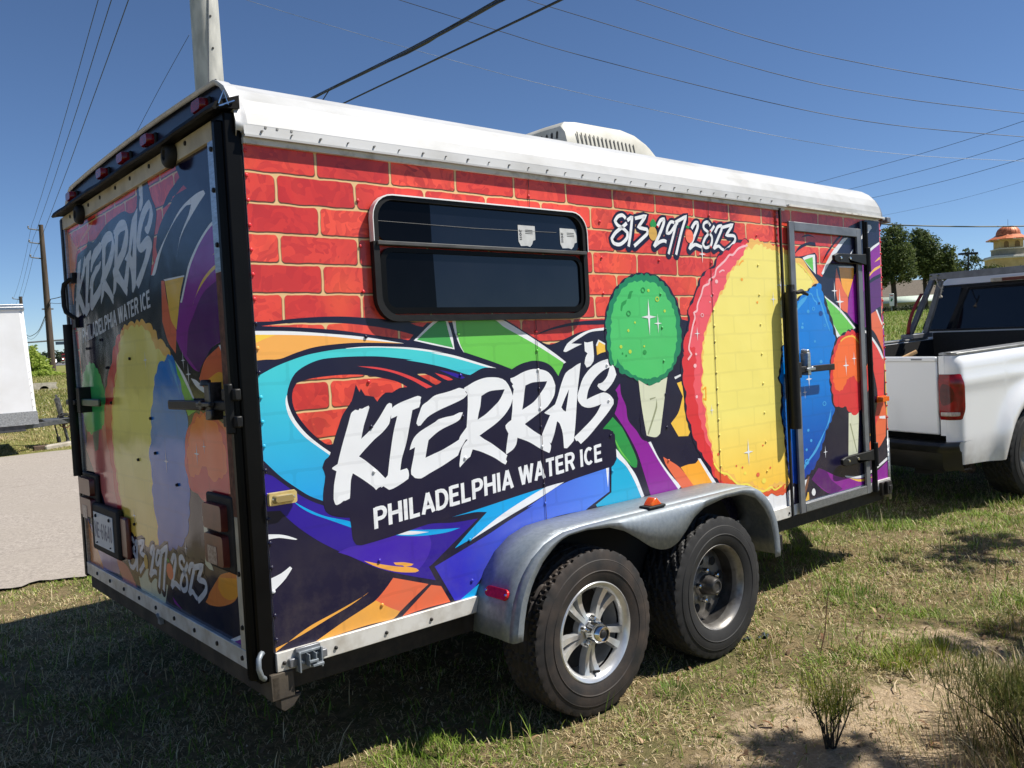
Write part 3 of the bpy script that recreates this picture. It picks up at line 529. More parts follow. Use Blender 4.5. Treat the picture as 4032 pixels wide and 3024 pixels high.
('rear','navy',1,[(2011,1448),(2051,1376),(2050,1349),(2075,1260),(2068,1238),(1993,1211),(1290,1271),(951,1274),(803,1501),(751,1595),(795,1658),(861,1765),(944,1767),(983,1657),(1060,1641),(1145,1664),(1247,1664),(1415,1651),(1541,1623),(1639,1604),(1728,1618),(1753,1595),(1861,1587),(1933,1573)]),
('rear','greyw',0,[(1927,1541),(1918,1545),(1908,1543),(1903,1548),(1895,1546),(1886,1550),(1871,1555),(1870,1548),(1886,1518),(1899,1493),(1915,1451),(1877,1479),(1845,1510),(1809,1553),(1799,1558),(1792,1554),(1794,1538),(1806,1506),(1814,1488),(1842,1463),(1870,1446),(1908,1416),(1932,1396),(1915,1382),(1897,1363),(1880,1344),(1859,1316),(1874,1289),(1885,1288),(1895,1281),(1902,1291),(1933,1322),(1962,1346),(1972,1326),(1982,1284),(1986,1268),(2001,1263),(2006,1264),(2017,1258),(2029,1254),(2034,1257),(2036,1273),(2028,1315),(2021,1337),(2012,1359),(2025,1368),(2023,1373),(2005,1381),(1995,1403),(1975,1448),(1950,1500),(1934,1534)]),
('rear','greyw',0,[(1797,1538),(1783,1547),(1760,1556),(1722,1566),(1695,1573),(1683,1568),(1688,1555),(1689,1549),(1697,1534),(1723,1527),(1739,1483),(1764,1420),(1789,1369),(1801,1333),(1777,1336),(1773,1329),(1773,1313),(1778,1301),(1804,1289),(1836,1277),(1852,1275),(1868,1289),(1877,1286),(1862,1313),(1855,1316),(1847,1323),(1829,1382),(1804,1457),(1780,1513),(1803,1505)]),
('rear','greyw',0,[(1639,1565),(1624,1571),(1582,1578),(1548,1585),(1532,1589),(1520,1585),(1501,1581),(1511,1573),(1502,1564),(1522,1550),(1556,1538),(1597,1526),(1632,1515),(1672,1498),(1702,1473),(1711,1472),(1716,1481),(1709,1497),(1696,1520),(1683,1540),(1663,1551)]),
('rear','greyw',0,[(1645,1479),(1632,1487),(1598,1492),(1573,1494),(1547,1503),(1533,1502),(1540,1491),(1549,1479),(1568,1470),(1619,1454),(1650,1440),(1682,1420),(1694,1390),(1704,1362),(1667,1372),(1632,1383),(1565,1409),(1552,1425),(1534,1410),(1566,1375),(1579,1354),(1642,1328),(1702,1306),(1732,1295),(1754,1300),(1765,1314),(1763,1328),(1744,1376),(1735,1402),(1756,1395),(1749,1410),(1734,1433),(1708,1453)]),
('rear','greyw',0,[(1513,1587),(1491,1596),(1464,1607),(1416,1617),(1365,1614),(1335,1599),(1320,1568),(1314,1541),(1330,1510),(1363,1477),(1399,1453),(1428,1438),(1456,1425),(1481,1413),(1461,1397),(1438,1381),(1406,1355),(1377,1329),(1386,1316),(1382,1307),(1391,1296),(1405,1305),(1432,1327),(1484,1356),(1517,1368),(1532,1344),(1545,1337),(1565,1322),(1579,1311),(1579,1324),(1557,1382),(1531,1405),(1565,1411),(1557,1421),(1527,1449),(1510,1521),(1502,1564)]),
('rear','greyw',0,[(1313,1609),(1295,1612),(1253,1628),(1219,1635),(1190,1636),(1146,1627),(1121,1602),(1112,1568),(1125,1531),(1164,1491),(1196,1475),(1228,1460),(1280,1435),(1244,1405),(1208,1380),(1182,1360),(1174,1341),(1180,1325),(1188,1314),(1222,1333),(1273,1366),(1322,1388),(1331,1364),(1348,1348),(1363,1340),(1380,1333),(1381,1342),(1369,1378),(1358,1408),(1366,1427),(1366,1438),(1355,1447),(1337,1456),(1325,1496),(1317,1536),(1305,1567),(1311,1581),(1305,1586),(1314,1598)]),
('rear','greyw',0,[(971,1649),(992,1643),(1019,1630),(1052,1614),(1083,1571),(1108,1525),(1127,1496),(1183,1469),(1178,1465),(1158,1457),(1190,1413),(1214,1380),(1198,1368),(1173,1349),(1152,1381),(1129,1431),(1118,1421),(1110,1382),(1114,1324),(1099,1321),(1079,1334),(1061,1347),(1038,1422),(1007,1541),(988,1599)]),
('rear','greyw',0,[(828,1658),(800,1628),(791,1592),(812,1565),(843,1540),(865,1528),(890,1538),(901,1552),(895,1561),(871,1565),(841,1590),(823,1624),(863,1611),(914,1580),(953,1538),(967,1503),(920,1516),(873,1524),(841,1511),(825,1490),(828,1473),(868,1438),(929,1394),(981,1357),(1029,1330),(1040,1344),(1050,1344),(1057,1360),(1035,1373),(964,1415),(923,1446),(894,1478),(928,1471),(967,1469),(996,1480),(1012,1501),(1011,1522),(997,1546),(970,1588),(926,1625),(876,1648)]),
('rear','greyw',0,[(938,1731),(922,1728),(893,1733),(898,1672),(904,1652),(924,1635),(944,1629),(952,1645),(943,1669),(929,1685),(941,1694)]),
('rear','navy',0,[(1448,1553),(1410,1568),(1345,1570),(1360,1549),(1380,1528),(1440,1488),(1479,1471),(1469,1496),(1459,1517)]),
('rear','navy',0,[(1251,1578),(1216,1587),(1149,1587),(1162,1569),(1180,1551),(1223,1515),(1282,1489),(1271,1519),(1261,1550)]),
('rear','navy',0,[(1049,1549),(1060,1516),(1080,1464),(1091,1470),(1099,1482),(1077,1512)])]
STROKES = [([(1793,1568),(1772,1581),(1741,1573),(1720,1552),(1737,1534),(1771,1522),(1801,1504),(1793,1477),(1748,1449),(1706,1452),(1693,1472),(1720,1500),(1765,1526),(1799,1547)],24),([(1803,1559),(1838,1579),(1821,1502),(1803,1441)],24),([(1856,1572),(1936,1590),(1875,1532),(1938,1526),(1939,1508),(1901,1482),(1842,1445)],24),([(2015,1545),(2039,1574),(2065,1582),(2060,1560),(2030,1513),(1982,1448)],26),([(1986,1451),(2023,1471),(2055,1479),(2075,1475)],24),([(2141,1570),(2114,1571),(2088,1542),(2080,1516),(2106,1520),(2145,1555),(2167,1572)],22),([(2161,1577),(2134,1519),(2086,1417)],22),([(2149,1571),(2236,1607),(2192,1527),(2143,1416)],24),([(2273,1549),(2301,1577),(2323,1581),(2321,1557),(2287,1505),(2247,1446)],26),([(2253,1451),(2293,1471),(2331,1465),(2352,1461)],24),([(2427,1571),(2406,1589),(2375,1579),(2373,1555),(2411,1536),(2436,1513),(2424,1474),(2379,1459),(2358,1477),(2382,1510),(2429,1545),(2460,1573)],22),([(2463,1538),(2489,1569),(2520,1577),(2520,1558),(2485,1510),(2445,1456)],24),([(2451,1459),(2486,1472),(2513,1459),(2531,1454)],22),([(2530,1569),(2620,1589),(2555,1529),(2625,1530),(2633,1508),(2602,1482),(2535,1446)],24)]
RSTROKES = [([(1334,247),(1356,260),(1386,252),(1406,231),(1387,213),(1352,201),(1321,183),(1327,156),(1370,128),(1412,131),(1426,151),(1402,179),(1359,205),(1326,226)],24),([(1323,238),(1290,258),(1301,181),(1314,120)],24),([(1271,251),(1193,269),(1249,211),(1186,205),(1184,187),(1220,161),(1276,124)],24),([(1111,224),(1089,253),(1064,261),(1067,239),(1093,192),(1136,127)],26),([(1133,130),(1097,150),(1066,158),(1046,154)],24),([(987,249),(1014,250),(1038,221),(1044,195),(1018,199),(982,234),(961,251)],22),([(968,256),(990,198),(1030,96)],22),([(979,250),(895,287),(933,206),(973,95)],24),([(854,228),(828,257),(806,261),(807,236),(837,184),(872,125)],26),([(866,130),(828,150),(790,144),(768,140)],24),([(702,251),(724,269),(754,259),(755,234),(715,215),(689,192),(698,153),(741,138),(764,156),(742,189),(698,224),(669,253)],22),([(664,217),(640,249),(610,257),(608,238),(639,189),(675,135)],24),([(669,138),(636,151),(608,138),(589,133)],22),([(599,249),(511,269),(571,208),(501,210),(492,187),(521,161),(585,125)],24)]
STARS = [('s',1919,1119,75),
('s',1982,1088,40),
('s',2347,1426,40),
('s',2277,1033,32),
('s',3047,1280,65),
('s',2962,1203,38),
('s',2665,400,62),
('s',2366,646,27),
('s',3617,1254,51),
('s',3675,1189,71),
('s',3717,804,55),
('s',3818,842,39),
('s',3291,747,49),
('s',3242,675,33),
('s',3437,311,33),
('r',1005,1038,34),
('r',571,1023,31),
('r',526,971,37),
('r',834,633,40),
('r',495,681,37),
('r',419,711,24),
('r',1300,368,30),
('r',678,310,24)]
ELLS = [('s','pine',1977,1510,30,34),
('s','peach',2252,1510,31,33),
('s','leaf',2242,1554,14,7),
('s','leaf',1983,1558,17,19),
('s','leaf',1969,1552,9,14),
('s','leaf',1995,1553,9,13),
('s','lime',1717,987,9,8),
('s','lime',1777,963,10,9),
('s','leaf',1878,956,13,11),
('s','lime',1772,1059,7,7),
('s','lime',1820,1095,6,5),
('s','lime',2036,1146,8,7),
('s','leaf',1726,957,5,5),
('s','leaf',1750,946,5,5),
('s','lime',1925,1242,8,7),
('s','lime',1876,984,6,5),
('s','pinkL',2455,1292,13,10),
('s','pinkL',2409,1219,8,6),
('s','pinkL',2393,1189,5,4),
('s','pinkL',2248,875,12,10),
('s','pinkL',2250,722,9,8),
('s','pinkL',2261,932,8,6),
('s','orange2',2677,1306,11,8),
('s','orange2',2809,1186,9,7),
('s','coral',2404,419,10,8),
('s','coral',2743,270,16,12),
('s','coral',2553,341,7,6),
('s','coral',2606,326,8,6),
('s','coral',2801,420,7,5),
('s','coral',2862,292,8,6),
('s','yellowL',2627,294,11,9),
('s','yellowL',2796,231,20,15),
('s','blueS2',3314,1134,14,10),
('s','blueS2',3244,1044,14,9),
('s','blueS2',3249,1065,9,6),
('s','blueS2',3431,840,16,11),
('s','blueS2',3301,858,18,13),
('s','blueS2',3373,960,11,7),
('s','blueS2',3261,456,12,8),
('s','blueS2',3287,394,12,9),
('s','blueS2',3234,347,11,8),
('s','blueD',3451,1121,20,14),
('s','blueD',3438,1180,12,8),
('r','peach',879,189,39,33),
('r','pine',1181,182,26,32),
('r','leaf',895,231,13,8)]
HILITE = [('pinkL',[(2742,1487),(2663,1468),(2618,1438),(2603,1431),(2575,1429),(2536,1400),(2502,1380),(2459,1354),(2443,1319),(2397,1299),(2391,1280),(2346,1264),(2326,1226),(2292,1178),(2285,1147),(2259,1136),(2265,1110),(2246,1073),(2219,1001),(2207,959),(2226,932),(2195,907)],11),
('pinkL',[(2481,1338),(2509,1350),(2527,1347)],8),
('orange2',[(2656,1379),(2681,1399),(2701,1405)],10),
('orange2',[(2302,709),(2323,700),(2326,765),(2301,752)],10),
('lime',[(1692,1170),(1705,1204),(1728,1228),(1744,1252),(1778,1272),(1812,1282),(1856,1284),(1901,1281),(1946,1275),(1991,1257),(2017,1235),(2043,1217),(2061,1184)],10),
('blueS2',[(3206,1165),(3233,1192),(3289,1214),(3325,1232),(3360,1232),(3381,1202),(3409,1186),(3411,1171)],8),
('blueS2',[(3421,1264),(3430,1220),(3467,1170),(3493,1120),(3514,1076),(3544,1018)],8),
('gold2',[(3665,951),(3705,968),(3757,978),(3823,976),(3873,945),(3917,910),(3940,856)],9),
('yellowL',[(3226,1407),(3280,1384),(3324,1355),(3368,1325),(3389,1298)],9),
('yellowL',[(2365,380),(2389,350),(2424,324),(2473,309),(2512,279),(2566,243),(2642,233),(2689,209),(2786,175),(2859,187),(2899,167),(2964,181)],11)]
RINGS = [('leaf',1887,1244,15,13),
('leaf',1780,1137,15,13),
('lime',1985,1202,14,12),
('pinkL',2324,1123,13,10),
('blueS2',3373,1149,16,11),
('blueS2',3491,1051,13,9),
('blueD',3451,1121,22,15),
('blueS2',3449,594,21,14),
('blueS2',3232,278,24,17)]

# wire routes (radius, points in metres)
WIRES = {'l0':(0.012,[(21.97,124.35,9.77),(20.71,115.94,9.89),(19.46,107.52,10.12),(18.2,99.11,10.46),(16.94,90.7,10.91),(15.69,82.28,11.48),(14.43,73.87,12.15),(13.61,68.66,12.07),(12.78,63.45,12.0),(11.96,58.24,11.94),(11.13,53.03,11.91),(10.31,47.82,11.89),(9.49,42.61,11.89),(8.66,37.4,11.9),(7.84,32.19,11.93),(7.01,26.98,11.98),(6.19,21.77,12.04),(5.37,16.56,12.12),(4.54,11.35,12.21),(3.72,6.14,12.32),(2.89,0.92,12.45)]),'l1':(0.012,[(22.07,124.33,8.74),(20.8,115.92,8.85),(19.53,107.51,9.06),(18.26,99.1,9.39),(16.98,90.69,9.83),(15.71,82.28,10.38),(14.44,73.87,11.04),(13.56,68.34,10.96),(12.67,62.8,10.89),(11.79,57.26,10.83),(10.91,51.73,10.8),(10.03,46.2,10.78),(9.14,40.66,10.78),(8.26,35.12,10.79),(7.38,29.59,10.82),(6.49,24.06,10.87),(5.61,18.52,10.93),(4.73,12.98,11.01),(3.85,7.45,11.1),(2.96,1.91,11.21),(2.08,-3.62,11.34)]),'l2':(0.012,[(22.05,124.34,7.74),(20.78,115.93,7.81),(19.51,107.52,7.99),(18.24,99.1,8.28),(16.96,90.69,8.69),(15.69,82.28,9.2),(14.42,73.87,9.83),(13.47,67.98,9.75),(12.53,62.1,9.68),(11.58,56.21,9.62),(10.63,50.32,9.59),(9.68,44.44,9.57),(8.74,38.55,9.57),(7.79,32.66,9.58),(6.84,26.78,9.61),(5.9,20.89,9.66),(4.95,15.01,9.72),(4.0,9.12,9.8),(3.05,3.23,9.89),(2.11,-2.65,10.0),(1.16,-8.54,10.13)]),'guy':(0.012,[(14.08,37.03,16.16),(13.62,40.04,14.45),(13.03,43.17,12.34)]),'bundle':(0.032,[(8.67,20.62,7.33),(8.51,15.5,7.23),(6.86,9.03,6.21),(5.76,5.36,5.6),(5.24,3.83,5.35)]),'cable2':(0.016,[(9.76,19.69,7.43),(9.06,15.03,7.09),(7.42,8.55,6.18),(6.31,4.9,5.57),(5.68,3.46,5.25)]),'drop':(0.012,[(8.14,13.84,7.02),(8.15,14.23,6.86),(8.07,14.56,6.58)]),'d1':(0.008,[(9.16,22.83,12.49),(10.12,22.01,11.98),(11.99,20.42,11.11),(14.47,18.31,10.02),(17.15,16.03,8.93),(21.94,11.94,7.23),(24.85,9.47,6.47),(27.82,6.94,6.05),(29.4,5.59,5.91)]),'d2':(0.01,[(12.06,20.36,12.52),(13.62,19.03,11.75),(15.75,17.22,10.75),(17.76,15.5,9.83),(21.97,11.92,8.19),(24.72,9.58,7.35),(27.83,6.93,6.78),(29.4,5.59,6.55)]),'d3':(0.01,[(15.24,17.65,12.24),(16.55,16.53,11.56),(17.23,15.95,11.24),(21.99,11.9,9.09),(24.73,9.57,8.18),(27.84,6.92,7.48),(29.41,5.58,7.2)]),'d4':(0.01,[(17.84,15.44,12.04),(19.04,14.42,11.4),(22.01,11.88,9.97),(24.75,9.55,9.01),(27.85,6.91,8.16),(29.41,5.58,7.8)]),'e0':(0.011,[(52.67,30.43,10.51),(50.07,26.07,10.41),(44.89,17.36,10.01),(41.2,11.3,9.89),(38.61,8.26,9.84)]),'e1':(0.011,[(54.69,28.71,10.2),(51.92,24.5,9.96),(45.63,16.72,9.33),(41.19,11.31,9.06),(38.25,8.56,8.91)]),'e2':(0.011,[(55.75,27.81,9.6),(52.89,23.68,9.29),(46.02,16.39,8.59),(41.18,11.32,8.26),(38.07,8.72,8.07)]),'e3':(0.006,[(56.01,27.59,8.32),(53.12,23.48,8.07),(46.11,16.31,7.48),(41.17,11.33,7.25),(38.01,8.77,7.1)]),'f':(0.028,[(31.05,14.69,5.41),(32.44,13.51,5.24),(33.17,12.89,5.14),(34.62,11.65,5.0),(35.83,10.62,4.92),(36.7,9.88,4.88),(38.77,8.12,4.81)]),'g1':(0.035,[(15.55,74.66,6.39),(15.49,75.69,5.62),(17.82,90.53,4.52),(19.86,103.38,4.36),(21.29,113.29,4.41),(22.79,123.18,4.92)]),'g2':(0.018,[(15.55,74.66,6.11),(15.49,75.69,5.35),(17.91,90.51,4.52),(19.94,103.36,4.08),(21.38,113.27,4.05),(22.83,123.18,4.6)]),'g3':(0.03,[(15.57,74.65,6.42),(14.19,65.74,5.98),(12.54,55.86,5.55),(10.82,45.99,5.22)]),'g4':(0.02,[(15.55,74.66,6.11),(14.53,67.71,5.65),(12.54,55.86,5.06),(10.78,46.0,4.69)])}

# ------------------------------------------------------------------ the printed trailer
TM = Matrix(((0.999933, -0.000236412, 0.0115733, 0), (0, 0.999791, 0.0204231, 0), (-0.0115757, -0.0204217, 0.999724, 0.499), (0,0,0,1)))
trailer = thing("concession_trailer", "large concession trailer wrapped in red brick and colourful swirl print", "trailer")
trailer.matrix_world = TM
T = trailer
L, Wd = 4.21, 2.14

# body shell
b = MB()
b.box(0,L,0,.03,-.004,1.74); b.box(0,L,Wd-.03,Wd,-.004,1.74)
arc = [(L+.07*math.sin(a), .07-.07*math.cos(a)) for a in [R(90)*k/8 for k in range(9)]]
b.box(L+.045,L+.07,.07,Wd-.07,-.004,1.8)
b.box(.02,L+.06,.02,Wd-.02,.0,.03)
b.build("body_shell", white_paint, T, 30)
# rounded front corner, printed in bands down to the tread guard
bands = [(1.147,1.73,'brick'),(1.10,1.147,'navy'),(1.06,1.10,'purple'),(1.02,1.06,'white'),(.83,1.02,'purple'),(.79,.83,'redflame'),(.62,.79,'gold2'),(.46,.62,'gold2'),(.36,.46,'coral'),(.307,.36,'white')]
cb = MB(); mats = []
for z0,z1,k in bands:
    mats.append(pm(k)); cb.grid([[(x,y,z) for x,y in arc] for z in (z0,z1)], len(mats)-1)
cb.build("corner_wrap", mats, T, 60)
gp = MB(); gp.grid([[(L-.012,-.004,z)]+[(x+.004*(x-L)/.07,y-.004,z) for x,y in arc] for z in (-.085,.307)])
tread = simple("tread_plate", (186,188,188),(140,141,142), .35, .8, scale=60, bmp=.9, bscale=48)
gp.build("stone_guard", tread, T, 60, solid=.004)
b = MB()
for z in np.arange(.37,1.7,.075): b.cyl((L+.012,.001,z),(L+.012,-.006,z),.006,.004,8)
kind(b.build("corner_rivets", pm('redS'), T), "stuff")

# roof: ribbed sheet rolling over into the side, with its arch trim at the back
def roof_y(y):   # crown
    return 1.920+.018*(1-((y-Wd/2)/(Wd/2-.12))**2)
sect = [(-.016,1.722),(-.016,1.752),(-.004,1.792),(.022,1.838),(.060,1.880),(.104,1.908),(.135,1.920)]
secl = sect+[(y,roof_y(y)) for y in np.linspace(.22,Wd-.22,9)]+[(Wd-y,z) for y,z in sect[::-1]]
rf = MB(); xs = list(np.linspace(-.012,L+.005,18))
rf.grid([[(x,y,z) for y,z in secl] for x in xs])
rf.build("roof", roof_metal, T, 8)
cap = MB(); rows=[]
for k in range(6):
    a = R(90)*k/5; rows.append([(L+.005+.075*math.sin(a), y+(1-math.cos(a))*.06*(1 if y<Wd/2 else -1), z-(1-math.cos(a))*.07) for y,z in secl])
cap.grid(rows); cap.build("roof_front_cap", simple("grey_cap",(150,152,154),(128,130,132),.4,.5), T, 40)
tr = MB(); out = [(y-.004 if y<.1 else (y+.004 if y>Wd-.1 else y), z+.004) for y,z in secl]
inn = [(y+.014 if y<.1 else (y-.014 if y>Wd-.1 else y), z-.012) for y,z in secl]
tr.grid([[(-.022,y,z) for y,z in inn],[(-.027,y,z) for y,z in out],[(.010,y,z) for y,z in out]])
tr.build("arch_trim", simple("arch_aluminium",(206,207,208),(184,184,184),.5,.4,scale=20), T, 30, solid=.003)
b = MB()
b.add([(-.004,-.026,1.714),(3.092,-.026,1.714),(3.092,-.021,1.748),(-.004,-.021,1.748)],[(0,1,2,3)])
b.box(-.004,3.092,-.030,-.018,1.709,1.716); b.box(-.004,3.092,-.016,0,1.690,1.709,1)
b.build("drip_rail", [roof_metal,roof_dirty], T, 20)
b = MB()
for i,x in enumerate(np.arange(.055,3.05,.1035)):
    r = .0042 if i%2==0 else .0028
    b.cyl((x,-.022,1.731),(x,-.031,1.731),r,r*.8,8)
for x in (.07,.11,.16): b.cyl((x,-.018,1.745),(x,-.024,1.745),.006,.004,8)
kind(b.build("rail_rivets", simple("rivet_grey",(150,148,144),(116,114,110),.5,.3), T), "stuff")
b = MB(); b.box(3.1,L,-.042,0,1.712,1.722); b.build("door_header_rail", roof_dirty, T)

# ---------------- the wrap: ink shapes laid on the side and on the rear door
def smooth_poly(pts, corner):
    n = len(pts); out = []
    P = [np.array(p,float) for p in pts]
    def is_corner(i):
        a = P[i]-P[i-1]; c = P[(i+1)%n]-P[i]
        la, lc = np.linalg.norm(a), np.linalg.norm(c)
        if la < 1e-6 or lc < 1e-6: return True
        return math.degrees(math.acos(max(-1,min(1,(a@c)/(la*lc))))) > corner
    K = [is_corner(i) for i in range(n)]
    for i in range(n):
        p0,p1,p2,p3 = P[i-1],P[i],P[(i+1)%n],P[(i+2)%n]
        t1 = (p2-p1) if K[i] else (p2-p0)*.5
        t2 = (p2-p1) if K[(i+1)%n] else (p3-p1)*.5
        d = np.linalg.norm(p2-p1)
        if K[i] and K[(i+1)%n]: steps = 1
        else: steps = max(2,min(6,int(d/14)))
        lm = d*1.1
        for t in (t1,t2):
            l_ = np.linalg.norm(t)
            if l_ > lm: t *= lm/l_
        for k in range(steps):
            t = k/steps; h = t*t*t; q = t*t
            out.append((2*h-3*q+1)*p1+(h-2*q+t)*t1+(-2*h+3*q)*p2+(h-q)*t2)
    return out
def scallop(pts, wave, amp):
    P = [np.array(p) for p in pts]; n = len(P); out = []; s = 0.0
    area = sum(P[i][0]*P[(i+1)%n][1]-P[(i+1)%n][0]*P[i][1] for i in range(n)); sg = 1 if area > 0 else -1
    for i in range(n):
        a, c = P[i], P[(i+1)%n]; d = np.linalg.norm(c-a)
        if d < 1e-6: continue
        nrm = np.array(((c-a)[1], -(c-a)[0]))/d*sg
        k = max(1,int(d/9))
        for j in range(k):
            q = (s+d*j/k)/wave
            out.append(a+(c-a)*j/k+nrm*amp*(abs(math.sin(math.pi*q+.5*math.sin(q*2.3)))-.45))
        s += d
    return out
PAINTED = []
LIFT = {'side':0.0,'rear':0.0}
STEP = 1.2e-5
def to3(side, p):
    return (p[0]/1000, -.0015-LIFT['side'], p[1]/1000) if side == 'side' else (-.0315-LIFT['rear'], p[0]/1000, p[1]/1000)
def ink(mb, side, pts, mi):
    vs, es, fs = delaunay_2d_cdt([Vector((p[0],p[1])) for p in pts], [], [list(range(len(pts)))], 1, 1e-4)[:3]
    LIFT[side] += STEP
    if side == 'side': PAINTED.append((mb.key, np.array([(p[0],p[1]) for p in pts])))
    mb.add([to3(side,p) for p in vs], [tuple(f) for f in fs], mi)
def clip(pts, ax, val, keep_less):
    out = []; n = len(pts)
    for i in range(n):
        a, c = pts[i], pts[(i+1)%n]
        ia = (a[ax] <= val) == keep_less; ic = (c[ax] <= val) == keep_less
        if ia: out.append(a)
        if ia != ic:
            t = (val-a[ax])/(c[ax]-a[ax]); out.append(a+(c-a)*t)
    return out
class Ink:
    """collects ink shapes of one printed part"""
    def __init__(s, side): s.side = side; s.mb = MB(); s.mats = []; s.keys = []
    def mi(s, k):
        if k not in s.keys: s.keys.append(k); s.mats.append(pm(k, s.side=='rear'))
        return s.keys.index(k)
    def poly(s, k, pts, corner=None, wave=None, lim=None):
        pts = [np.array(p,float) for p in pts]
        if corner: pts = smooth_poly(pts, corner)
        if wave: pts = scallop(pts, *wave)
        if lim:
            for ax,val,less in lim: pts = clip(pts, ax, val, less)
        if len(pts) > 2: s.mb.key = k; ink(s.mb, s.side, pts, s.mi(k))
    def done(s, name, parent):
        return s.mb.build(name, s.mats, parent, 0, recalc=False)
SIDE_LIM = [(0,0,False),(0,4209,True),(1,57,False),(1,1702,True)]
REAR_LIM = [(0,172,False),(0,2092,True),(1,42,False),(1,1730,True)]
def stroke_poly(pts, w0, w1=None):
    """outline of a brush stroke of width w along pts (mm)"""
    P = smooth_open(pts); n = len(P); Lp=[];Rp=[]
    for i in range(n):
        t = P[min(i+1,n-1)]-P[max(i-1,0)]; t = t/(np.linalg.norm(t)+1e-9); nn = np.array((-t[1],t[0]))
        w = w0/2
        Lp.append(P[i]+nn*w); Rp.append(P[i]-nn*w)
    return Lp, Rp, P
def smooth_open(pts):
    P = [np.array(p,float) for p in pts]; out=[]; n=len(P)
    for i in range(n-1):
        p0=P[max(i-1,0)];p1=P[i];p2=P[i+1];p3=P[min(i+2,n-1)]
        a=p1-p0;c=p2-p1;e=p3-p2
        def ang(u,v):
            lu,lv=np.linalg.norm(u),np.linalg.norm(v)
            return 0 if lu<1e-6 or lv<1e-6 else math.degrees(math.acos(max(-1,min(1,(u@v)/lu/lv))))
        t1=(p2-p0)*.5 if ang(a,c)<75 else c*.8
        t2=(p3-p1)*.5 if ang(c,e)<75 else c*.8
        for k in range(5):
            t=k/5;h=t**3;q=t*t
            out.append((2*h-3*q+1)*p1+(h-2*q+t)*t1+(-2*h+3*q)*p2+(h-q)*t2)
    out.append(P[-1]); return out
def ink_stroke(I, k, pts, w):
    Lp,Rp,P = stroke_poly(pts, w); n = len(P); side = I.side; LIFT[side] += STEP
    vs = [to3(side,p) for p in Lp]+[to3(side,p) for p in Rp]
    I.mb.add(vs, [(i,i+1,n+i+1,n+i) for i in range(n-1)], I.mi(k))
    for c,w_ in ((P[0],w/2),(P[-1],w/2)):
        if k != 'navy' : continue
        LIFT[side] += STEP*.3
        I.mb.add([to3(side,(c[0]+w_*math.cos(a),c[1]+w_*math.sin(a))) for a in [2*math.pi*j/10 for j in range(10)]],[tuple(range(10))], I.mi(k))
def ellipse(cx,cy,rx,ry,n=20): return [np.array((cx+rx*math.cos(2*math.pi*j/n), cy+ry*math.sin(2*math.pi*j/n))) for j in range(n)]
def star(I, cx, cy, r):
    pts=[]
    for j in range(4):
        a=math.pi/2*j; ra = r*1.15 if j%2 else r*.72
        pts.append(np.array((cx+ra*math.cos(a), cy+ra*math.sin(a))))
        q=a+math.pi/4; pts.append(np.array((cx+r*.13*math.cos(q), cy+r*.13*math.sin(q))))
    I.poly('white', pts)

# block capitals for the tagline and plates, drawn as strokes on a unit cell (x 0..w, y 0..1)
def arcp(cx,cy,rx,ry,a0,a1,n=7): return [(cx+rx*math.cos(R(a0+(a1-a0)*k/n)), cy+ry*math.sin(R(a0+(a1-a0)*k/n))) for k in range(n+1)]
GL = {
 'P':(.62,[[(.08,0),(.08,1)],[(.08,.93),(.34,.93)]+arcp(.34,.69,.2,.24,90,-90)+[(.08,.45)]]),
 'H':(.66,[[(.08,0),(.08,1)],[(.58,0),(.58,1)],[(.08,.52),(.58,.52)]]),
 'I':(.24,[[(.12,0),(.12,1)]]),
 'L':(.54,[[(.08,1),(.08,.07),(.5,.07)]]),
 'A':(.68,[[(.07,0),(.34,1)],[(.34,1),(.61,0)],[(.17,.3),(.51,.3)]]),
 'D':(.66,[[(.08,0),(.08,1)],[(.08,.93),(.28,.93)]+arcp(.28,.5,.3,.43,90,-90)+[(.08,.07)]]),
 'E':(.58,[[(.08,0),(.08,1)],[(.08,.93),(.52,.93)],[(.08,.52),(.48,.52)],[(.08,.07),(.54,.07)]]),
 'W':(.9,[[(.06,1),(.25,0)],[(.25,0),(.45,1)],[(.45,1),(.65,0)],[(.65,0),(.84,1)]]),
 'T':(.58,[[(.29,0),(.29,1)],[(.02,.93),(.56,.93)]]),
 'R':(.64,[[(.08,0),(.08,1)],[(.08,.93),(.36,.93)]+arcp(.36,.71,.2,.22,90,-90)+[(.08,.49)],[(.36,.49),(.56,0)]]),
 'C':(.66,[arcp(.34,.5,.26,.43,48,312,12)]),
 'N':(.66,[[(.08,0),(.08,1)],[(.08,1),(.58,0)],[(.58,0),(.58,1)]]),
 '6':(.6,[arcp(.3,.3,.2,.24,0,360,12),[(.1,.3),(.14,.65)]+arcp(.32,.65,.18,.28,170,50,4)]),
 '1':(.34,[[(.2,0),(.2,1)],[(.06,.78),(.2,.94)]]),
 '4':(.6,[[(.44,0),(.44,1)],[(.44,.96),(.06,.3),(.56,.3)]]),
 '0':(.6,[arcp(.3,.5,.2,.43,0,360,14)]),
 '2':(.6,[arcp(.3,.7,.2,.23,170,-20,7)+[(.1,.07),(.54,.07)]]),
 '-':(.36,[[(.06,.5),(.3,.5)]]),
}
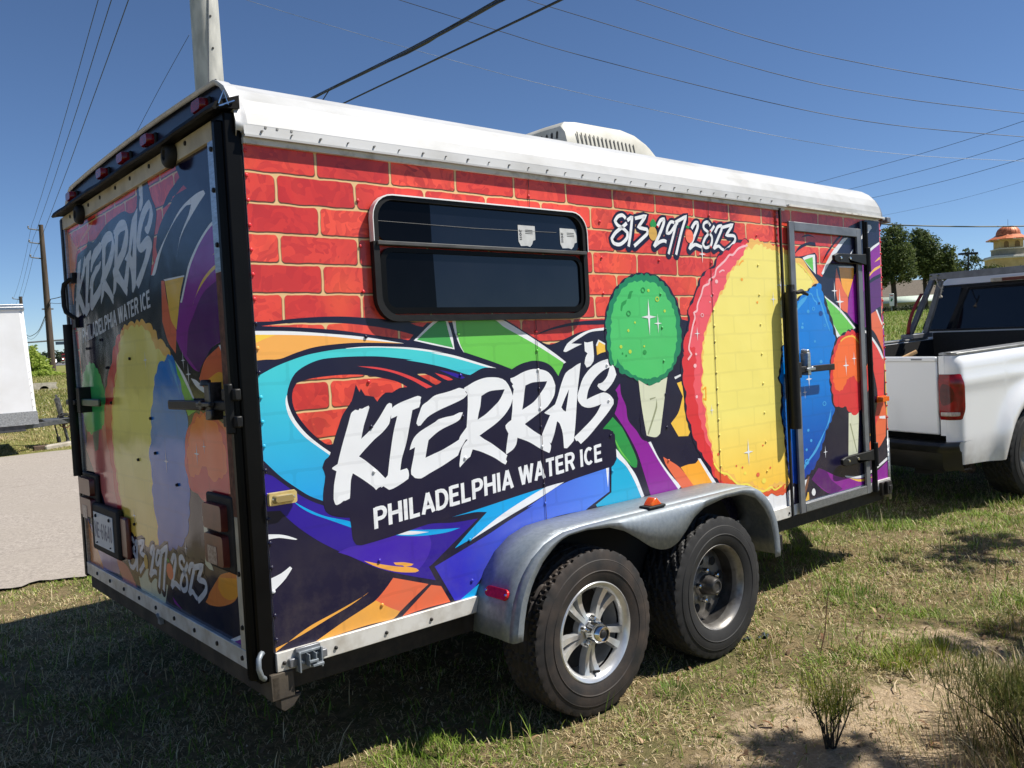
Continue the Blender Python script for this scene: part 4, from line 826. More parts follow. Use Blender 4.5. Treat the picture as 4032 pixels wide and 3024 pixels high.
def text_quads(s, w=.16):
    """[(char, [quad strips in unit coordinates])], total advance"""
    x = 0; out = []
    for ch in s:
        if ch == ' ': x += .30; continue
        adv, strokes = GL[ch]; polys = []
        for st in strokes:
            P = [np.array(p,float) for p in st]; n = len(P); Lp=[];Rp=[]
            for i in range(n):
                a = P[i]-P[max(i-1,0)]; c = P[min(i+1,n-1)]-P[i]
                la, lc = np.linalg.norm(a), np.linalg.norm(c)
                t = (a/la if la>1e-9 else 0)+(c/lc if lc>1e-9 else 0); t = t/np.linalg.norm(t); nn = np.array((-t[1],t[0]))
                k = 1.0
                if la>1e-9 and lc>1e-9: k = 1/max(.5,abs((a/la)@t))
                Lp.append(P[i]+nn*w/2*k); Rp.append(P[i]-nn*w/2*k)
            polys.append((Lp,Rp))
        out.append((ch, x, polys)); x += adv+.07
    return out, x-.07

wrap = Ink('side')
wrap.poly('brick', [(0,57),(4209,57),(4209,1702),(0,1702)])
for lay,k,sm,pts in ART:
    if lay == 'side': wrap.poly(k, pts, 75 if sm else 38, None, SIDE_LIM)
wrap_o = wrap.done("side_wrap", T)
logo = Ink('side')
# (the logo's navy backing is the last navy shape of the side list)
logo_part = None
li = 0; names = ["letter"]*8
LET_O = [a for a in ART if a[0]=='logo']
tag_i = Ink('side')
tq, adv = text_quads("PHILADELPHIA WATER ICE", .185)
bx, bz, ex, ez, hh = 392.0, 391.0, 1562.0, 490.5, 75.0
def tagline(I, f, k):
    sc = None
    LIFT[I.side] += STEP
    for ch, x, polys in tq:
        for Lp,Rp in polys:
            LIFT[I.side] += STEP*.05
            n = len(Lp); vs = [to3(I.side, f(x+p[0], p[1])) for p in Lp]+[to3(I.side, f(x+p[0], p[1])) for p in Rp]
            I.mb.add(vs, [(i,i+1,n+i+1,n+i) for i in range(n-1)], I.mi(k))
tagline(tag_i, lambda x,y: (bx+(ex-bx)*x/adv, bz+(ez-bz)*x/adv+hh*y), 'white')
tag_o = tag_i.done("tagline_lettering", wrap_o)
for lay,k,sm,pts in LET_O:
    I = Ink('side'); I.poly(k, pts, 34)
    if k == 'navy':
        I.done("letter_counter", wrap_o)
    else: I.done("letter", wrap_o)
ph = Ink('side')
for pts,w in STROKES: ink_stroke(ph,'navy',[(x+2,z-3) for x,z in pts], w*.72+30)
for pts,w in STROKES: ink_stroke(ph,'white',pts, w*.68)
ph.done("phone_number", wrap_o)
WAVES = {'greenS3':(54,12),'greenS':(48,11),'redS':(88,15),'pinkS':(74,14),'yellowO':(62,15),'yellowS':(58,14),'blueS':(66,13),'orangeS':(46,12),'coral2':(70,12),'navyS':(60,9)}
sc_ = Ink('side')
for lay,k,sm,pts in ART:
    if lay == 'scoop': sc_.poly(k, pts, 75 if sm else 42, WAVES.get(k) if k!='navyS' else (60,6), SIDE_LIM)
dr_ = Ink('side')
for lay,k,sm,pts in ART:
    if lay == 'door': dr_.poly(k, pts, 75 if sm else 38, WAVES.get(k), SIDE_LIM)
for side_pts in [q for q in HILITE if q[0] != 'lime']:
    I = sc_ if side_pts[1][0][0] < 3035 else dr_
    ink_stroke(I, side_pts[0], side_pts[1], side_pts[2])
for side,m,cx,cy,rx,ry in ELLS:
    if side=='s': (sc_ if cx < 3035 else dr_).poly(m, ellipse(cx,cy,rx,ry))
for m,cx,cy,rx,ry in RINGS:
    I = sc_ if cx < 3035 else dr_
    o_ = ellipse(cx,cy,rx,ry); i_ = ellipse(cx,cy,rx*.62,ry*.62); n = len(o_); LIFT['side'] += STEP
    I.mb.add([to3('side',p) for p in o_+i_], [(j,(j+1)%n,n+(j+1)%n,n+j) for j in range(n)], I.mi(m))
for nm,cx,cy,r in STARS:
    if nm=='s': star(sc_ if cx < 3035 else dr_, cx, cy, r)
sc_.done("scoop_print", wrap_o); dr_.done("door_print", wrap_o)

# panel seams and their rivet rows
b = MB()
for x in (1.206, 2.412):
    b.box(x-.0008,x+.0008,-.0066,-.0050,.06,1.70)
b.pieces("panel_joint", simple("joint_line",(74,52,56),(56,44,50),.6), T)
def ink_at(x, z):
    X, Z = x*1000, z*1000; hit = 'white'
    for k, P in PAINTED:
        x0, z0 = P[:,0], P[:,1]; x1, z1 = np.roll(x0,-1), np.roll(z0,-1)
        c = ((z0 > Z) != (z1 > Z)); 
        if not c.any(): continue
        xi = x0[c]+(Z-z0[c])*(x1[c]-x0[c])/(z1[c]-z0[c])
        if (xi > X).sum() % 2: hit = k
    return hit
def rivets(name, spots):
    mb_ = MB(); keys = []
    for x,z,_ in spots:
        if .38 < x < 1.57 and -.008 < z-(.391+.0995*(x-.392)/1.17) < .083: continue
        k = ink_at(x,z)
        k = 'redS' if k == 'brick' else k
        if k not in keys: keys.append(k)
        mi = keys.index(k)
        mb_.lathe([(.0068,-.0045),(.0060,-.0064),(.0036,-.0074),(.0004,-.0077)], (x,0,z), 8, mi)
    mats = [pm(k) for k in keys]
    kind(mb_.build(name, mats, T, 60), "stuff")
sp = []
for z in np.arange(.10,1.68,.0785):
    sp.append((.004,z, 0 if z>1.13 else (3 if z>1.0 else (1 if z>.69 else (6 if z>.6 else 2)))))
for x in (.403,.806,1.206,1.62,2.012,2.42,2.83):
    for z in np.arange(.12,1.68,.158 if x not in(1.206,2.42) else .079):
        if .43<x<1.51 and 1.1<z<1.58: continue
        if 1.0<x<2.6 and z<.3: continue
        if x<.5: mi = 0 if z>1.13 else (1 if .85<z<1.05 else (3 if .5<z<.62 else 2))
        elif x<1.6: mi = 0 if z>1.1 else (3 if .6<z<.95 else 2)
        elif x<2.2: mi = 0 if z>1.29 or x<1.7 else 5
        elif x<2.6: mi = 0 if z>1.3 or z<.4 else 4
        else: mi = 4 if z<1.45 else 0
        sp.append((x,z,mi))
for z in np.arange(.05,1.66,.035): sp.append((3.026,z, 4 if z<1.43 else 0))
rivets("panel_rivets", sp)
assert LIFT['side'] < .0042, LIFT

# lower trim, door opening black joints
b = MB()
for x0,x1 in ((-.004,.86),(2.56,3.026),(3.99,4.205)):
    b.box(x0,x1,-.014,0,-.004,.058)
b.pieces("lower_trim", alu_trim, T, 30, .002)
b = MB()
for x in (.02,.207,.407,.6,2.65,2.85,3.01,4.02): b.lathe([(.007,-.013),(.006,-.019),(.0005,-.021)],(x,0,.022),8)
kind(b.build("trim_bolts", frame_steel, T, 60), "stuff")
# ---------------- window
def rrect(x0,x1,z0,z1,r,n=6):
    out=[]
    for cx,cz,a0 in ((x1-r,z1-r,0),(x0+r,z1-r,90),(x0+r,z0+r,180),(x1-r,z0+r,270)):
        out += [(cx+r*math.cos(R(a0+90*k/n)), cz+r*math.sin(R(a0+90*k/n))) for k in range(n+1)]
    return out
def ring(mb_, o, i, y0, y1, mi=0):
    n=len(o)
    vs=[(x,y0,z) for x,z in o]+[(x,y1,z) for x,z in o]+[(x,y1,z) for x,z in i]+[(x,y0,z) for x,z in i]
    fs=[]
    for k in range(n):
        j=(k+1)%n; fs+=[(k,j,n+j,n+k),(n+k,n+j,2*n+j,2*n+k),(2*n+k,2*n+j,3*n+j,3*n+k)]
    return mb_.add(vs,fs,mi)
WX0,WX1,WZ0,WZ1 = .440,1.505,1.118,1.566
wpart = MB(); ring(wpart, rrect(WX0,WX1,WZ0,WZ1,.085), rrect(WX0+.024,WX1-.024,WZ0+.022,WZ1-.016,.07), -.006,-.030)
window = wpart.build("window_frame", black_paint, T, 40)
b = MB(); o = [p for p in rrect(WX0-.001,WX1+.001,WZ0-.001,WZ1+.003,.087) if p[1] > 1.40]; i_ = [p for p in rrect(WX0+.002,WX1-.002,WZ0+.002,WZ1-.002,.083) if p[1] > 1.40]
o = [(WX1+.001,1.40)]+o+[(WX0-.001,1.40)]; i_ = [(WX1-.002,1.40)]+i_+[(WX0+.002,1.40)]
n = len(o); b.add([(x,-.008,z) for x,z in o]+[(x,-.036,z) for x,z in o]+[(x,-.036,z) for x,z in i_],[(k,k+1,n+k+1,n+k) for k in range(n-1)]+[(n+k,n+k+1,2*n+k+1,2*n+k) for k in range(n-1)])
b.build("white_edging", white_paint, window, 40)
b = MB(); b.box(WX0+.012,WX1-.012,-.040,-.012,1.388,1.402); b.build("divider_bar", simple("bar_grey",(74,74,74),(56,56,56),.55), window, bevel=.002)
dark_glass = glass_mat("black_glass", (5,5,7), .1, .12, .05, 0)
b = MB(); b.prism(rrect(WX0+.02,WX1-.02,1.398,WZ1-.012,.065),1,-.0135,-.0115); b.build("upper_pane", win_glass, window)
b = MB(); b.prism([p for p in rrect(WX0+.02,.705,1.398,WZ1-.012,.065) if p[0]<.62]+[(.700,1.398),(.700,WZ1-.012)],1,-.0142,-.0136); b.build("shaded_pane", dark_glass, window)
b = MB(); ring(b, rrect(WX0+.028,WX1-.028,WZ0+.028,1.382,.05), rrect(WX0+.05,WX1-.045,WZ0+.05,1.366,.035), -.012,-.024); b.build("sash", black_gloss, window, 40)
b = MB(); b.prism(rrect(WX0+.045,WX1-.04,WZ0+.045,1.372,.035),1,-.0165,-.0145); b.build("lower_pane", win_glass, window)
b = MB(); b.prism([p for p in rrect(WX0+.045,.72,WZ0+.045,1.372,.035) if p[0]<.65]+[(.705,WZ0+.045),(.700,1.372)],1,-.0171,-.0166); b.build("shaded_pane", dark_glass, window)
b = MB(); b.tube([(.47,-.0145,1.475),(.9,-.0145,1.472),(1.34,-.0145,1.478)],.0012,4); b.build("cable", sticker_ink, window)
for sx,sw in ((1.127,.092),(1.36,.098)):
    z0,z1 = 1.412,1.498
    pts=[(sx,z1),(sx+sw,z1),(sx+sw,z0+.03),(sx+sw*.86,z0+.026),(sx+sw*.8,z0+.012),(sx+sw*.66,z0),(sx+sw*.5,z0+.004),(sx+.012,z0+.002),(sx,z0+.02)]
    b=MB(); b.prism(pts,1,-.0152,-.0142)
    st=b.build("window_sticker", sticker_m, window)
    b=MB(); q,ad=text_quads("2011",.2)
    for ch,x,polys in q:
        for Lp,Rp in polys:
            k=len(Lp); f=lambda p:(sx+.006+p[1]*.012, -.0157, z1-.018-(x+p[0])*.042/ad)
            b.add([f(p) for p in Lp]+[f(p) for p in Rp],[(i,i+1,k+i+1,k+i) for i in range(k-1)])
    for rr_ in (.2,.28,.36):
        b.box(sx+sw*.42,sx+sw*.85,-.0157,-.0155,z1-.085*rr_-.0025,z1-.085*rr_)
    kind(b.build("sticker_print", sticker_ink, st, 0, recalc=False),"stuff")

# ---------------- side entry door
door_f = MB()
X0,X1,Z0,Z1 = 3.115,3.925,.0,1.634; fw = .052
door_f.add([],[])
def bar(mb_, x0,x1,z0,z1,mi=0): mb_.box(x0,x1,-.026,-.0118,z0,z1,mi)
b=MB(); bar(b,X0,X0+fw,Z0+.0,.487); bar(b,X0,X0+fw,.487,Z1); bar(b,X1-fw,X1,Z0,Z1); bar(b,X0+fw,X1-fw,Z1-fw,Z1); bar(b,X0+fw,X1-fw,Z0,Z0+fw)
entry = b.build("entry_door_frame", grey_paint, T, bevel=.003)
b=MB()
for k in range(9): b.box(X0+fw+.004,X1-fw-.004,-.0275,-.026,Z0+.006+k*.005,Z0+.0085+k*.005)
kind(b.build("kick_ribs", alu, entry),"stuff")
b=MB(); b.box(3.0325,3.0445,-.0245,-.0118,.0,1.70); b.box(3.9675,3.9805,-.0245,-.0118,.0,1.69); b.pieces("door_seal", black_rub, T)
b=MB(); b.cyl((3.048,-.055,.487),(3.048,-.055,1.237),.030,.030,16); b.cyl((3.048,-.055,1.237),(3.048,-.055,1.262),.018,.014,12); b.build("gas_strut", black_paint, entry)
b=MB(); b.tube([(3.05,-.05,1.247),(3.12,-.055,1.236),(3.16,-.055,1.243),(3.235,-.05,1.225)],[.011,.011,.014,.008],8); b.box(3.075,3.105,-.05,-.02,1.2,1.28); b.build("strut_hook", frame_steel, entry)
for zc in (1.445,.236):
    b=MB(); s_=1 if zc>1 else 1
    b.prism([(3.56,zc-.012),(3.60,zc-.028),(3.90,zc-.03),(3.945,zc-.035),(3.945,zc+.035),(3.90,zc+.03),(3.60,zc+.026),(3.56,zc+.014)],1,-.045,-.0265)
    b.cyl((3.972,-.04,zc-.075),(3.972,-.04,zc+.075),.016,.016,12)
    h=b.build("door_hinge", black_paint, entry, bevel=.004)
    b=MB(); b.lathe([(.009,-.045),(.008,-.051),(.0005,-.052)],(3.74,0,zc),10); b.lathe([(.009,-.045),(.008,-.051),(.0005,-.052)],(3.63,0,zc),10); b.pieces("hinge_bolt", chrome, h, 60)
b=MB(); b.cyl((3.975,-.035,.0),(3.975,-.035,1.68),.009,.009,8); b.build("lock_rod", black_paint, entry)
b=MB(); b.box(3.09,3.47,-.068,-.056,.79,.826); lb=b.build("latch_bar", frame_steel, entry, bevel=.004)
b=MB(); b.box(3.168,3.198,-.075,-.0265,.775,.9); b.cyl((3.183,-.07,.9),(3.183,-.03,.91),.018,.014,10); b.box(3.15,3.235,-.082,-.06,.80,.816); b.cyl((3.21,-.08,.81),(3.21,-.06,.81),.012,.012,10); b.build("latch_keeper", alu, lb, bevel=.003)
b=MB(); b.box(3.045,3.11,-.07,-.03,.765,.85); b.build("latch_bracket", frame_steel, lb, bevel=.003)

# lamps and brackets on the side
def loft(mb_, o0, y0, o1, y1, mi=0):
    n=len(o0); mb_.add([(x,y0,z) for x,z in o0]+[(x,y1,z) for x,z in o1],[(k,(k+1)%n,n+(k+1)%n,n+k) for k in range(n)]+[tuple(range(n,2*n))],mi)
b=MB(); loft(b, rrect(.0,.1,.533,.577,.008), -.010, rrect(.002,.098,.535,.575,.008), -.022)
bl=b.build("marker_lamp", gold_lens, T, 30)
b=MB(); loft(b, rrect(.012,.088,.541,.569,.008), -.0225, rrect(.02,.08,.545,.565,.008), -.034); b.build("lamp_lens", glass_mat("clear_lens",(150,132,84),.08), bl, 40)
b=MB()
for x in (.016,.084): b.lathe([(.006,-.022),(.005,-.026),(.0004,-.027)],(x,0,.555),8)
b.pieces("lamp_screw", chrome, bl, 60)
b=MB(); b.box(4.07,4.18,-.016,-.0118,.549,.591); loft(b, rrect(4.075,4.175,.552,.588,.006),-.016, rrect(4.085,4.168,.556,.585,.006),-.045); b.build("amber_marker", amber_lens, T, 30)
b=MB(); b.box(4.31,4.36,-.01,.05,1.70,1.735); b.box(4.27,4.32,.0,.03,1.712,1.724); b.build("corner_lamp_box", grey_paint, T, bevel=.004)
b=MB(); b.box(.032,.062,-.03,-.014,.004,.032); b.box(.14,.168,-.03,-.014,.008,.034); b.box(.057,.146,-.026,-.0142,-.016,.06)
br=b.build("hold_down_bracket", grey_paint, T, bevel=.003)
b=MB(); b.box(.06,.144,-.038,-.026,.042,.05); b.box(.06,.066,-.044,-.026,-.016,.05); b.box(.138,.144,-.044,-.026,-.016,.05); b.box(.088,.092,-.056,-.026,.0,.04); b.box(.112,.116,-.056,-.026,.0,.04); b.box(.088,.12,-.06,-.05,.012,.02); b.box(.1,.14,-.058,-.04,-.004,.004); b.cyl((.078,-.026,.012),(.078,-.036,.012),.007,.006,8); b.cyl((.13,-.026,.03),(.13,-.034,.03),.006,.005,8)
b.build("bracket_fins", galv, br, bevel=.001)
b=MB(); b.box(4.05,4.18,-.035,-.0145,-.04,.045); b.box(4.08,4.10,-.055,-.035,-.03,.05); b.box(4.12,4.16,-.05,-.035,-.01,.02); b.build("front_bracket", frame_steel, T, bevel=.003)

# ---------------- chassis
b=MB()
b.box(.0,L,.035,.085,-.088,-.006); b.box(0,L,Wd-.085,Wd-.035,-.088,-.006)
for x in np.arange(.4,4.2,.45): b.box(x,x+.05,.085,Wd-.085,-.07,-.01)
b.pieces("chassis_rail", frame_steel, T, 30, .003)
b=MB(); b.box(-.028,.0,-.018,Wd-.02,-.09,-.014); b.box(-.03,.05,-.018,.03,-.092,-.006)
b.build("rear_beam", beam_dirt, T, bevel=.003)
b=MB(); b.prism([(.0,-.09),(.075,-.09),(.045,-.125),(.012,-.135),(0,-.125)],1,-.014,.03); b.build("corner_gusset", beam_dirt, T, bevel=.002)
b=MB(); b.box(2.88,2.95,-.004,.07,-.175,-.088); b.build("jack_stub", frame_steel, T, bevel=.004)
b=MB(); b.tube([(-.035,.012,.062),(-.05,-.004,.07),(-.066,-.018,.058),(-.07,-.024,.03),(-.06,-.018,.0),(-.045,-.004,-.014)],.009,8); b.build("tie_ring", galv, T, 60)
b=MB(); b.cyl((-.03,1.02,-.012),(-.05,1.02,-.02),.014,.014,10); b.box(-.045,-.03,1.005,1.035,-.05,-.012); b.build("beam_hook", galv, T)
b=MB(); b.box(L+.07,5.30,1.03,1.11,-.09,-.01); b.prism([(L+.05,.3),(L+.05,.42),(5.1,1.03),(5.1,1.11),(5.02,1.11)],2,-.088,-.012); b.prism([(L+.05,Wd-.3),(L+.05,Wd-.42),(5.1,Wd-1.03),(5.1,Wd-1.11),(5.02,Wd-1.11)],2,-.0885,-.0125)
b.cyl((5.0,1.07,-.45),(5.0,1.07,.35),.035,.035,12); b.box(5.3,5.45,1.02,1.12,-.08,.02)
b.build("tow_tongue", frame_steel, T, bevel=.004)
b=MB(); b.prism([(x+(.035 if x<1.5 else -.03),z-.03) for x,z in [(.86,-.05),(.90,.12),(.98,.21),(1.1,.255),(1.2,.26),(2.25,.26),(2.36,.25),(2.45,.2),(2.5,.1),(2.54,-.05)]],1,-.0116,-.002); b.build("wheel_back_panel", dark_void, T)  # flat black panel laid on the side wall behind the wheels
# axles and leaf springs, seen only in the dark under the fender
b=MB()
for ax in (1.256,2.074):
    b.cyl((ax,-.02,-.15),(ax,Wd+.02,-.15),.03,.03,10)
    b.tube([(ax-.3,.06,-.10),(ax,.06,-.19),(ax+.3,.06,-.10)],.018,6)
b.pieces("axle", frame_steel, T)

# ---------------- wheels
def make_tyre(mat, R0, wv, blocks, seed):
    """tyre with real tread grooves; outer side faces -y"""
    rn = random.Random(seed); n = 216
    prof=[]  # (y, r, tread rib index or None)
    hw=.105
    prof += [(-hw*.80,.192,None),(-hw*.93,.200,None),(-hw*1.02,.222,None),(-hw*1.05,.243,None),(-hw*1.075,.246,None),(-hw*1.05,.249,None),(-hw*1.055,.272,None),(-hw*1.03,R0-.048,None),(-hw*1.035,R0-.046,None),(-hw*1.005,R0-.043,None),(-hw*.985,R0-.034,None),(-hw*.955,R0-.016,'s'),(-hw*.92,R0-.006,'s')]
    ys=np.linspace(-hw*.88,hw*.88,25)
    for i,y in enumerate(ys):
        crown=R0-.006*(abs(y)/hw)**2
        prof.append((y,crown,i))
    prof += [(hw*.90,R0-.010,'s'),(hw*.96,R0-.022,None),(hw*1.03,R0-.06,None),(hw*1.05,.246,None),(hw*.9,.2,None)]
    rows=[]
    for j in range(n):
        a=2*math.pi*j/n; row=[]
        for (y,r,t) in prof:
            rr=r
            if t=='s':
                if (j%6)<2: rr-=.005
            elif t is not None:
                rib=t%6
                if wv: # chevron blocks
                    ph=(j+ (t*1.7))%9
                    if t in (6,12,18): rr-=.012
                    elif ph<2.2: rr-=.012
                else:
                    if t in (5,6,12,18,19): rr-=.013
                    else:
                        ph=(j+ (2 if t%4<2 else 0))%8
                        if ph<1 or (ph==4 and (t<4 or t>18)): rr-=.010
            row.append((rr*math.cos(a), y, rr*math.sin(a)))
        rows.append(row)
    mb_=MB(); mb_.grid(rows+[rows[0]])
    return mb_
def wheel_base(name, x, z, yc, R0, wv, tm, lab):
    w = MB(); w.lathe([(.190,.0),(.186,-.02),(.176,-.045),(.172,.09)],(0,0,0),48)
    hub = w.build(name, alloy if not wv else wheel_grey, T, 40)
    hub.location=(x,yc,z); hub["label"]=lab
    t=make_tyre(tm,R0,wv,0,3); t.build("tyre", tm, hub, 25)
    return hub
YC=-.118
w1 = wheel_base("wheel",1.252,-.150,YC,.334,False,tyre_a,"rear wheel with bright five double-spoke alloy rim")
# alloy: lip, twin spokes, hub
b=MB(); b.lathe([(.172,-.06),(.176,-.085),(.188,-.098),(.198,-.102),(.203,-.098),(.200,-.090),(.192,-.082)],(0,0,0),64)
b.build("rim_lip", alloy, w1, 40)
b=MB()
for k in range(5):
    for s_ in (-1,1):
        a0=2*math.pi*k/5+R(50)+s_*R(8); a1=2*math.pi*k/5+R(50)+s_*R(10.5)
        P0=[];P1=[]
        rows=[]
        for t in np.linspace(0,1,7):
            a=a0+(a1-a0)*t**1.3; r=.055+(.178-.055)*t; wdt=.0125+.003*t+.006*t**3; yy=-.074+.012*math.sin(math.pi*t)-.006*t
            c=Vector((r*math.cos(a),0,r*math.sin(a))); nn=Vector((-math.sin(a),0,math.cos(a)))
            rows.append([tuple(c+nn*wdt+Vector((0,yy+.03,0))),tuple(c+nn*wdt*.7+Vector((0,yy,0))),tuple(c-nn*wdt*.7+Vector((0,yy,0))),tuple(c-nn*wdt+Vector((0,yy+.03,0)))])
        b.grid(rows)
b.lathe([(.0,-.07),(.062,-.07),(.068,-.062),(.066,-.03)],(0,0,0),40)
b.build("spokes", alloy, w1, 35)
b=MB(); b.lathe([(.172,.03),(.06,.035),(.0005,.035)],(0,0,0),32); b.build("brake_drum", frame_steel, w1)
b=MB(); b.lathe([(.046,-.068),(.044,-.10),(.040,-.125),(.030,-.142),(.027,-.142),(.024,-.132),(.0005,-.132)],(0,0,0),36); hc=b.build("hub_cap", chrome, w1, 40)
b=MB(); b.lathe([(.018,-.133),(.016,-.139),(.008,-.141),(.0004,-.141)],(0,0,0),20); b.build("hub_plug", black_rub, hc, 60)
for k in range(5):
    a=2*math.pi*k/5+R(14); b=MB(); b.lathe([(.0105,-.066),(.0105,-.082),(.007,-.091),(.0004,-.094)],(.062*math.cos(a)*.86,0,.062*math.sin(a)*.86),10); b.build("lug_nut", chrome, w1, 40)
b=MB(); b.cyl((.0,-.07,-.168),(.004,-.10,-.158),.006,.005,8); b.build("valve_stem", black_rub, w1)

w2 = wheel_base("wheel",2.074,-.150,YC,.330,True,tyre_b,"front wheel with dull grey steel rim and round holes")
b=MB(); b.lathe([(.178,.0),(.176,-.06),(.184,-.088),(.196,-.097),(.201,-.093),(.197,-.085)],(0,0,0),64); b.lathe([(.176,.012),(.14,-.002),(.12,-.012),(.06,-.004),(.052,-.018),(.0,-.018)],(0,0,0),48)
b.build("rim_lip", wheel_rim, w2, 40)
b=MB()
for k in range(8):
    a=2*math.pi*k/8+.2; c=(.118*math.cos(a),0,.118*math.sin(a)); b.lathe([(.021,-.0155),(.019,-.0165),(.0005,-.0165)],c,16)
b.pieces("vent_hole", dark_void, w2, 40)
b=MB(); b.lathe([(.052,-.012),(.046,-.03),(.040,-.075),(.034,-.085),(.026,-.087),(.024,-.082),(.0005,-.082)],(0,0,0),32); hc2=b.build("hub_cap", wheel_grey, w2, 40)
for k in range(5):
    a=2*math.pi*k/5+R(100); b=MB(); b.lathe([(.013,-.015),(.013,-.035),(.009,-.046),(.0004,-.05)],(.072*math.cos(a),0,.072*math.sin(a)),10); b.build("lug_nut", chrome, w2, 40)
for w_ in (w1,w2):
    c=copy_tree(w_,T); c.location=(w_.location.x,Wd+.118,w_.location.z); c.rotation_euler=(0,0,R(180)); c["label"]="wheel on the far side of the trailer"

# ---------------- double fender
YO=-.245
top=[(.800,-.072),(.812,0),(.832,.075),(.868,.145),(.925,.208),(1.0,.255),(1.09,.281),(1.2,.287)]+[(x,.288) for x in np.linspace(1.35,2.25,8)]+[(2.36,.280),(2.44,.245),(2.51,.175),(2.55,.09),(2.565,.0),(2.568,-.09)]
b=MB(); rows=[]
for (x,z) in top:
    rows.append([(x,-.002,z),(x,-.08,z),(x,-.16,z),(x,YO+.03,z-.002)])
b.grid(rows)
fender=b.build("fender", galv, T, 35, solid=.004)
low=[(.840,-.072),(.852,0),(.872,.07),(.905,.135),(.96,.2),(1.03,.25),(1.085,.272),(1.2,.276),(1.326,.264),(1.42,.232),(1.50,.185),(1.57,.14),(1.63,.115),(1.69,.108),(1.75,.122),(1.81,.164),(1.87,.213),(1.948,.246),(2.1,.266),(2.25,.262),(2.35,.228),(2.42,.165),(2.47,.09),(2.492,.0),(2.498,-.09)]
def interp(path, n):
    P=[np.array(p) for p in path]; d=[0]
    for i in range(1,len(P)): d.append(d[-1]+np.linalg.norm(P[i]-P[i-1]))
    out=[]
    for t in np.linspace(0,d[-1],n):
        k=max(0,min(len(P)-2,int(np.searchsorted(d,t)-1))); f=(t-d[k])/(d[k+1]-d[k]+1e-9); out.append(P[k]+(P[k+1]-P[k])*f)
    return out
def topz(x): return float(np.interp(x,[p[0] for p in top],[p[1] for p in top]))
rows=[]
lowi=interp(low,70)
# pair each lower-edge point with a point of the top line at a matching share
lx=[p[0] for p in lowi]; topi=[]
xs_t=[p[0] for p in top]; 
ti=interp(top,70)
topx=[]
for p in lowi:
    x=p[0]; f=(x-.84)/(2.498-.84)
    if f<.16:
        k=p; # near the back lip, follow the arch
        topx.append(None)
    else: topx.append(None)
SA=interp(top[:8],18); LA=interp(low[:8],18); SB=interp([(1.2,.287)]+list(top[8:17]),40); LB=interp(low[7:21],40); SC=interp(top[16:],14); LC=interp(low[20:],14)
for a_,c_ in list(zip(SA,LA))+list(zip(SB,LB))[1:]+list(zip(SC,LC))[1:]:
    a_=np.array(a_); c_=np.array(c_)
    rows.append([(a_[0],YO+.03,a_[1]-.002),(a_[0]+(c_[0]-a_[0])*.12,YO+.012,a_[1]+(c_[1]-a_[1])*.12-.003),(a_[0]+(c_[0]-a_[0])*.35,YO,a_[1]+(c_[1]-a_[1])*.35),(c_[0],YO,c_[1])])
b=MB(); b.grid(rows); b.build("fender_skirt", galv, fender, 50, solid=.004)
b=MB()
rx=[(.829,.068),(.856,.127)]
n_=Vector((.127-.068,0,-(.856-.829))).normalized()*-1
c0=Vector((.835,-.122,.085))
u_=Vector((0,-1,0)); v_=Vector((.035,0,.072)).normalized(); nn=Vector((-v_.z,0,v_.x))
pts=rrect(-.066,.066,-.021,.021,.019,5)
vs0=[c0+u_*p[0]+v_*p[1]+nn*.003 for p in pts]; vs1=[c0+u_*p[0]*.96+v_*p[1]*.94+nn*.012 for p in pts]
k=len(pts); b.add(vs0+vs1,[(i,(i+1)%k,k+(i+1)%k,k+i) for i in range(k)]+[tuple(range(k,2*k))])
rfl=b.build("fender_reflector", red_reflect, fender, 40)
b=MB()
for s_ in (-.058,.058):
    q=c0+u_*s_+nn*.012; b.cyl(q,q+nn*.005,.006,.004,8)
b.pieces("reflector_screw", chrome, rfl)
b=MB(); b.box(1.60,1.71,YO+.02,YO+.08,.288,.299); mk=b.build("marker_base", black_rub, fender, bevel=.004)
b=MB(); b.prism([(1.618,.299),(1.694,.299),(1.68,.312),(1.662,.330),(1.65,.330),(1.63,.314)],1,YO+.028,YO+.072); b.build("marker_lens", simple("red_amber_lens",(222,70,36),(232,110,40),.2,scale=40), mk, bevel=.004)

# ---------------- roof air conditioner
ac=MB()
Y0,Y1=.74,1.42; XA,XB=2.185,2.965; ZB=1.955; ZT=2.262
prof=[(XA-.02,ZB),(XA-.012,2.13),(XA,2.225),(XA+.03,2.252),(XA+.12,ZT),(2.68,ZT+.004),(2.80,2.248),(2.90,2.208),(2.965,2.15),(XB+.03,2.06),(XB+.035,ZB)]
rows=[]
for t,(dy,sc) in enumerate(((-.02,.0),(-.008,.55),(.012,.86),(.045,1.0),(.2,1.02),(.48,1.02),(.635,1.0),(.668,.86),(.688,.55),(.70,.0))):
    rows.append([(x,Y0+dy,ZB+(z-ZB)*(sc if z>ZB+.2 else min(1,sc+.0)) if sc>0 else ZB) for x,z in prof])
ac.grid(rows)
acu=ac.build("air_conditioner", plastic_w, T, 40)
slot_m=simple('slot_shade',(58,58,55),(40,40,38),.8)
b=MB()
for k in range(15):
    x=2.262+k*.0335; z1=2.192-.0012*k; b.add([(x,Y0-.0165,2.09),(x+.009,Y0-.0165,2.09),(x+.009,Y0-.0005,z1),(x+.0045,Y0+.0008,z1+.006),(x,Y0-.0005,z1)],[(0,1,2,3,4)])
b.pieces("side_slot", slot_m, acu)
b=MB()
for k in range(14):
    y=.80+k*.042; b.add([(XA-.0190,y,2.04),(XA-.0190,y+.018,2.04),(XA-.0052,y+.018,2.195),(XA-.0042,y+.009,2.205),(XA-.0052,y,2.195)],[(0,1,2,3,4)])
b.pieces("rear_slot", slot_m, acu)

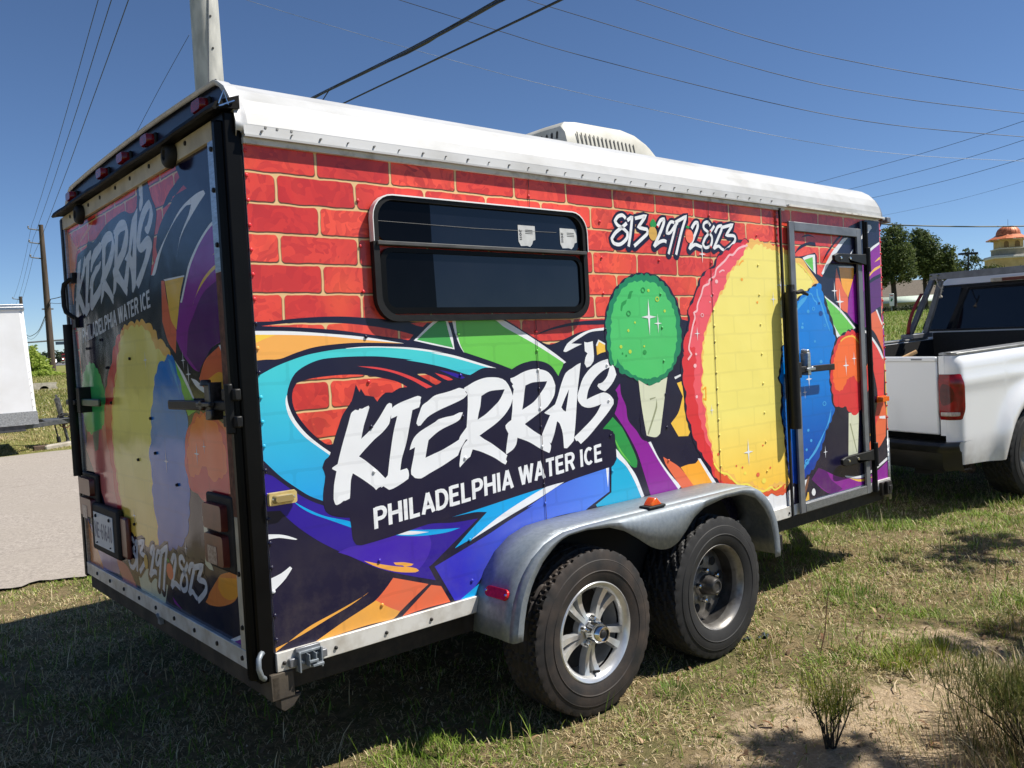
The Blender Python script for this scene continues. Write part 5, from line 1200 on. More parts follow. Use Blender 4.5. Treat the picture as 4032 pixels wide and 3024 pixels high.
# ---------------- rear face
b=MB(); fill=[(y,z-.004) for y,z in secl]; fill=[(0,.0)]+[(max(.004,min(Wd-.004,y)),z) for y,z in fill]+[(Wd,0)]
b.prism(fill,0,-.010,.02); b.build("rear_header", dark_navy, T, 30)
b=MB(); b.box(-.060,-.004,-.004,.100,-.03,1.785); b.cyl((-.062,.03,-.02),(-.062,.03,1.76),.020,.020,10); b.build("corner_post", black_gloss, T, bevel=.006)
b=MB(); b.box(-.050,-.004,Wd-.03,Wd+.012,-.03,1.785); b.build("corner_post", black_paint, T, bevel=.006)
# door leaf with printed wrap
b=MB(); b.box(-.030,-.011,.103,2.148,-.012,1.79); rdoor=b.build("rear_door", black_paint, T)
rw=Ink('rear')
for lay,k,sm,pts in ART:
    if lay=='rear':
        wave=WAVES.get(k) if k in('yellowO','yellowS','blueS','redS','orangeS','greenS') else None
        if wave: wave=(wave[0]*1.3,wave[1]*1.1)
        rw.poly(k,pts,75 if sm else 38,wave,REAR_LIM)
rq,radv=tq,adv
tagline(rw, lambda x,y:(1938-(1938-893)*x/radv, 1150+(1246-1150)*x/radv+68*y),'greyw')
for pts,w in RSTROKES: ink_stroke(rw,'navy',pts,w*.9+34)
for pts,w in RSTROKES: ink_stroke(rw,'greyw',pts,w*.95)
for side,m,cx,cy,rx,ry in ELLS:
    if side=='r': rw.poly(m, ellipse(cx,cy,rx,ry))
for nm,cx,cy,r in STARS:
    if nm=='r': star(rw,cx,cy,r)
rw.done("rear_wrap", rdoor)
# edge strips
b=MB(); b.box(-.0455,-.030,.104,.176,.49,1.30); b.build("rusty_edge_strip", rust, rdoor, bevel=.002)
b=MB(); b.box(-.0445,-.030,.108,.180,1.30,1.74); b.build("bright_edge_strip", alu, rdoor, bevel=.002)
b=MB(); b.box(-.0445,-.030,.090,.172,.045,.49); b.build("cream_edge_strip", cream_paint, rdoor, bevel=.002)
b=MB(); b.box(-.046,-.030,.090,2.165,-.016,.045); b.build("bottom_edge_strip", alu_trim, rdoor, bevel=.002)
b=MB(); b.box(-.046,-.030,.133,2.148,1.728,1.79); b.build("top_edge_strip", cream_paint, rdoor, bevel=.002)
b=MB(); b.box(-.044,-.030,2.092,2.150,.045,1.728); b.build("far_edge_strip", alu, rdoor, bevel=.002)
b=MB()
for y in (.367,.56,.754,.993,1.194,1.426,1.617,1.95): b.lathe([(.009,-.046),(.008,-.050),(.0005,-.051)],(0,y,1.769),8,axis='x')
for y in (.16,.38,.6,.82,1.04,1.26,1.48,1.7,1.92,2.12): b.lathe([(.009,-.046),(.008,-.051),(.0005,-.052)],(0,y,.015),8,axis='x')
for z in (1.70,1.567,1.389,.3,.12): b.lathe([(.009,-.0445),(.008,-.050),(.0005,-.051)],(0,.145,z),8,axis='x')
for z in np.arange(.15,1.7,.19): b.lathe([(.007,-.044),(.006,-.048),(.0005,-.049)],(0,2.12,z),8,axis='x')
kind(b.build("edge_screws", frame_steel, rdoor, 60),"stuff")
b=MB()
for y,z in [(1.92,.9),(1.86,1.12),(1.62,1.15),(1.55,1.02),(1.20,1.05),(.98,.80),(.95,.66),(.72,.55),(1.18,.62),(1.30,.33),(1.52,.86)]: b.lathe([(.007,-.033),(.006,-.040),(.0004,-.041)],(0,y,z),7,axis='x')
kind(b.build("door_rivets", black_rub, rdoor, 60),"stuff")
# header lights, gutter, hinge drums
for y,z in ((.247,1.868),(.794,1.878),(1.107,1.876),(1.417,1.874),(1.961,1.870)):
    b=MB(); b.box(-.022,-.010,y-.052,y+.052,z-.030,z+.022); cl=b.build("clearance_light", black_rub, T, bevel=.004)
    b=MB(); pts=rrect(y-.045,y+.045,z-.022,z+.020,.016,4); n=len(pts); b.add([(-.022,p,q) for p,q in pts]+[(-.042,p,q) for p,q in pts]+[(-.050,y+(p-y)*.86,z+(q-z)*.86) for p,q in pts],[(i,(i+1)%n,n+(i+1)%n,n+i) for i in range(n)]+[(n+i,n+(i+1)%n,2*n+(i+1)%n,2*n+i) for i in range(n)]+[tuple(range(2*n,3*n))]); b.build("light_lens", red_lens, cl, 40)
b=MB(); pg=[(-.010,1.838),(-.045,1.826),(-.088,1.808),(-.098,1.790),(-.092,1.784),(-.060,1.792),(-.010,1.796)]
rows=[]
for y in np.linspace(-.02,2.09,24):
    wv=.004*math.sin(y*9)+.003*math.sin(y*23); rows.append([(x+wv*.6,y,z+wv) for x,z in pg])
b.grid(rows); b.add(rows[0],[tuple(range(7))]); b.add(rows[-1],[tuple(range(7))]); gt=b.build("rain_gutter", simple("tar_black",(9,9,9),(16,15,14),.6,scale=16,spec=.12,bmp=.2,bscale=30), T, 40)
b=MB(); b.tube([(-.08,-.022,1.80),(-.062,-.024,1.842),(-.05,-.024,1.80),(-.08,-.024,1.792),(-.03,-.026,1.815)],.003,5); b.build("wire_clip", chrome, gt)
for y,z in ((.492,1.752),(1.728,1.742)):
    b=MB(); b.lathe([(.010,-.046),(.043,-.047),(.046,-.054),(.044,-.070),(.036,-.078),(.020,-.080),(.016,-.072),(.0005,-.072)],(0,y,z),24,axis='x'); b.build("door_bumper", black_rub, rdoor, 40)
# cam-bar latches
b=MB(); b.box(-.080,-.068,.083,.630,.845,.880); lt=b.build("latch_bar", black_paint, rdoor, bevel=.006)
worn=simple("worn_steel",(92,92,94),(48,46,45),.4,.6,scale=30)
b=MB(); b.box(-.090,-.0455,.185,.232,.815,.94); b.cyl((-.09,.21,.93),(-.09,.21,.95),.02,.016,10); b.box(-.10,-.08,.17,.29,.86,.875); b.cyl((-.10,.25,.865),(-.075,.25,.865),.018,.018,10); b.box(-.098,-.086,.16,.2,.82,.85); b.build("latch_keeper", worn, lt, bevel=.003)
b=MB(); b.box(-.085,-.062,-.012,.098,.795,.832); b.box(-.085,-.062,-.012,.098,.880,.918); b.cyl((-.085,.03,.775),(-.085,.03,.935),.016,.016,12); b.build("hinge_clamp", black_paint, lt, bevel=.005)
dark_green = simple("green_bar",(22,82,48),(16,60,38),.35)
b=MB(); b.box(-.078,-.066,1.56,2.02,.845,.880); lt2=b.build("latch_bar", dark_green, rdoor, bevel=.006)
b=MB(); b.box(-.085,-.030,1.86,1.92,.812,.935); b.box(-.092,-.07,1.93,2.10,.85,.875); b.cyl((-.085,2.02,.862),(-.06,2.02,.862),.02,.02,10); b.build("latch_keeper", black_paint, lt2, bevel=.004)
b=MB(); b.box(-.082,-.066,2.02,2.11,.85,.876); b.build("latch_tongue", galv, lt2, bevel=.003)
# tail lights
def taillight(y0,y1,z0,z1,lens):
    b=MB(); b.box(-.050,-.0335,y0,y1,z0,z1); tl=b.build("tail_light", black_rub, rdoor, bevel=.02)
    for (a0,a1) in lens:
        b=MB(); pts=rrect(y0+.045,y1-.018,a0,a1,.012,3); n=len(pts); cy=(y0+y1)/2; cz=(a0+a1)/2
        b.add([(-.049,p,q) for p,q in pts]+[(-.072,cy+(p-cy)*.95,cz+(q-cz)*.94) for p,q in pts],[(i,(i+1)%n,n+(i+1)%n,n+i) for i in range(n)]+[tuple(range(n,2*n))])
        ln=b.build("light_lens", red_dull, tl, 30)
    b=MB(); yc=(y0+y1)/2+.03; zc=(z0+z1)/2-.075; b.box(-.0735,-.072,yc-.045,yc+.035,zc-.032,zc+.030); b.build("clear_insert", simple("clear_insert",(176,160,152),(120,96,88),.3,scale=90), tl)
    return tl
taillight(.158,.392,.292,.556,((.434,.526),(.312,.422)))
t2=taillight(1.80,2.075,.284,.512,((.405,.49),(.30,.392)))
# plate
b=MB(); b.box(-.066,-.0335,1.45,1.885,.148,.378); pf=b.build("plate_frame", black_rub, rdoor, bevel=.012)
b=MB(); b.box(-.069,-.0663,1.515,1.825,.180,.338); pl=b.build("licence_plate", plate_white, pf, bevel=0)
b=MB(); q,ad=text_quads("NE-61640",.15)
for ch,x,polys in q:
    for Lp,Rp in polys:
        k=len(Lp); f=lambda p:(-.0696,1.812-(x+p[0])*.284/ad,.218+p[1]*.075)
        b.add([f(p) for p in Lp]+[f(p) for p in Rp],[(i,i+1,k+i+1,k+i) for i in range(k-1)])
b.build("plate_number", plate_blue, pl, 0, recalc=False)
b=MB()
for y in (1.56,1.78):
    for z in (.322,.194): b.lathe([(.009 if z>.3 else .004,-.069),(.007 if z>.3 else .003,-.075),(.0004,-.076)],(0,y,z),8,axis='x')
b.pieces("plate_bolt", black_rub, pl, 60)
b=MB(); b.box(-.055,-.0335,1.352,1.446,.165,.352); b.build("plate_side_box", red_dull, pf, bevel=.01)  # plain dark red box added beside the plate frame, not a lamp
# prop tube and grab handle at the far edge
b=MB(); b.cyl((-.085,1.99,.50),(-.085,1.99,1.245),.021,.021,12); b.build("prop_tube", black_paint, rdoor)
b=MB(); b.tube([(-.035,2.0,1.47),(-.055,2.01,1.468),(-.078,2.03,1.445),(-.083,2.035,1.41),(-.083,2.035,1.34),(-.078,2.03,1.31),(-.055,2.01,1.285),(-.035,2.0,1.27)],.011,8); b.box(-.05,-.033,1.98,2.03,1.45,1.50); b.box(-.05,-.033,1.98,2.03,1.23,1.28); b.build("grab_handle", black_paint, rdoor, 40)

# ------------------------------------------------------------------ pickup truck (local: +x forward, +y towards its far side, origin at the near end of the tailgate)
def car_paint(name, c, dirt):
    m, nt, b = newmat(name); co = coords(nt)
    sp = N(nt,"ShaderNodeSeparateXYZ"); nt.links.new(co, sp.inputs[0])
    d = math_(nt,'MULTIPLY', ramp(nt, sp.outputs[2], .62, .38), ramp(nt, noise(nt, co, 6, 5), .3, .75))
    nt.links.new(mixc(nt, math_(nt,'MULTIPLY',d,dirt), lin(c), lin((126,112,96))), b.inputs['Base Color'])
    b.inputs['Roughness'].default_value = .28; b.inputs['Coat Weight'].default_value = .6; b.inputs['Coat Roughness'].default_value = .06
    return m
tp = car_paint("white_truck_paint", (232,233,235), .75)
truck = thing("pickup_truck", "white pickup truck with grey rack behind its cab, hitched in front of the trailer", "pickup truck", (5.5,.196,0), (0,R(-1.7),R(-10)))
K = truck
def flare(d, z):
    r = math.hypot(d-1.07, z-.36)
    return -.055*math.exp(-((r-.52)/.085)**2)
def side_y(d, z):
    rc = .10
    y = -.14
    if d < rc: y += rc - math.sqrt(max(0, rc*rc-(rc-d)**2))
    if z > 1.14: y += ((z-1.14)/.08)**2*.03
    y += -.012*math.exp(-((z-1.02)/.05)**2) if d > .05 else 0
    if z < .62: y += ((.62-z)/.26)**2*.03
    return y + flare(d,z)*min(1,max(0,d/.25))
def low_z(d):
    if .62 < d < 1.52: return .36+math.sqrt(max(0,.455**2-(d-1.07)**2))
    return .40-.03*min(1,d/.5)
ds = list(np.linspace(0,.1,7))+list(np.linspace(.14,.60,12))+list(np.linspace(.617,1.523,30))+list(np.linspace(1.56,2.35,10))
rows=[]
for d in ds:
    z0=low_z(d); rows.append([(d,side_y(d,z),z) for z in np.linspace(z0,1.225,26)])
b=MB(); b.grid(rows)
b.grid([[(d,side_y(d,1.225),1.225) for d in ds],[(d,-.03,1.228) for d in ds],[(d,.03,1.222) for d in ds],[(d,.03,.75) for d in ds]])
b.grid([[(.0,y,z) for z in np.linspace(.62,1.225,8)] for y in (-.045,.0)])
bside=b.build("bed_side", tp, K, 40)
b=MB(); rows=[]
for a in np.linspace(R(-2),R(182),28): rows.append([(1.07+.452*math.cos(a),-.15,.36+.452*math.sin(a)),(1.07+.452*math.cos(a),.12,.36+.452*math.sin(a))])
b.grid(rows); b.build("wheel_well", black_rub, K)
b=MB(); b.box(.02,2.35,1.52,1.66,.55,1.225); b.build("bed_side", tp, K, bevel=.02)
b=MB(); b.box(.04,2.28,1.505,1.518,.66,1.215); b.box(.04,2.28,.034,.046,.66,1.205); b.pieces("bed_lining", black_rub, K)
b=MB(); b.box(.05,2.2,-.115,.03,1.226,1.245); b.box(.05,2.2,1.52,1.64,1.226,1.245); b.box(.02,.3,-.09,-.03,1.245,1.252); b.pieces("rail_cap", simple("rail_cap",(150,150,148),(120,120,118),.4,.3), K, 30, .006)
b=MB(); b.box(-.012,.03,.008,1.52,.625,1.215); b.box(-.022,.035,.006,1.522,1.18,1.222); tg=b.build("tailgate", tp, K, bevel=.012)
b=MB()
for y in (.12,.55,.8,1.3): b.box(-.024,-.01,y,y+.09,1.196,1.208)
b.pieces("tailgate_clip", grey_paint, tg)
b=MB(); b.box(.03,2.3,.03,1.6,.62,.66); b.box(2.25,2.3,.03,1.5,.66,1.285); b.build("bed_black_panels", black_rub, K)  # black bed floor and a tall black panel at its front
# lamp wrapped round the corner
def lamp_pt(u,z,off):
    # path from the tailgate seam round the corner
    if u < .45: d=0; y=-.0-.045*u/.45; n=Vector((-1,0,0))
    else:
        a=(u-.45)/.55*R(78); d=.1-.1*math.cos(a) if True else 0; y=-.045-.095*math.sin(a); n=Vector((-math.cos(a),-math.sin(a),0))
    p=Vector((d,y,z))+n*off; return tuple(p)
def lamp_patch(z0,z1,u0,u1,off,pw=.12):
    rows=[]
    for u in np.linspace(u0,u1,18):
        e=(u-u0)/(u1-u0); s_=1 if e<1-pw else math.sqrt(max(0,1-((e-1+pw)/pw)**2))*.24+.76
        zc=(z0+z1)/2; hh_=(z1-z0)/2*s_
        rows.append([lamp_pt(u,zc+hh_*t,off*(1-(abs(t)**6))+.001) for t in np.linspace(-1,1,14)])
    return rows
b=MB(); b.grid(lamp_patch(.742,1.088,.03,1.0,.016)); lamp=b.build("tail_light", simple("truck_red_lens",(150,14,20),(108,8,14),.1,scale=14), K, 50)
b=MB(); b.grid(lamp_patch(.768,.808,.16,.84,.019)); b.build("reverse_lens", simple("reverse_lens",(206,196,186),(140,120,112),.15,scale=120,stretch=(1,6,.2)), lamp, 50)
b=MB(); rows=[]
for u in np.linspace(.12,.72,14):
    e=(u-.42)/.30; h_=.082*math.sqrt(max(0,1-e*e)); rows.append([lamp_pt(u,.935+h_*t,.0185) for t in np.linspace(-1,1,8)])
b.grid(rows); b.build("brake_lens", simple("dark_red_lens",(92,6,10),(70,4,8),.12,scale=20), lamp, 50)
# bumper
b=MB(); rows=[]
for s_ in np.linspace(-.14,1.74,24):
    k=min(1,max(0,(s_+.14)/.12)); kk=min(1,max(0,(1.74-s_)/.12)); f=math.sqrt(min(k,kk)*(2-min(k,kk)))
    x=-.12*f
    rows.append([(x+.16,s_,.575),(x+.02,s_,.578),(x,s_,.556),(x+.012,s_,.515),(x+.03,s_,.50),(x+.035,s_,.40),(x+.06,s_,.36),(x+.16,s_,.36)])
b.grid(rows); b.build("rear_bumper", simple("dark_bumper",(22,23,25),(34,34,36),.3,scale=9), K, 40)
b=MB(); b.box(.03,2.5,.1,.25,.3,.46); b.box(.03,2.5,1.35,1.5,.3,.46); b.cyl((1.07,-.02,.37),(1.07,1.6,.37),.06,.06,12); b.box(.3,2.0,.2,1.4,.35,.6); b.build("truck_frame", dark_void, K)
b=MB(); b.cyl((.50,.55,.345),(.30,.03,.330),.034,.034,16); ex=b.build("exhaust_pipe", rust, K)
b=MB(); b.tube([(.31,.05,.331),(.27,-.06,.328)],[.040,.043],18,caps=False); b.cyl((.30,.03,.331),(.299,.027,.331),.038,.038,16); b.build("exhaust_tip", simple("tip",(190,180,168),(120,104,92),.3,.8,scale=50), ex)
# wheel
tw=MB(); tw.lathe([(.0,-.03),(.1,-.035),(.17,-.06),(.2,-.05),(.2,.08)],(0,0,0),32)
tw_o=tw.build("wheel", wheel_rim, K, 40); tw_o.location=(1.07,.0,.365)
t_=make_tyre(tyre_b,.334,True,0,5); tyo=t_.build("tyre", tyre_b, tw_o, 25); tyo.scale=(1.13,1.25,1.13)
c=copy_tree(tw_o,K); c.location=(1.07,1.6,.365); c.rotation_euler=(0,0,R(180)); c["label"]="rear wheel on the far side"
# cab
b=MB()
cs=[(-.13,.55),(-.15,.95),(-.13,1.34),(.07,1.90),(.20,1.955),(.35,1.985),(1.25,1.985),(1.45,1.955),(1.53,1.90),(1.73,1.34),(1.75,.95),(1.73,.55)]
b.prism(cs,0,2.36,4.1); b.v=[(x+max(0,z-1.34)*.22 if x<2.4 else x,y,z) for x,y,z in b.v]; b.box(4.1,5.3,-.14,1.74,.5,1.28); 
b.v=[(x,y,z-(.10 if z>1.2 else 0)) for x,y,z in b.v]; cab=b.build("cab", tp, K, 30, bevel=.03)
b=MB(); wpts=[(-.045,1.415),(1.645,1.415),(1.66,1.45),(1.52,1.82),(1.48,1.845),(.12,1.845),(.08,1.82),(-.06,1.45)]
b.prism(wpts,0,2.349,2.356); b.v=[(x+max(0,z-1.34)*.22,y,z) for x,y,z in b.v]; b.v=[(x,y,z-.10) for x,y,z in b.v]; rwin=b.build("rear_window", truck_glass, cab)
b=MB(); rows=[]
cx_,cz_=.8,1.63
ou=[(cx_+(y-cx_)*1.035,cz_+(z-cz_)*1.09) for y,z in wpts]; n=len(wpts)
b.add([(2.346,y,z) for y,z in ou]+[(2.345,y,z) for y,z in wpts],[(i,(i+1)%n,n+(i+1)%n,n+i) for i in range(n)]); b.v=[(x+max(0,z-1.34)*.22,y,z) for x,y,z in b.v]; b.v=[(x,y,z-.10) for x,y,z in b.v]; b.build("window_seal", black_rub, cab)
b=MB(); b.box(2.42,2.475,.50,.98,1.762,1.802); bk=b.build("cargo_lamp", simple("lamp_housing",(196,190,180),(160,152,140),.3,scale=20), cab, bevel=.008)
b=MB(); b.box(2.412,2.4202,.62,.86,1.767,1.797); b.build("brake_lens", red_dull, bk, bevel=.003)
# rack behind the cab
def bars(mb_, segs, w, t):
    for a,c in segs:
        a=Vector(a);c=Vector(c);d=(c-a).normalized();s_=Vector((1,0,0)) if abs(d.x)<.9 else Vector((0,1,0)); u=d.cross(s_).normalized(); v=d.cross(u)
        vs=[]
        for p in (a,c):
            for i,j in ((-1,-1),(1,-1),(1,1),(-1,1)): vs.append(p+u*w/2*i+v*t/2*j)
        mb_.add(vs,[(0,1,2,3),(4,7,6,5),(0,4,5,1),(1,5,6,2),(2,6,7,3),(3,7,4,0)])
b=MB(); bars(b,[((2.20,.0,1.86),(2.20,1.46,1.86)),],.065,.06); bars(b,[((2.2,1.435,1.855),(2.0,1.60,1.26)),((2.2,.03,1.855),(2.0,-.10,1.26)),((2.24,1.38,1.825),(2.18,1.54,1.26)),((2.24,.1,1.825),(2.18,-.05,1.26))],.048,.04)
bars(b,[((2.21,1.41,1.825),(2.21,1.25,1.86))],.02,.04)
b.box(1.92,2.25,1.50,1.64,1.245,1.29); b.box(1.92,2.25,-.13,.03,1.245,1.30)
rack=b.build("cab_rack", grey_paint, K, 30, bevel=.004)
b=MB()
for y in (1.44,1.36): b.cyl((2.17,y,1.87),(2.155,y,1.87),.012,.009,8)
b.pieces("rack_bolt", chrome, rack)
b=MB(); rows=[]
for t in np.linspace(0,1,12):
    a=Vector((2.12,1.49,1.70)).lerp(Vector((2.0,1.585,1.29)),t); a.x-=.05*math.sin(math.pi*t); rows.append([tuple(a+Vector((-.03,-.012,0))),tuple(a+Vector((-.03,.028,0)))])
b.grid(rows); st=b.build("ratchet_strap", simple("red_strap",(150,34,34),(110,24,26),.7), None, solid=.003)
st.matrix_world = Matrix.LocRotScale(truck.location, truck.rotation_euler, None)
tag(st,"red ratchet strap hanging down the far leg of the truck rack","strap")
b=MB(); b.tube([(2.16,1.38,1.84),(2.14,1.35,1.77),(2.15,1.32,1.73),(2.14,1.30,1.71)],.006,6); b.tube([(2.14,1.295,1.77),(2.13,1.31,1.71),(2.13,1.32,1.665)],.008,6); b.lathe([(.006,-.02),(.018,-.012),(.016,.0),(.004,.01)],(2.13,1.32,1.66),8,axis='z')
rp_=b.build("knotted_rope", simple("rope",(206,196,178),(160,148,130),.8,scale=60), None); rp_.matrix_world=Matrix.LocRotScale(truck.location, truck.rotation_euler, None)
tag(rp_,"short pale rope with a knotted end hanging from the top of the rack","rope")
b=MB(); b.tube([(.10,.46,1.16),(.26,.35,1.243)],.016,10); ws=b.build("wooden_handle", wood_stick, None); ws.matrix_world=Matrix.LocRotScale(truck.location, truck.rotation_euler, None)
tag(ws,"end of a pale wooden tool handle leaning over the tailgate","tool handle")

# ------------------------------------------------------------------ white cargo trailer across the road
wt = thing("cargo_trailer", "plain white cargo trailer with tread plate skirt and bare tongue across the road", "trailer", (0,0,0))
wt.location=(1.75,13.12,0); wt.rotation_euler=(0,0,R(-6))
body = MB(); X=-4.6
prof=[(X,.50),(X,2.42),(.10,2.42),(.18,.50)]
body.prism(prof,1,.0,2.3)
wb=body.build("body", simple("plain_white_sheet",(240,241,241),(230,230,228),.4,scale=2), wt, bevel=.05)
b=MB(); b.prism([(X-.01,2.36),(.115,2.36),(.10,2.455),(X-.01,2.455)],1,-.02,2.32); b.prism([(X-.012,2.40),(.105,2.40),(.102,2.412),(X-.012,2.412)],1,-.035,2.33); b.build("roof_rail", alu, wt, bevel=.01)
b=MB(); b.prism([(X-.005,.485),(X-.005,.70),(.182,.70),(.192,.485)],1,-.006,2.306); b.build("skirt", simple('skirt_plate',(176,178,178),(140,142,142),.5,.35,scale=60,bmp=.6,bscale=40), wt)
b=MB()
for z in np.arange(.78,2.3,.115): b.cyl(((.13-.045*(z-.7)/1.7),.0,z),((.13-.045*(z-.7)/1.7),-.006,z),.007,.005,6)
for x in np.arange(X+.1,-.1,.3): b.cyl((x,.0,2.33),(x,-.006,2.33),.007,.005,6)
kind(b.build("sheet_rivets", grey_paint, wt),"stuff")
b=MB(); b.box(X,.0,.02,.10,.38,.485); b.prism([(-.3,.05),(-.3,.13),(.82,1.19),(.82,1.11)],2,.385,.465); b.prism([(-.3,2.25),(-.3,2.17),(.82,1.11),(.82,1.19)],2,.3855,.4645)
b.prism([(.35,.8),(.98,1.10),(.98,1.20),(.35,1.5)],2,.4655,.475); b.box(.80,1.10,1.09,1.21,.38,.47); b.prism([(.95,.38),(1.18,.43),(1.2,.47),(.9,.49)],1,1.10,1.20)
b.build("tongue", simple("tongue_paint",(70,72,76),(92,92,92),.5,.3,scale=14), wt, bevel=.006)
b=MB(); b.tube([(.60,1.15,.84),(.66,1.15,.47)],.045,12); b.tube([(.67,1.15,.40),(.72,1.15,.10)],.026,12); b.lathe([(.0,.0),(.09,.004),(.085,.014),(.03,.05),(.028,.10)],(.722,1.15,.012),16,axis='z'); b.cyl((.60,1.15,.84),(.592,1.15,.90),.02,.02,8)
b.build("jack", simple("jack_steel",(56,56,58),(110,108,104),.45,.5,scale=20), wt)
b=MB(); b.tube([(.56,1.1,.46),(.52,1.05,.40),(.54,1.0,.25),(.56,1.0,.14)],.014,6); b.cyl((.56,1.0,.16),(.57,1.0,.06),.034,.034,10); b.tube([(.58,1.1,.50),(.70,1.05,.53),(.80,1.1,.50),(.74,1.2,.47),(.60,1.18,.52),(.66,1.08,.56),(.78,1.08,.54)],.014,6); b.build("wiring_plug", black_rub, wt)
b=MB(); b.tube([(.55,1.08,.47),(.62,1.05,.34),(.72,1.06,.30),(.80,1.08,.36),(.86,1.1,.44)],.012,6); b.tube([(.52,1.1,.47),(.66,1.02,.36),(.84,1.1,.41)],.010,6); b.build("safety_chain", rust, wt)
w3=MB(); w3.lathe([(.0,-.1),(.2,-.1),(.28,-.11),(.33,-.09),(.335,.09),(.28,.1)],(0,0,0),32); w3o=w3.build("wheel", tyre_b, wt, 40); w3o.location=(-3.0,-.05,.33)

# ------------------------------------------------------------------ terrain
def smooth01(t): t=np.clip(t,0,1); return t*t*(3-2*t)
def height(x,y):
    x=np.asarray(x,float); y=np.asarray(y,float)
    dx=x+1.125; dy=y+2.564; r=np.hypot(dx,dy); az=np.degrees(np.arctan2(dy,dx))
    f=1-smooth01((az-34)/22); f=f*smooth01((az+60)/40)
    h=f*(1.12*smooth01((r-13)/16)+.68*smooth01((r-28)/24))
    # the ditch and bank left of the road, and small unevenness
    h=h+.012*np.sin(x*2.3+y*1.1)*np.cos(y*1.9-x*.7)+.006*np.sin(x*7.1)*np.sin(y*6.3)
    g=smooth01((az-70)/6)
    h=h-g*.25*np.exp(-((r-56)/6)**2)+g*.30*np.exp(-((r-80)/14)**2)
    return h
def vnoise(x,y,sc,seed=0):
    """value noise on arrays"""
    x=np.asarray(x,float)*sc; y=np.asarray(y,float)*sc
    xi=np.floor(x).astype(np.int64); yi=np.floor(y).astype(np.int64); fx=x-xi; fy=y-yi
    fx=fx*fx*(3-2*fx); fy=fy*fy*(3-2*fy)
    def h(a,b):
        n=(a*374761393+b*668265263+seed*1442695041)&0x7fffffff
        n=((n^(n>>13))*1274126177)&0x7fffffff
        return ((n^(n>>16))&0xffff)/65535.0
    return (h(xi,yi)*(1-fx)+h(xi+1,yi)*fx)*(1-fy)+(h(xi,yi+1)*(1-fx)+h(xi+1,yi+1)*fx)*fy
def fbm(x,y,sc,seed=0,o=4):
    v=0;a=.5;t=0
    for k in range(o): v=v+a*vnoise(x,y,sc*2**k,seed+k*17); t+=a; a*=.5
    return v/t
def bare(x,y):
    """0 grass .. 1 bare sand"""
    n=fbm(x,y,.75,3); 
    d=.0
    # worn sandy strip running beside the wheels
    strip=np.exp(-((x-2.90-.10*np.sin(y*5.1)-.06*np.sin(y*13))/.26)**2)*smooth01((.15-y)/.35)
    strip2=np.exp(-((y+.80+.25*(x-1.2))/.30)**2)*smooth01((x-.6)/.5)*smooth01((2.6-x)/.9)
    mott=smooth01((x-1.2)/.6)*smooth01((3.4-x)/.5)*smooth01((.0-y)/.25)
    return np.clip((n-.50)*2.4*(1+.5*mott)+.70*strip*(.25+1.5*fbm(x,y,3.1,5))+.12*strip2+.05*mott,0,1)
xs_=np.concatenate([-np.geomspace(900,4,26),np.arange(-3.6,8.01,.055),np.geomspace(8.3,900,34)])
ys_=np.concatenate([-np.geomspace(500,3.6,22),np.arange(-3.2,4.51,.055),np.geomspace(4.8,1200,44)])
GX,GY=np.meshgrid(xs_,ys_,indexing='ij')
GZ=height(GX,GY)
near=(GX>-4)&(GX<8.1)&(GY>-3.5)&(GY<4.6)
BR=bare(GX,GY)
GZ=GZ+np.where(near,((fbm(GX,GY,3.2,9)-.5)*.035-(BR)*.018)*(1-smooth01((GY-3.0)/.5)),0)
nx,ny=GX.shape
gv=np.stack([GX.ravel(),GY.ravel(),GZ.ravel()],1)
idx=np.arange(nx*ny).reshape(nx,ny)
gf=np.stack([idx[:-1,:-1].ravel(),idx[1:,:-1].ravel(),idx[1:,1:].ravel(),idx[:-1,1:].ravel()],1)
def np_mesh(name, v, f, mats, parent=None, attr=None, smooth=True):
    me=bpy.data.meshes.new(name); nv=len(v); nf,k=f.shape
    me.vertices.add(nv); me.vertices.foreach_set("co",np.asarray(v,np.float32).ravel())
    me.loops.add(nf*k); me.loops.foreach_set("vertex_index",np.asarray(f,np.int32).ravel())
    me.polygons.add(nf); me.polygons.foreach_set("loop_start",np.arange(0,nf*k,k,dtype=np.int32))
    me.polygons.foreach_set("use_smooth",np.full(nf,smooth))
    for m in (mats if isinstance(mats,(list,tuple)) else [mats]): me.materials.append(m)
    if attr is not None:
        for an,(ty,data) in attr.items():
            a=me.attributes.new(an,ty,'POINT')
            a.data.foreach_set("value" if ty=='FLOAT' else "color", np.asarray(data,np.float32).ravel())
    me.update(); me.validate()
    o=bpy.data.objects.new(name,me); COL.objects.link(o)
    if parent is not None: o.parent=parent
    return o
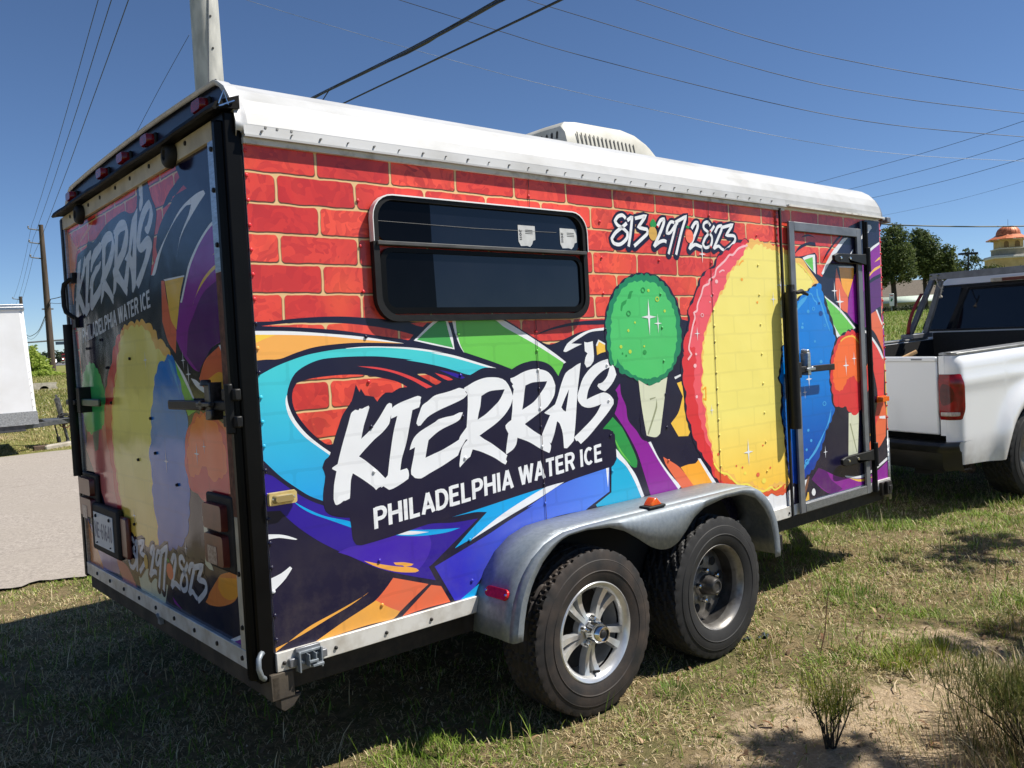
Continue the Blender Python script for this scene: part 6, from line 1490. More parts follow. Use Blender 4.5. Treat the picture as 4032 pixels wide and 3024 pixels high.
def ground_mat():
    m,nt,b=newmat("sandy_grass_ground"); co=coords(nt)
    at=N(nt,"ShaderNodeAttribute"); at.attribute_name="bare"
    nf=noise(nt,co,22,6,.65); nm=noise(nt,co,3.2,4); nc=noise(nt,co,90,4,.7)
    thatch=mixc(nt,ramp(nt,nf,.3,.7),lin((146,128,96)),lin((94,84,58)))
    thatch=mixc(nt,math_(nt,'MULTIPLY',ramp(nt,nm,.46,.66),.7),thatch,lin((88,94,50)))
    far_=N(nt,"ShaderNodeVectorMath"); far_.operation='LENGTH'; nt.links.new(co,far_.inputs[0])
    thatch=mixc(nt,ramp(nt,far_.outputs['Value'],9,14),thatch,mixc(nt,nm,lin((108,116,58)),lin((132,128,76))))
    sand=mixc(nt,ramp(nt,nc,.3,.72),lin((206,184,154)),lin((150,130,104)))
    sand=mixc(nt,ramp(nt,noise(nt,co,9,4),.5,.75),sand,lin((172,150,120)))
    k=math_(nt,'ADD',at.outputs['Fac'],math_(nt,'MULTIPLY',math_(nt,'SUBTRACT',nf,.5),1.9))
    nt.links.new(mixc(nt,ramp(nt,k,.30,.62),thatch,sand),b.inputs['Base Color'])
    b.inputs['Roughness'].default_value=.95; b.inputs['Specular IOR Level'].default_value=.15
    h=math_(nt,'ADD',noise(nt,co,160,5,.7),math_(nt,'MULTIPLY',nf,1.5)); bump(nt,b,h,.9,.012)
    return m
ground=np_mesh("ground",gv,gf,ground_mat(),attr={"bare":('FLOAT',BR.ravel())}); kind(ground,"structure")
# paved lane beyond the trailer
def pave_mat():
    m,nt,b=newmat("pale_paving"); co=coords(nt)
    vz=N(nt,"ShaderNodeTexVoronoi"); vz.inputs['Scale'].default_value=70; nt.links.new(co,vz.inputs['Vector'])
    sep=N(nt,"ShaderNodeSeparateColor"); nt.links.new(vz.outputs['Color'],sep.inputs[0])
    base=mixc(nt,sep.outputs[0],lin((134,126,117)),lin((172,162,151)))
    base=mixc(nt,ramp(nt,noise(nt,co,.8,5),.4,.7),base,lin((152,143,132)))
    mp=N(nt,"ShaderNodeMapping"); mp.inputs['Scale'].default_value=(.5,3,1); nt.links.new(co,mp.inputs['Vector'])
    base=mixc(nt,math_(nt,'MULTIPLY',ramp(nt,noise(nt,mp.outputs[0],1.6,5),.62,.78),.5),base,lin((104,92,82)))
    nt.links.new(base,b.inputs['Base Color']); b.inputs['Roughness'].default_value=.9
    bump(nt,b,noise(nt,co,120,4),.5,.006); return m
lane_x=np.concatenate([np.linspace(-40,-6,30),np.linspace(-5.9,9,240)]); rows=[]
edge_n=lambda x: 3.95-.55*(x+.15)*.9+.10*np.sin(x*1.9)+.06*np.sin(x*5.3) if x<1.5 else 3.0
rows=[]
for x in lane_x:
    y0=4.02-.40*(min(x,3)+.15)+.07*math.sin(x*2.1)+.04*math.sin(x*6.7)+.03*math.sin(x*17.3)+.02*math.sin(x*31.1) if x>-6 else 6.3
    y1=13.05-.13*(x-1.4)+.05*math.sin(x*3.3)
    rows.append([(x,y0+(y1-y0)*t,0) for t in np.linspace(0,1,24)])
ra=np.array(rows); ra[...,2]=height(ra[...,0],ra[...,1])+.020
i2=np.arange(ra.shape[0]*ra.shape[1]).reshape(ra.shape[:2])
lane=np_mesh("road",ra.reshape(-1,3),np.stack([i2[:-1,:-1].ravel(),i2[1:,:-1].ravel(),i2[1:,1:].ravel(),i2[:-1,1:].ravel()],1),pave_mat()); kind(lane,"structure")
# highway far away
b=MB(); hx=[]
hw_c=[(34,205),(50,240),(56,262),(60,300),(70,380),(90,520)]
rows=[]
for i,(x,y) in enumerate(hw_c): rows.append([(x-8,y+2,.06),(x+14,y-4,.06)])
b.grid(rows); hwy=b.build("highway", simple("asphalt",(96,96,98),(112,110,108),.9,scale=.6), None); kind(hwy,"structure")

# ------------------------------------------------------------------ poles, wires
pole_wood=simple("weathered_pole",(96,82,70),(62,52,44),.9,scale=3,stretch=(3,3,.25),bmp=.25,bscale=9)
cp_=thing("street_pole","tall smooth light grey pole rising behind the trailer roof","pole",(7.13,17.85,0))
b=MB(); b.tube([(0,0,-.2),(0,0,7.2),(0,0,24)],[.385,.340,.252],32)
pole_grey=simple("galvanised_pole",(196,194,186),(164,163,157),.55,.15,scale=5,bmp=.05,stretch=(1,1,.3))
b.build("shaft",pole_grey,cp_,60)
b=MB()
for z in (8.0,8.75,9.5,10.25,11.0):
    a=R(-88+ (3*math.sin(z*9))); r=.340-.0052*(z-7.2); b.cyl((r*math.cos(a),r*math.sin(a),z),(r*1.05*math.cos(a),r*1.05*math.sin(a),z),.028,.024,8)
b.build("bolt_hole",frame_steel,cp_)
b=MB(); pts=[]
for t in np.linspace(0,1,12):
    a=R(-70-45*t); z=11.5-3.6*t**1.3; r=.355-.0052*(z-7.2); pts.append((r*math.cos(a),r*math.sin(a),z))
b.tube(pts,.012,6); b.build("stay_wire",grey_paint,cp_)
def wood_pole(loc,h,r,label,arms):
    t=thing("utility_pole",label,"utility pole",loc,group="wooden utility poles along the far road")
    b=MB(); b.tube([(0,0,-1),(0,0,h*.5),(0,0,h)],[r*1.2,r,r*.72],16); b.build("shaft",pole_wood,t,60)
    for z in arms:
        b=MB(); b.tube([(0,0,z),(-.9,.12,z+.12)],.05,8); b.lathe([(.02,0),(.07,.05),(.05,.12),(.07,.18),(.03,.24)],(-.9,.12,z+.12),10,axis='z'); b.build("insulator_arm",grey_paint,t)
    b=MB(); b.box(-.42,.42,-.06,.06,h*.44,h*.44+.12); b.build("cable_bracket",grey_paint,t)
    return t
wood_pole((15.30,74.70,.15),12.3,.24,"taller, nearer wooden utility pole beside the trailer's back edge",(11.85,10.75,9.55))
wood_pole((22.93,125.2,.1),9.9,.27,"shorter, farther wooden utility pole rising from the green bushes",(9.5,8.5,7.5))
wire_m=simple("dark_wire",(38,40,46),(52,54,60),.6); wire_l=simple("bright_wire",(150,156,168),(120,128,142),.6,.2); cable_m=simple("black_cable",(16,16,17),(26,26,27),.6,scale=30)
WL={'l0':("utility_wire","leftmost of the three long wires running along the wooden poles",wire_m,'wires along the wooden poles'),
 'l1':("utility_wire","middle of the three long wires running along the wooden poles",wire_m,'wires along the wooden poles'),
 'l2':("utility_wire","third long wire along the wooden poles, closest to the grey pole",wire_m,'wires along the wooden poles'),
 'guy':("guy_wire","single thin wire slanting down from the grey pole to the trailer roof",wire_m,None),
 'bundle':("cable_bundle","thick black bundle of cables crossing above the trailer roof",cable_m,None),
 'cable2':("cable","thinner black cable running beside the thick bundle above the roof",cable_m,None),
 'drop':("drop_cable","short branch dropping from the thick cable bundle to the roof line",cable_m,None),
 'd1':("overhead_wire","lowest of the four long wires sagging across the blue sky",wire_l,'wires sagging across the sky'),
 'd2':("overhead_wire","second lowest of the four long wires sagging across the blue sky",wire_m,'wires sagging across the sky'),
 'd3':("overhead_wire","second highest of the four long wires sagging across the blue sky",wire_m,'wires sagging across the sky'),
 'd4':("overhead_wire","highest of the four long wires sagging across the blue sky",wire_m,'wires sagging across the sky'),
 'e0':("overhead_wire","top one of the wires rising to the right above the pickup",wire_m,'wires rising above the pickup'),
 'e1':("overhead_wire","second from top of the wires rising above the pickup",wire_m,'wires rising above the pickup'),
 'e2':("overhead_wire","third from top of the wires rising above the pickup",wire_m,'wires rising above the pickup'),
 'e3':("overhead_wire","faintest and lowest of the wires rising above the pickup",wire_m,'wires rising above the pickup'),
 'f':("overhead_cable","level dark cable passing in front of the orange dome",simple("green_cable",(52,66,66),(66,78,76),.6),None),
 'g1':("phone_cable","thicker low cable drooping between the two wooden poles",cable_m,None),
 'g2':("phone_cable","thinner low cable drooping between the two wooden poles",wire_m,None),
 'g3':("phone_cable","upper short cable from the near wooden pole towards the trailer",cable_m,None),
 'g4':("phone_cable","lower short cable from the near wooden pole towards the trailer",wire_m,None)}
for k,(r,pts) in WIRES.items():
    r = .0065 if k=='d1' else r
    nm,lb,mt,gp=WL[k]; P=[Vector(p) for p in pts]; out=[]
    for i in range(len(P)-1):
        p0=P[max(i-1,0)];p1=P[i];p2=P[i+1];p3=P[min(i+2,len(P)-1)]
        for j in range(5):
            t=j/5; out.append(p1*(1)+((p2-p0)*.5)*t+(p0*1-p1*2.5+p2*2-p3*.5)*t*t+((p1-p2)*1.5+(p3-p0)*.5)*t**3)
    out.append(P[-1])
    b=MB()
    if k=='bundle':
        b.tube(out,r*.62,8)
        o2=[]
        for i,p in enumerate(out): o2.append(p+Vector((.02*math.cos(i*1.1),-.02*math.cos(i*1.1),.028*math.sin(i*1.1))))
        b.tube(o2,r*.35,6); b.tube([p+Vector((0,0,.035)) for p in out],r*.3,6)
    else: b.tube(out,r,6)
    o=b.build(nm,mt,None,60); tag(o,lb,"cable" if 'cable' in nm else "wire",gp)

# ------------------------------------------------------------------ leafy things
def leaf_mat(name,c1,c2,c3,trans=.25):
    m,nt,b=newmat(name); at=N(nt,"ShaderNodeAttribute"); at.attribute_name="tone"
    base=mixc(nt,ramp(nt,at.outputs['Fac'],0,.5),lin(c1),lin(c2)); base=mixc(nt,ramp(nt,at.outputs['Fac'],.5,1),base,lin(c3))
    nt.links.new(base,b.inputs['Base Color']); b.inputs['Roughness'].default_value=.6; b.inputs['Specular IOR Level'].default_value=.25
    tr=N(nt,"ShaderNodeBsdfTranslucent"); nt.links.new(base,tr.inputs[0]); mx=N(nt,"ShaderNodeMixShader"); mx.inputs[0].default_value=trans
    out=[n for n in nt.nodes if n.type=='OUTPUT_MATERIAL'][0]
    nt.links.new(b.outputs[0],mx.inputs[1]); nt.links.new(tr.outputs[0],mx.inputs[2]); nt.links.new(mx.outputs[0],out.inputs[0])
    return m
def leaf_cloud(name,centers,radii,n,size,mat,parent=None,squash=1.0,seed=1,up=0.0):
    """many small leaf faces clustered on twigs through lobes"""
    g=np.random.default_rng(seed); C_=np.array(centers,float); R_=np.array(radii,float)
    w=R_**2.2; w/=w.sum(); ntw=max(20,n//9)
    li=g.choice(len(C_),ntw,p=w); d=g.normal(size=(ntw,3)); d/=np.linalg.norm(d,axis=1)[:,None]
    rad=R_[li]*(g.random(ntw)**.38)
    tw=C_[li]+d*rad[:,None]*np.array([1,1,squash])
    ti=g.integers(0,ntw,n); ctr=tw[ti]+g.normal(size=(n,3))*(R_[li][ti]*.11)[:,None]
    a=g.normal(size=(n,3)); a/=np.linalg.norm(a,axis=1)[:,None]; a[:,2]*=.7
    bb=np.cross(a,g.normal(size=(n,3))+np.array([0,0,up])); bb/=np.linalg.norm(bb,axis=1)[:,None]+1e-9
    s=size*(.6+.8*g.random(n))[:,None]
    v=np.stack([ctr-a*s,ctr+bb*s*.45,ctr+a*s,ctr-bb*s*.45],1).reshape(-1,3)
    f=np.arange(n*4).reshape(n,4)
    tone=np.repeat(np.clip(g.random(ntw)[ti]*.8+g.random(n)*.2,0,1),4)
    return np_mesh(name,v,f,mat,parent,{"tone":('FLOAT',tone)},False)
oak_m=leaf_mat("oak_leaves",(56,70,40),(86,100,56),(124,134,82),.35)
bush_m=leaf_mat("bush_leaves",(136,160,66),(170,188,90),(200,210,118),.5)
hedge_m=leaf_mat("hedge_leaves",(50,66,32),(74,88,42),(110,116,60))
dark_m=leaf_mat("dark_shrub_leaves",(30,40,24),(44,56,30),(60,72,38))
bark=simple("bark",(74,64,54),(48,42,36),.95,scale=14,bmp=.3,bscale=30,stretch=(1,1,.3))
def tree(loc,h,lobes,trunk_r,n,size,mat,label,seed,group=None,kind_="oak_tree"):
    t=thing(kind_,label,"tree",loc,group=group); rn=random.Random(seed)
    b=MB(); top=Vector((.1,.1,h*.45)); b.tube([(0,0,-.3),(.03,0,h*.2),tuple(top)],[trunk_r*1.3,trunk_r,trunk_r*.8],10)
    for (c,r) in lobes:
        c=Vector(c); mid=top.lerp(c,.5)+Vector((rn.uniform(-.2,.2),rn.uniform(-.2,.2),.1)); b.tube([tuple(top*.95),tuple(mid),tuple(c)],[trunk_r*.55,trunk_r*.35,trunk_r*.1],6)
    b.build("trunk",bark,t,60)
    leaf_cloud("crown",[c for c,r in lobes],[r for c,r in lobes],n,size,mat,t,.9,seed)
    return t
RD=Vector((.7585,-.6497,0)).normalized()  # sideways direction as seen from the lane
def lob(lst): return [((RD.x*a+.3*d,RD.y*a+.9*d,z),r*1.16) for a,d,z,r in lst]
GR="oak trees beyond the berm"
tree((48.7,20.8,float(height(48.7,20.8))),5.2,lob([(-.75,0,2.5,.75),(-.1,.4,3.1,1.0),(.35,0,2.6,.85),(-.5,-.3,3.5,.85),(.1,0,4.3,.75),(-.9,.2,3.2,.7),(.1,0,4.75,.42),(.75,.2,3.4,.6),(-1.3,.2,3.0,.7),(.9,0,2.2,.45),(-.6,0,1.9,.45)]),.15,20000,.085,oak_m,"round dark oak tree just beside the trailer's front corner",11,GR)
tree((53.95,21.25,float(height(53.95,21.25))),5.2,lob([(-.3,0,3.0,.9),(.5,.3,3.2,1.0),(.0,0,4.1,.8),(-.35,0,4.7,.5),(1.1,0,2.9,.75),(1.5,.2,2.7,.6),(.6,0,2.2,.6),(-.9,.2,3.6,.7),(1.3,-.2,3.6,.5),(1.9,.1,2.3,.45)]),.13,20000,.085,oak_m,"second oak tree with a pointed top, above the truck rack",12,GR)
tree((69,24.6,float(height(69,24.6))),5.0,lob([(0,0,3.6,.6),(.5,0,4.0,.5),(-.5,0,3.3,.6),(.2,0,4.5,.35),(.9,0,3.7,.4)]),.1,1800,.08,hedge_m,"thin wispy tree behind the twin lamp post",13,GR,"wispy_tree")
hg=leaf_cloud("hedge",[tuple(Vector((69.2,23.6,4.35))+RD*a+Vector((0,0,.25*math.sin(a*2)))) for a in np.linspace(-2.6,3.4,12)],[.75]*12,9000,.09,hedge_m,None,.8,21); tag(hg,"olive green clipped hedge in front of the tower building","hedge")
sh=leaf_cloud("shrub",[tuple(Vector((46.2,19.3,1.75))+RD*a) for a in (-.9,-.4,.1,.7,1.3)],[.42,.5,.45,.5,.4],4000,.06,dark_m,None,.8,22); tag(sh,"low dark shrub under the oaks beside the road sign","shrub")
lb_=[tuple(Vector((12.9,71.1,.9))+Vector((a,0,z))) for a,z in ((-1.6,.1),(-.9,.5),(-.2,.7),(.3,1.1),(.1,.0),(.7,.3),(1.1,-.2),(-1.8,.9),(-1.0,1.1),(.4,1.5))]
bs=leaf_cloud("roadside_bush",lb_,[.7,.8,.85,.6,.9,.75,.6,.7,.6,.35],12000,.11,bush_m,None,.9,23); tag(bs,"bright green leafy bush by the ditch at the foot of the far pole","bush")
lb2=[tuple(Vector((13.6,70.2,.2))+Vector((a,0,z))) for a,z in ((-.6,.1),(0,.2),(.6,.1),(1.1,.0),(1.6,-.05))]
bs2=leaf_cloud("roadside_bush",lb2,[.45,.5,.45,.4,.3],4000,.09,bush_m,None,.7,24); tag(bs2,"lower olive bush spreading right of the bright green one","bush")
# far wood along the horizon
fl=[];fr=[]
for i in range(46):
    a=i/45; fl.append((20+110*a,330-25*a+8*math.sin(i*2.1),1.6+.8*math.sin(i*1.7))); fr.append(3.0+.9*math.sin(i*3.3))
fw_=leaf_cloud("far_wood",fl,fr,14000,.62,leaf_mat("far_wood_leaves",(52,66,50),(72,86,62),(92,102,74)),None,.85,25); kind(fw_,"stuff"); fw_["label"]="dark band of woodland along the horizon past the highway"
ft=leaf_cloud("tall_pine",[(72.5,300,4.4),(73.6,300,5.6),(74,300,3.3)],[1.5,1.0,1.6],2200,.4,leaf_mat("pine_needles",(48,62,40),(66,80,48),(84,96,58)),None,1.0,26); tag(ft,"taller green tree above the woodland beside the trailer's edge","tree")

# ------------------------------------------------------------------ roadside details far left
conc=simple("old_concrete",(190,182,168),(150,142,128),.9,scale=5,bmp=.2)
cv=thing("culvert_headwall","pale concrete culvert headwall with a round dark pipe in the ditch","culvert",(9.26,48.4,float(height(9.26,48.4))))
b=MB(); out_=[(-.62,-.1),(.60,-.1),(.62,.12),(.55,.22),(.60,.40),(-.55,.42),(-.62,.30)]
pipe=[(.24*math.cos(R(a))-.02,.02+.24*math.sin(R(a))) for a in range(0,181,15)]
b.prism([(-.64,-.3),(-.26,-.3)]+pipe[::-1]+[(.22,-.3),(.62,-.3),(.64,.12),(.56,.24),(.62,.42),(-.56,.44),(-.66,.30)],1,0,.22); b.build("headwall",conc,cv)
b=MB(); b.lathe([(.24,.02),(.24,1.2),(.0,1.2)],(-.02,0,.02),20); b.build("pipe",dark_void,cv)
b=MB(); b.box(-2.6,-.64,.05,.25,.12,.24); b.build("wing_wall",conc,cv)
ks=thing("kerb_stone","low weathered kerb stone at the jack's foot across the road","kerb",(2.15,13.62,0),(0,0,R(32)))
b=MB(); b.box(-.1,.9,-.08,.08,-.06,.07); b.build("stone",conc,ks,bevel=.02)
kb=thing("brown_brick","small brown brick on the verge below the trailer jack","brick",(2.02,13.60,float(height(2.02,13.6))))
b=MB(); b.box(-.10,.11,-.06,.06,-.02,.075); b.build("block",simple("brown_block",(104,84,68),(78,64,52),.9),kb,bevel=.01)
rt=thing("dump_truck","red and black truck with lit headlamps approaching on the far highway","truck",(55.6,247.5,.1),(0,0,R(-104)))
redm=simple("red_truck_paint",(170,44,36),(140,34,30),.3); 
b=MB(); b.prism([(0,.7),(0,1.5),(-.1,1.62),(-1.3,1.72),(-1.3,.7)],1,-.75,.75); b.build("hood",redm,rt,bevel=.08)
b=MB(); b.box(-2.7,-1.3,-1.1,1.1,.7,2.6); b.build("cab",redm,rt,bevel=.1)
b=MB(); b.box(-1.3,-1.27,-.95,.95,1.75,2.45); b.build("windscreen",truck_glass,rt)
b=MB(); b.box(-8,-2.8,-1.2,1.2,.9,3.0); b.box(-2.9,-1.6,-1.25,1.25,2.65,2.95); b.build("dump_body",black_paint,rt,bevel=.05)
b=MB(); b.box(.0,.06,-.5,.5,.75,1.45); b.box(-.05,.25,-1.15,1.15,.45,.72); b.build("grille",chrome,rt)
lampm,nt_,bb_=newmat("headlamp_glow"); bb_.inputs['Base Color'].default_value=(.9,.9,.85,1); bb_.inputs['Emission Color'].default_value=(1,.97,.9,1); bb_.inputs['Emission Strength'].default_value=4
for y in (-.85,.85):
    b=MB(); b.lathe([(.001,.10),(.14,.08),(.17,0)],(0,y,1.3),12,axis='x'); b.build("headlight",lampm,rt)
    b=MB(); b.box(-.9,.1,y-.25,y+.25,.9,1.25); b.build("mudguard",redm,rt,bevel=.1)
    b=MB(); b.lathe([(.0,-.15),(.45,-.15),(.5,0),(.45,.15),(0,.15)],(-.4,y*1.1,.5),20); b.build("wheel",black_rub,rt)
jp=thing("far_car","dark and white off-road car far along the highway","car",(59.5,291.5,.15),(0,0,R(-104)))
b=MB(); b.box(-3.2,0,-.85,.85,.6,1.25); b.build("body",white_paint,jp,bevel=.1)
b=MB(); b.box(-2.9,-.9,-.8,.8,1.25,1.95); b.build("cabin",dark_void,jp,bevel=.1)
for y in (-.7,.7):
    for x in (-.5,-2.6):
        b=MB(); b.lathe([(.0,-.12),(.36,-.12),(.4,0),(.36,.12),(0,.12)],(x,y,.4),14); b.build("wheel",black_rub,jp)
mc=thing("white_car","small bright vehicle beside the red truck on the far highway","car",(50.9,240,.2),(0,0,R(-104)))
b=MB(); b.box(-3.8,0,-.6,.6,.35,.8); b.prism([(-3.2,.8),(-2.8,1.25),(-1.4,1.25),(-.8,.8)],1,-.55,.55); b.build("body",white_paint,mc,bevel=.08)
b=MB()
for y in (-.45,.45): b.box(-.02,.03,y-.12,y+.12,.5,.65)
b.pieces("headlight",lampm,mc)
b=MB()
for x in (-.7,-3.0):
    for y in (-.55,.55): b.lathe([(.0,-.1),(.28,-.1),(.3,0),(.28,.1),(0,.1)],(x,y,.3),12)
b.pieces("wheel",black_rub,mc)
# signal beam
sb=thing("signal_beam","grey traffic signal beam spanning the highway with a dark street name board","signal beam",(23.3,104.7,0))
b=MB(); b.tube([(-5.2,.95,3.45),(-2.0,.4,3.60),(.2,0,3.66),(3.0,-.5,3.72),(9,-1.5,3.8)],[.075,.09,.10,.11,.13],8); b.build("beam",grey_paint,sb)
b=MB(); b.tube([(9,-1.5,-.2),(9,-1.5,5)],.14,10); b.build("post",grey_paint,sb)
b=MB(); b.box(-1.1,1.6,-.04,.04,3.12,3.48); b.build("name_board",simple("dark_blue_board",(34,52,70),(44,60,78),.5),sb,bevel=.02)
rs=thing("route_sign","pale green backed road sign on a thin post beside the highway","road sign",(21.6,105.1,0))
b=MB(); b.tube([(.1,0,-.3),(.1,0,2.2)],.05,8); b.build("post",grey_paint,rs)
b=MB(); b.box(-.12,.22,-.03,.03,1.75,2.55); b.build("panel",simple("pale_green",(150,176,166),(132,160,150),.5),rs)
for i,(u,l) in enumerate((((-.0),"white roadside marker post by the highway kerb, before the far car"),)):
    mk_=thing("marker_post",l,"marker post",(41.2,205,0)); b=MB(); b.box(-.12,.12,-.05,.05,0,1.9); b.build("post",white_paint,mk_)

# ------------------------------------------------------------------ right: buildings beyond the berm
stucco=simple("cream_stucco",(214,186,132),(196,168,116),.9,scale=2,bmp=.05); stucco2=simple("grey_stucco",(160,152,132),(140,134,118),.9,scale=2); trimw=simple("white_trim",(226,220,208),(200,194,182),.7)
copper=simple("orange_dome_metal",(206,122,78),(176,96,60),.5,.2,scale=5)
tb=thing("tower_building","cream building with a square tower and ribbed orange dome","building",(83.95,26.75,0),(0,0,R(36)))
b=MB(); b.box(-1.55,1.55,-1.55,1.55,-.5,6.35); b.build("tower_wall",stucco,tb)
b=MB(); b.box(-1.72,1.72,-1.72,1.72,6.25,6.42); b.box(-1.62,1.62,-1.62,1.62,6.42,6.54); b.build("cornice",trimw,tb,bevel=.03)
b=MB(); b.box(-1.12,1.12,-1.12,1.12,6.54,7.14); b.build("parapet",stucco2,tb); 
b=MB(); b.box(-1.18,1.18,-1.18,1.18,7.10,7.20); b.build("ledge",trimw,tb,bevel=.02)
b=MB(); b.box(-.95,.95,-.95,.95,7.2,7.96); b.build("belfry_wall",stucco,tb)
for sx in (-.45,.45):
    b=MB(); arch=[(sx-.2,7.28),(sx+.2,7.28)]+[(sx+.2*math.cos(R(a)),7.62+.2*math.sin(R(a))) for a in range(0,181,20)]
    b.prism(arch,1,-.975,-.955); w_=b.build("arched_window",simple("bronze_shutter",(142,112,72),(120,94,60),.7),tb)
    b=MB(); arch=[(sx-.2,7.28),(sx+.2,7.28)]+[(sx+.2*math.cos(R(a)),7.62+.2*math.sin(R(a))) for a in range(0,181,20)]
    b.prism(arch,0,-.975,-.955); b.build("arched_window",simple("bronze_shutter",(142,112,72),(120,94,60),.7),tb)
b=MB(); n=8
prof=[(1.66,7.94),(1.68,8.02),(1.3,8.22),(1.05,8.34),(.99,8.42)]
rows=[]
for r,z in prof: rows.append([(r*math.cos(R(22.5+45*k))*1.08,r*math.sin(R(22.5+45*k))*1.08,z) for k in range(n+1)])
b.grid(rows); rf_=b.build("flared_roof",copper,tb,20)
b=MB(); b.lathe([(1.5,7.93),(1.72,7.95),(1.72,8.01),(1.5,8.03)],(0,0,0),8,axis='z'); b.build("eave",trimw,tb,20)
b=MB(); b.lathe([(.98,8.38),(.98,8.5),(.93,8.72),(.80,8.95),(.6,9.1),(.33,9.19),(.02,9.22)],(0,0,0),40,axis='z'); dm=b.build("dome",copper,tb,60)
b=MB()
for k in range(16):
    a=2*math.pi*k/16; b.tube([(r*math.cos(a),r*math.sin(a),z) for r,z in ((.985,8.4),(.985,8.5),(.935,8.72),(.805,8.955),(.605,9.105),(.335,9.195))],.018,5)
kind(b.build("dome_ribs",copper,dm),"stuff")
b=MB(); b.cyl((0,0,9.2),(0,0,9.85),.02,.012,6); b.build("finial",grey_paint,tb)
b=MB(); b.box(-2.5,9,-16,-1.6,-.5,5.3); b.build("main_wall",stucco,tb); b=MB(); b.box(-2.6,9.1,-16.1,-1.5,5.3,5.5); b.build("wall_coping",trimw,tb)
hs=thing("low_house","low white house with a pale green awning and shallow brown roof","house",(98.9,43.2,0),(0,0,R(-60)))
hz=float(height(98.9,43.2))
wallm=simple("pale_wall",(206,206,198),(184,186,180),.8,scale=2); roofm=simple("brown_shingle",(122,110,96),(98,90,78),.9,scale=9)
b=MB(); b.box(-9,9,0,6,0,3.5); b.build("wall",wallm,hs)
b=MB(); b.prism([(-.9,3.45),(3.0,5.8),(6.9,3.45)],0,-9.6,9.6); b.build("roof",roofm,hs)
b=MB(); b.add([(-3.2,-1.9,3.1),(3.6,-1.9,3.1),(3.6,-.02,3.9),(-3.2,-.02,3.9)],[(0,1,2,3)]); b.build("awning",simple("pale_green_metal",(186,200,184),(170,184,168),.6),hs,solid=.08)
for x in (-2.2,.9):
    b=MB(); b.box(x,x+1.9,-.06,-.02,1.0,2.75); wf=b.build("window_frame",trimw,hs)
    b=MB(); b.box(x+.15,x+1.75,-.09,-.065,1.1,2.6); b.build("pane",simple("brown_pane",(74,62,48),(58,50,40),.3),wf)
b=MB(); b.box(-4.0,-2.9,-1.6,-.2,3.2,4.6); b.build("gable_box",trimw,hs)
lp=thing("lamp_post","dark parking lot lamp post with twin flat heads above the hedge","lamp post",(64.2,22.6,0))
b=MB(); b.tube([(0,0,0),(0,0,5.75)],[.07,.055],10); b.build("post",black_paint,lp)
for s_ in (-1,1):
    b=MB(); c=Vector((RD.x*s_*.36,RD.y*s_*.36,5.80)); u=RD*.26; v=Vector((-RD.y,RD.x,0))*.2
    b.add([tuple(c+u*i+v*j+Vector((0,0,k))) for k in (-.06,.08) for i,j in ((-1,-1),(1,-1),(1,1),(-1,1))],[(0,3,2,1),(4,5,6,7),(0,1,5,4),(1,2,6,5),(2,3,7,6),(3,0,4,7)]); b.build("lamp_head",black_paint,lp)
sg=thing("parking_sign","narrow white sign with red line and green arrow on a grey post","sign",(44.1,18.77,float(height(44.1,18.77))),(0,0,R(-40.6)))
zb=float(height(44.1,18.77))
b=MB(); b.tube([(0,.03,-.2),(0,.03,2.7-zb)],.03,8); b.build("post",grey_paint,sg)
b=MB(); b.box(-.125,.125,-.015,.015,2.11-zb,2.78-zb); pn=b.build("panel",white_paint,sg,bevel=.01)
b=MB(); b.box(-.08,.08,-.019,-.0155,2.66-zb,2.70-zb); b.build("red_line",red_reflect,pn)
b=MB(); b.prism([(-.07,2.42-zb),(.0,2.54-zb),(.07,2.46-zb),(.03,2.44-zb),(.02,2.36-zb),(-.06,2.36-zb)],1,-.019,-.0155); b.build("green_arrow",simple("sign_green",(40,120,80),(36,110,72),.5),pn)
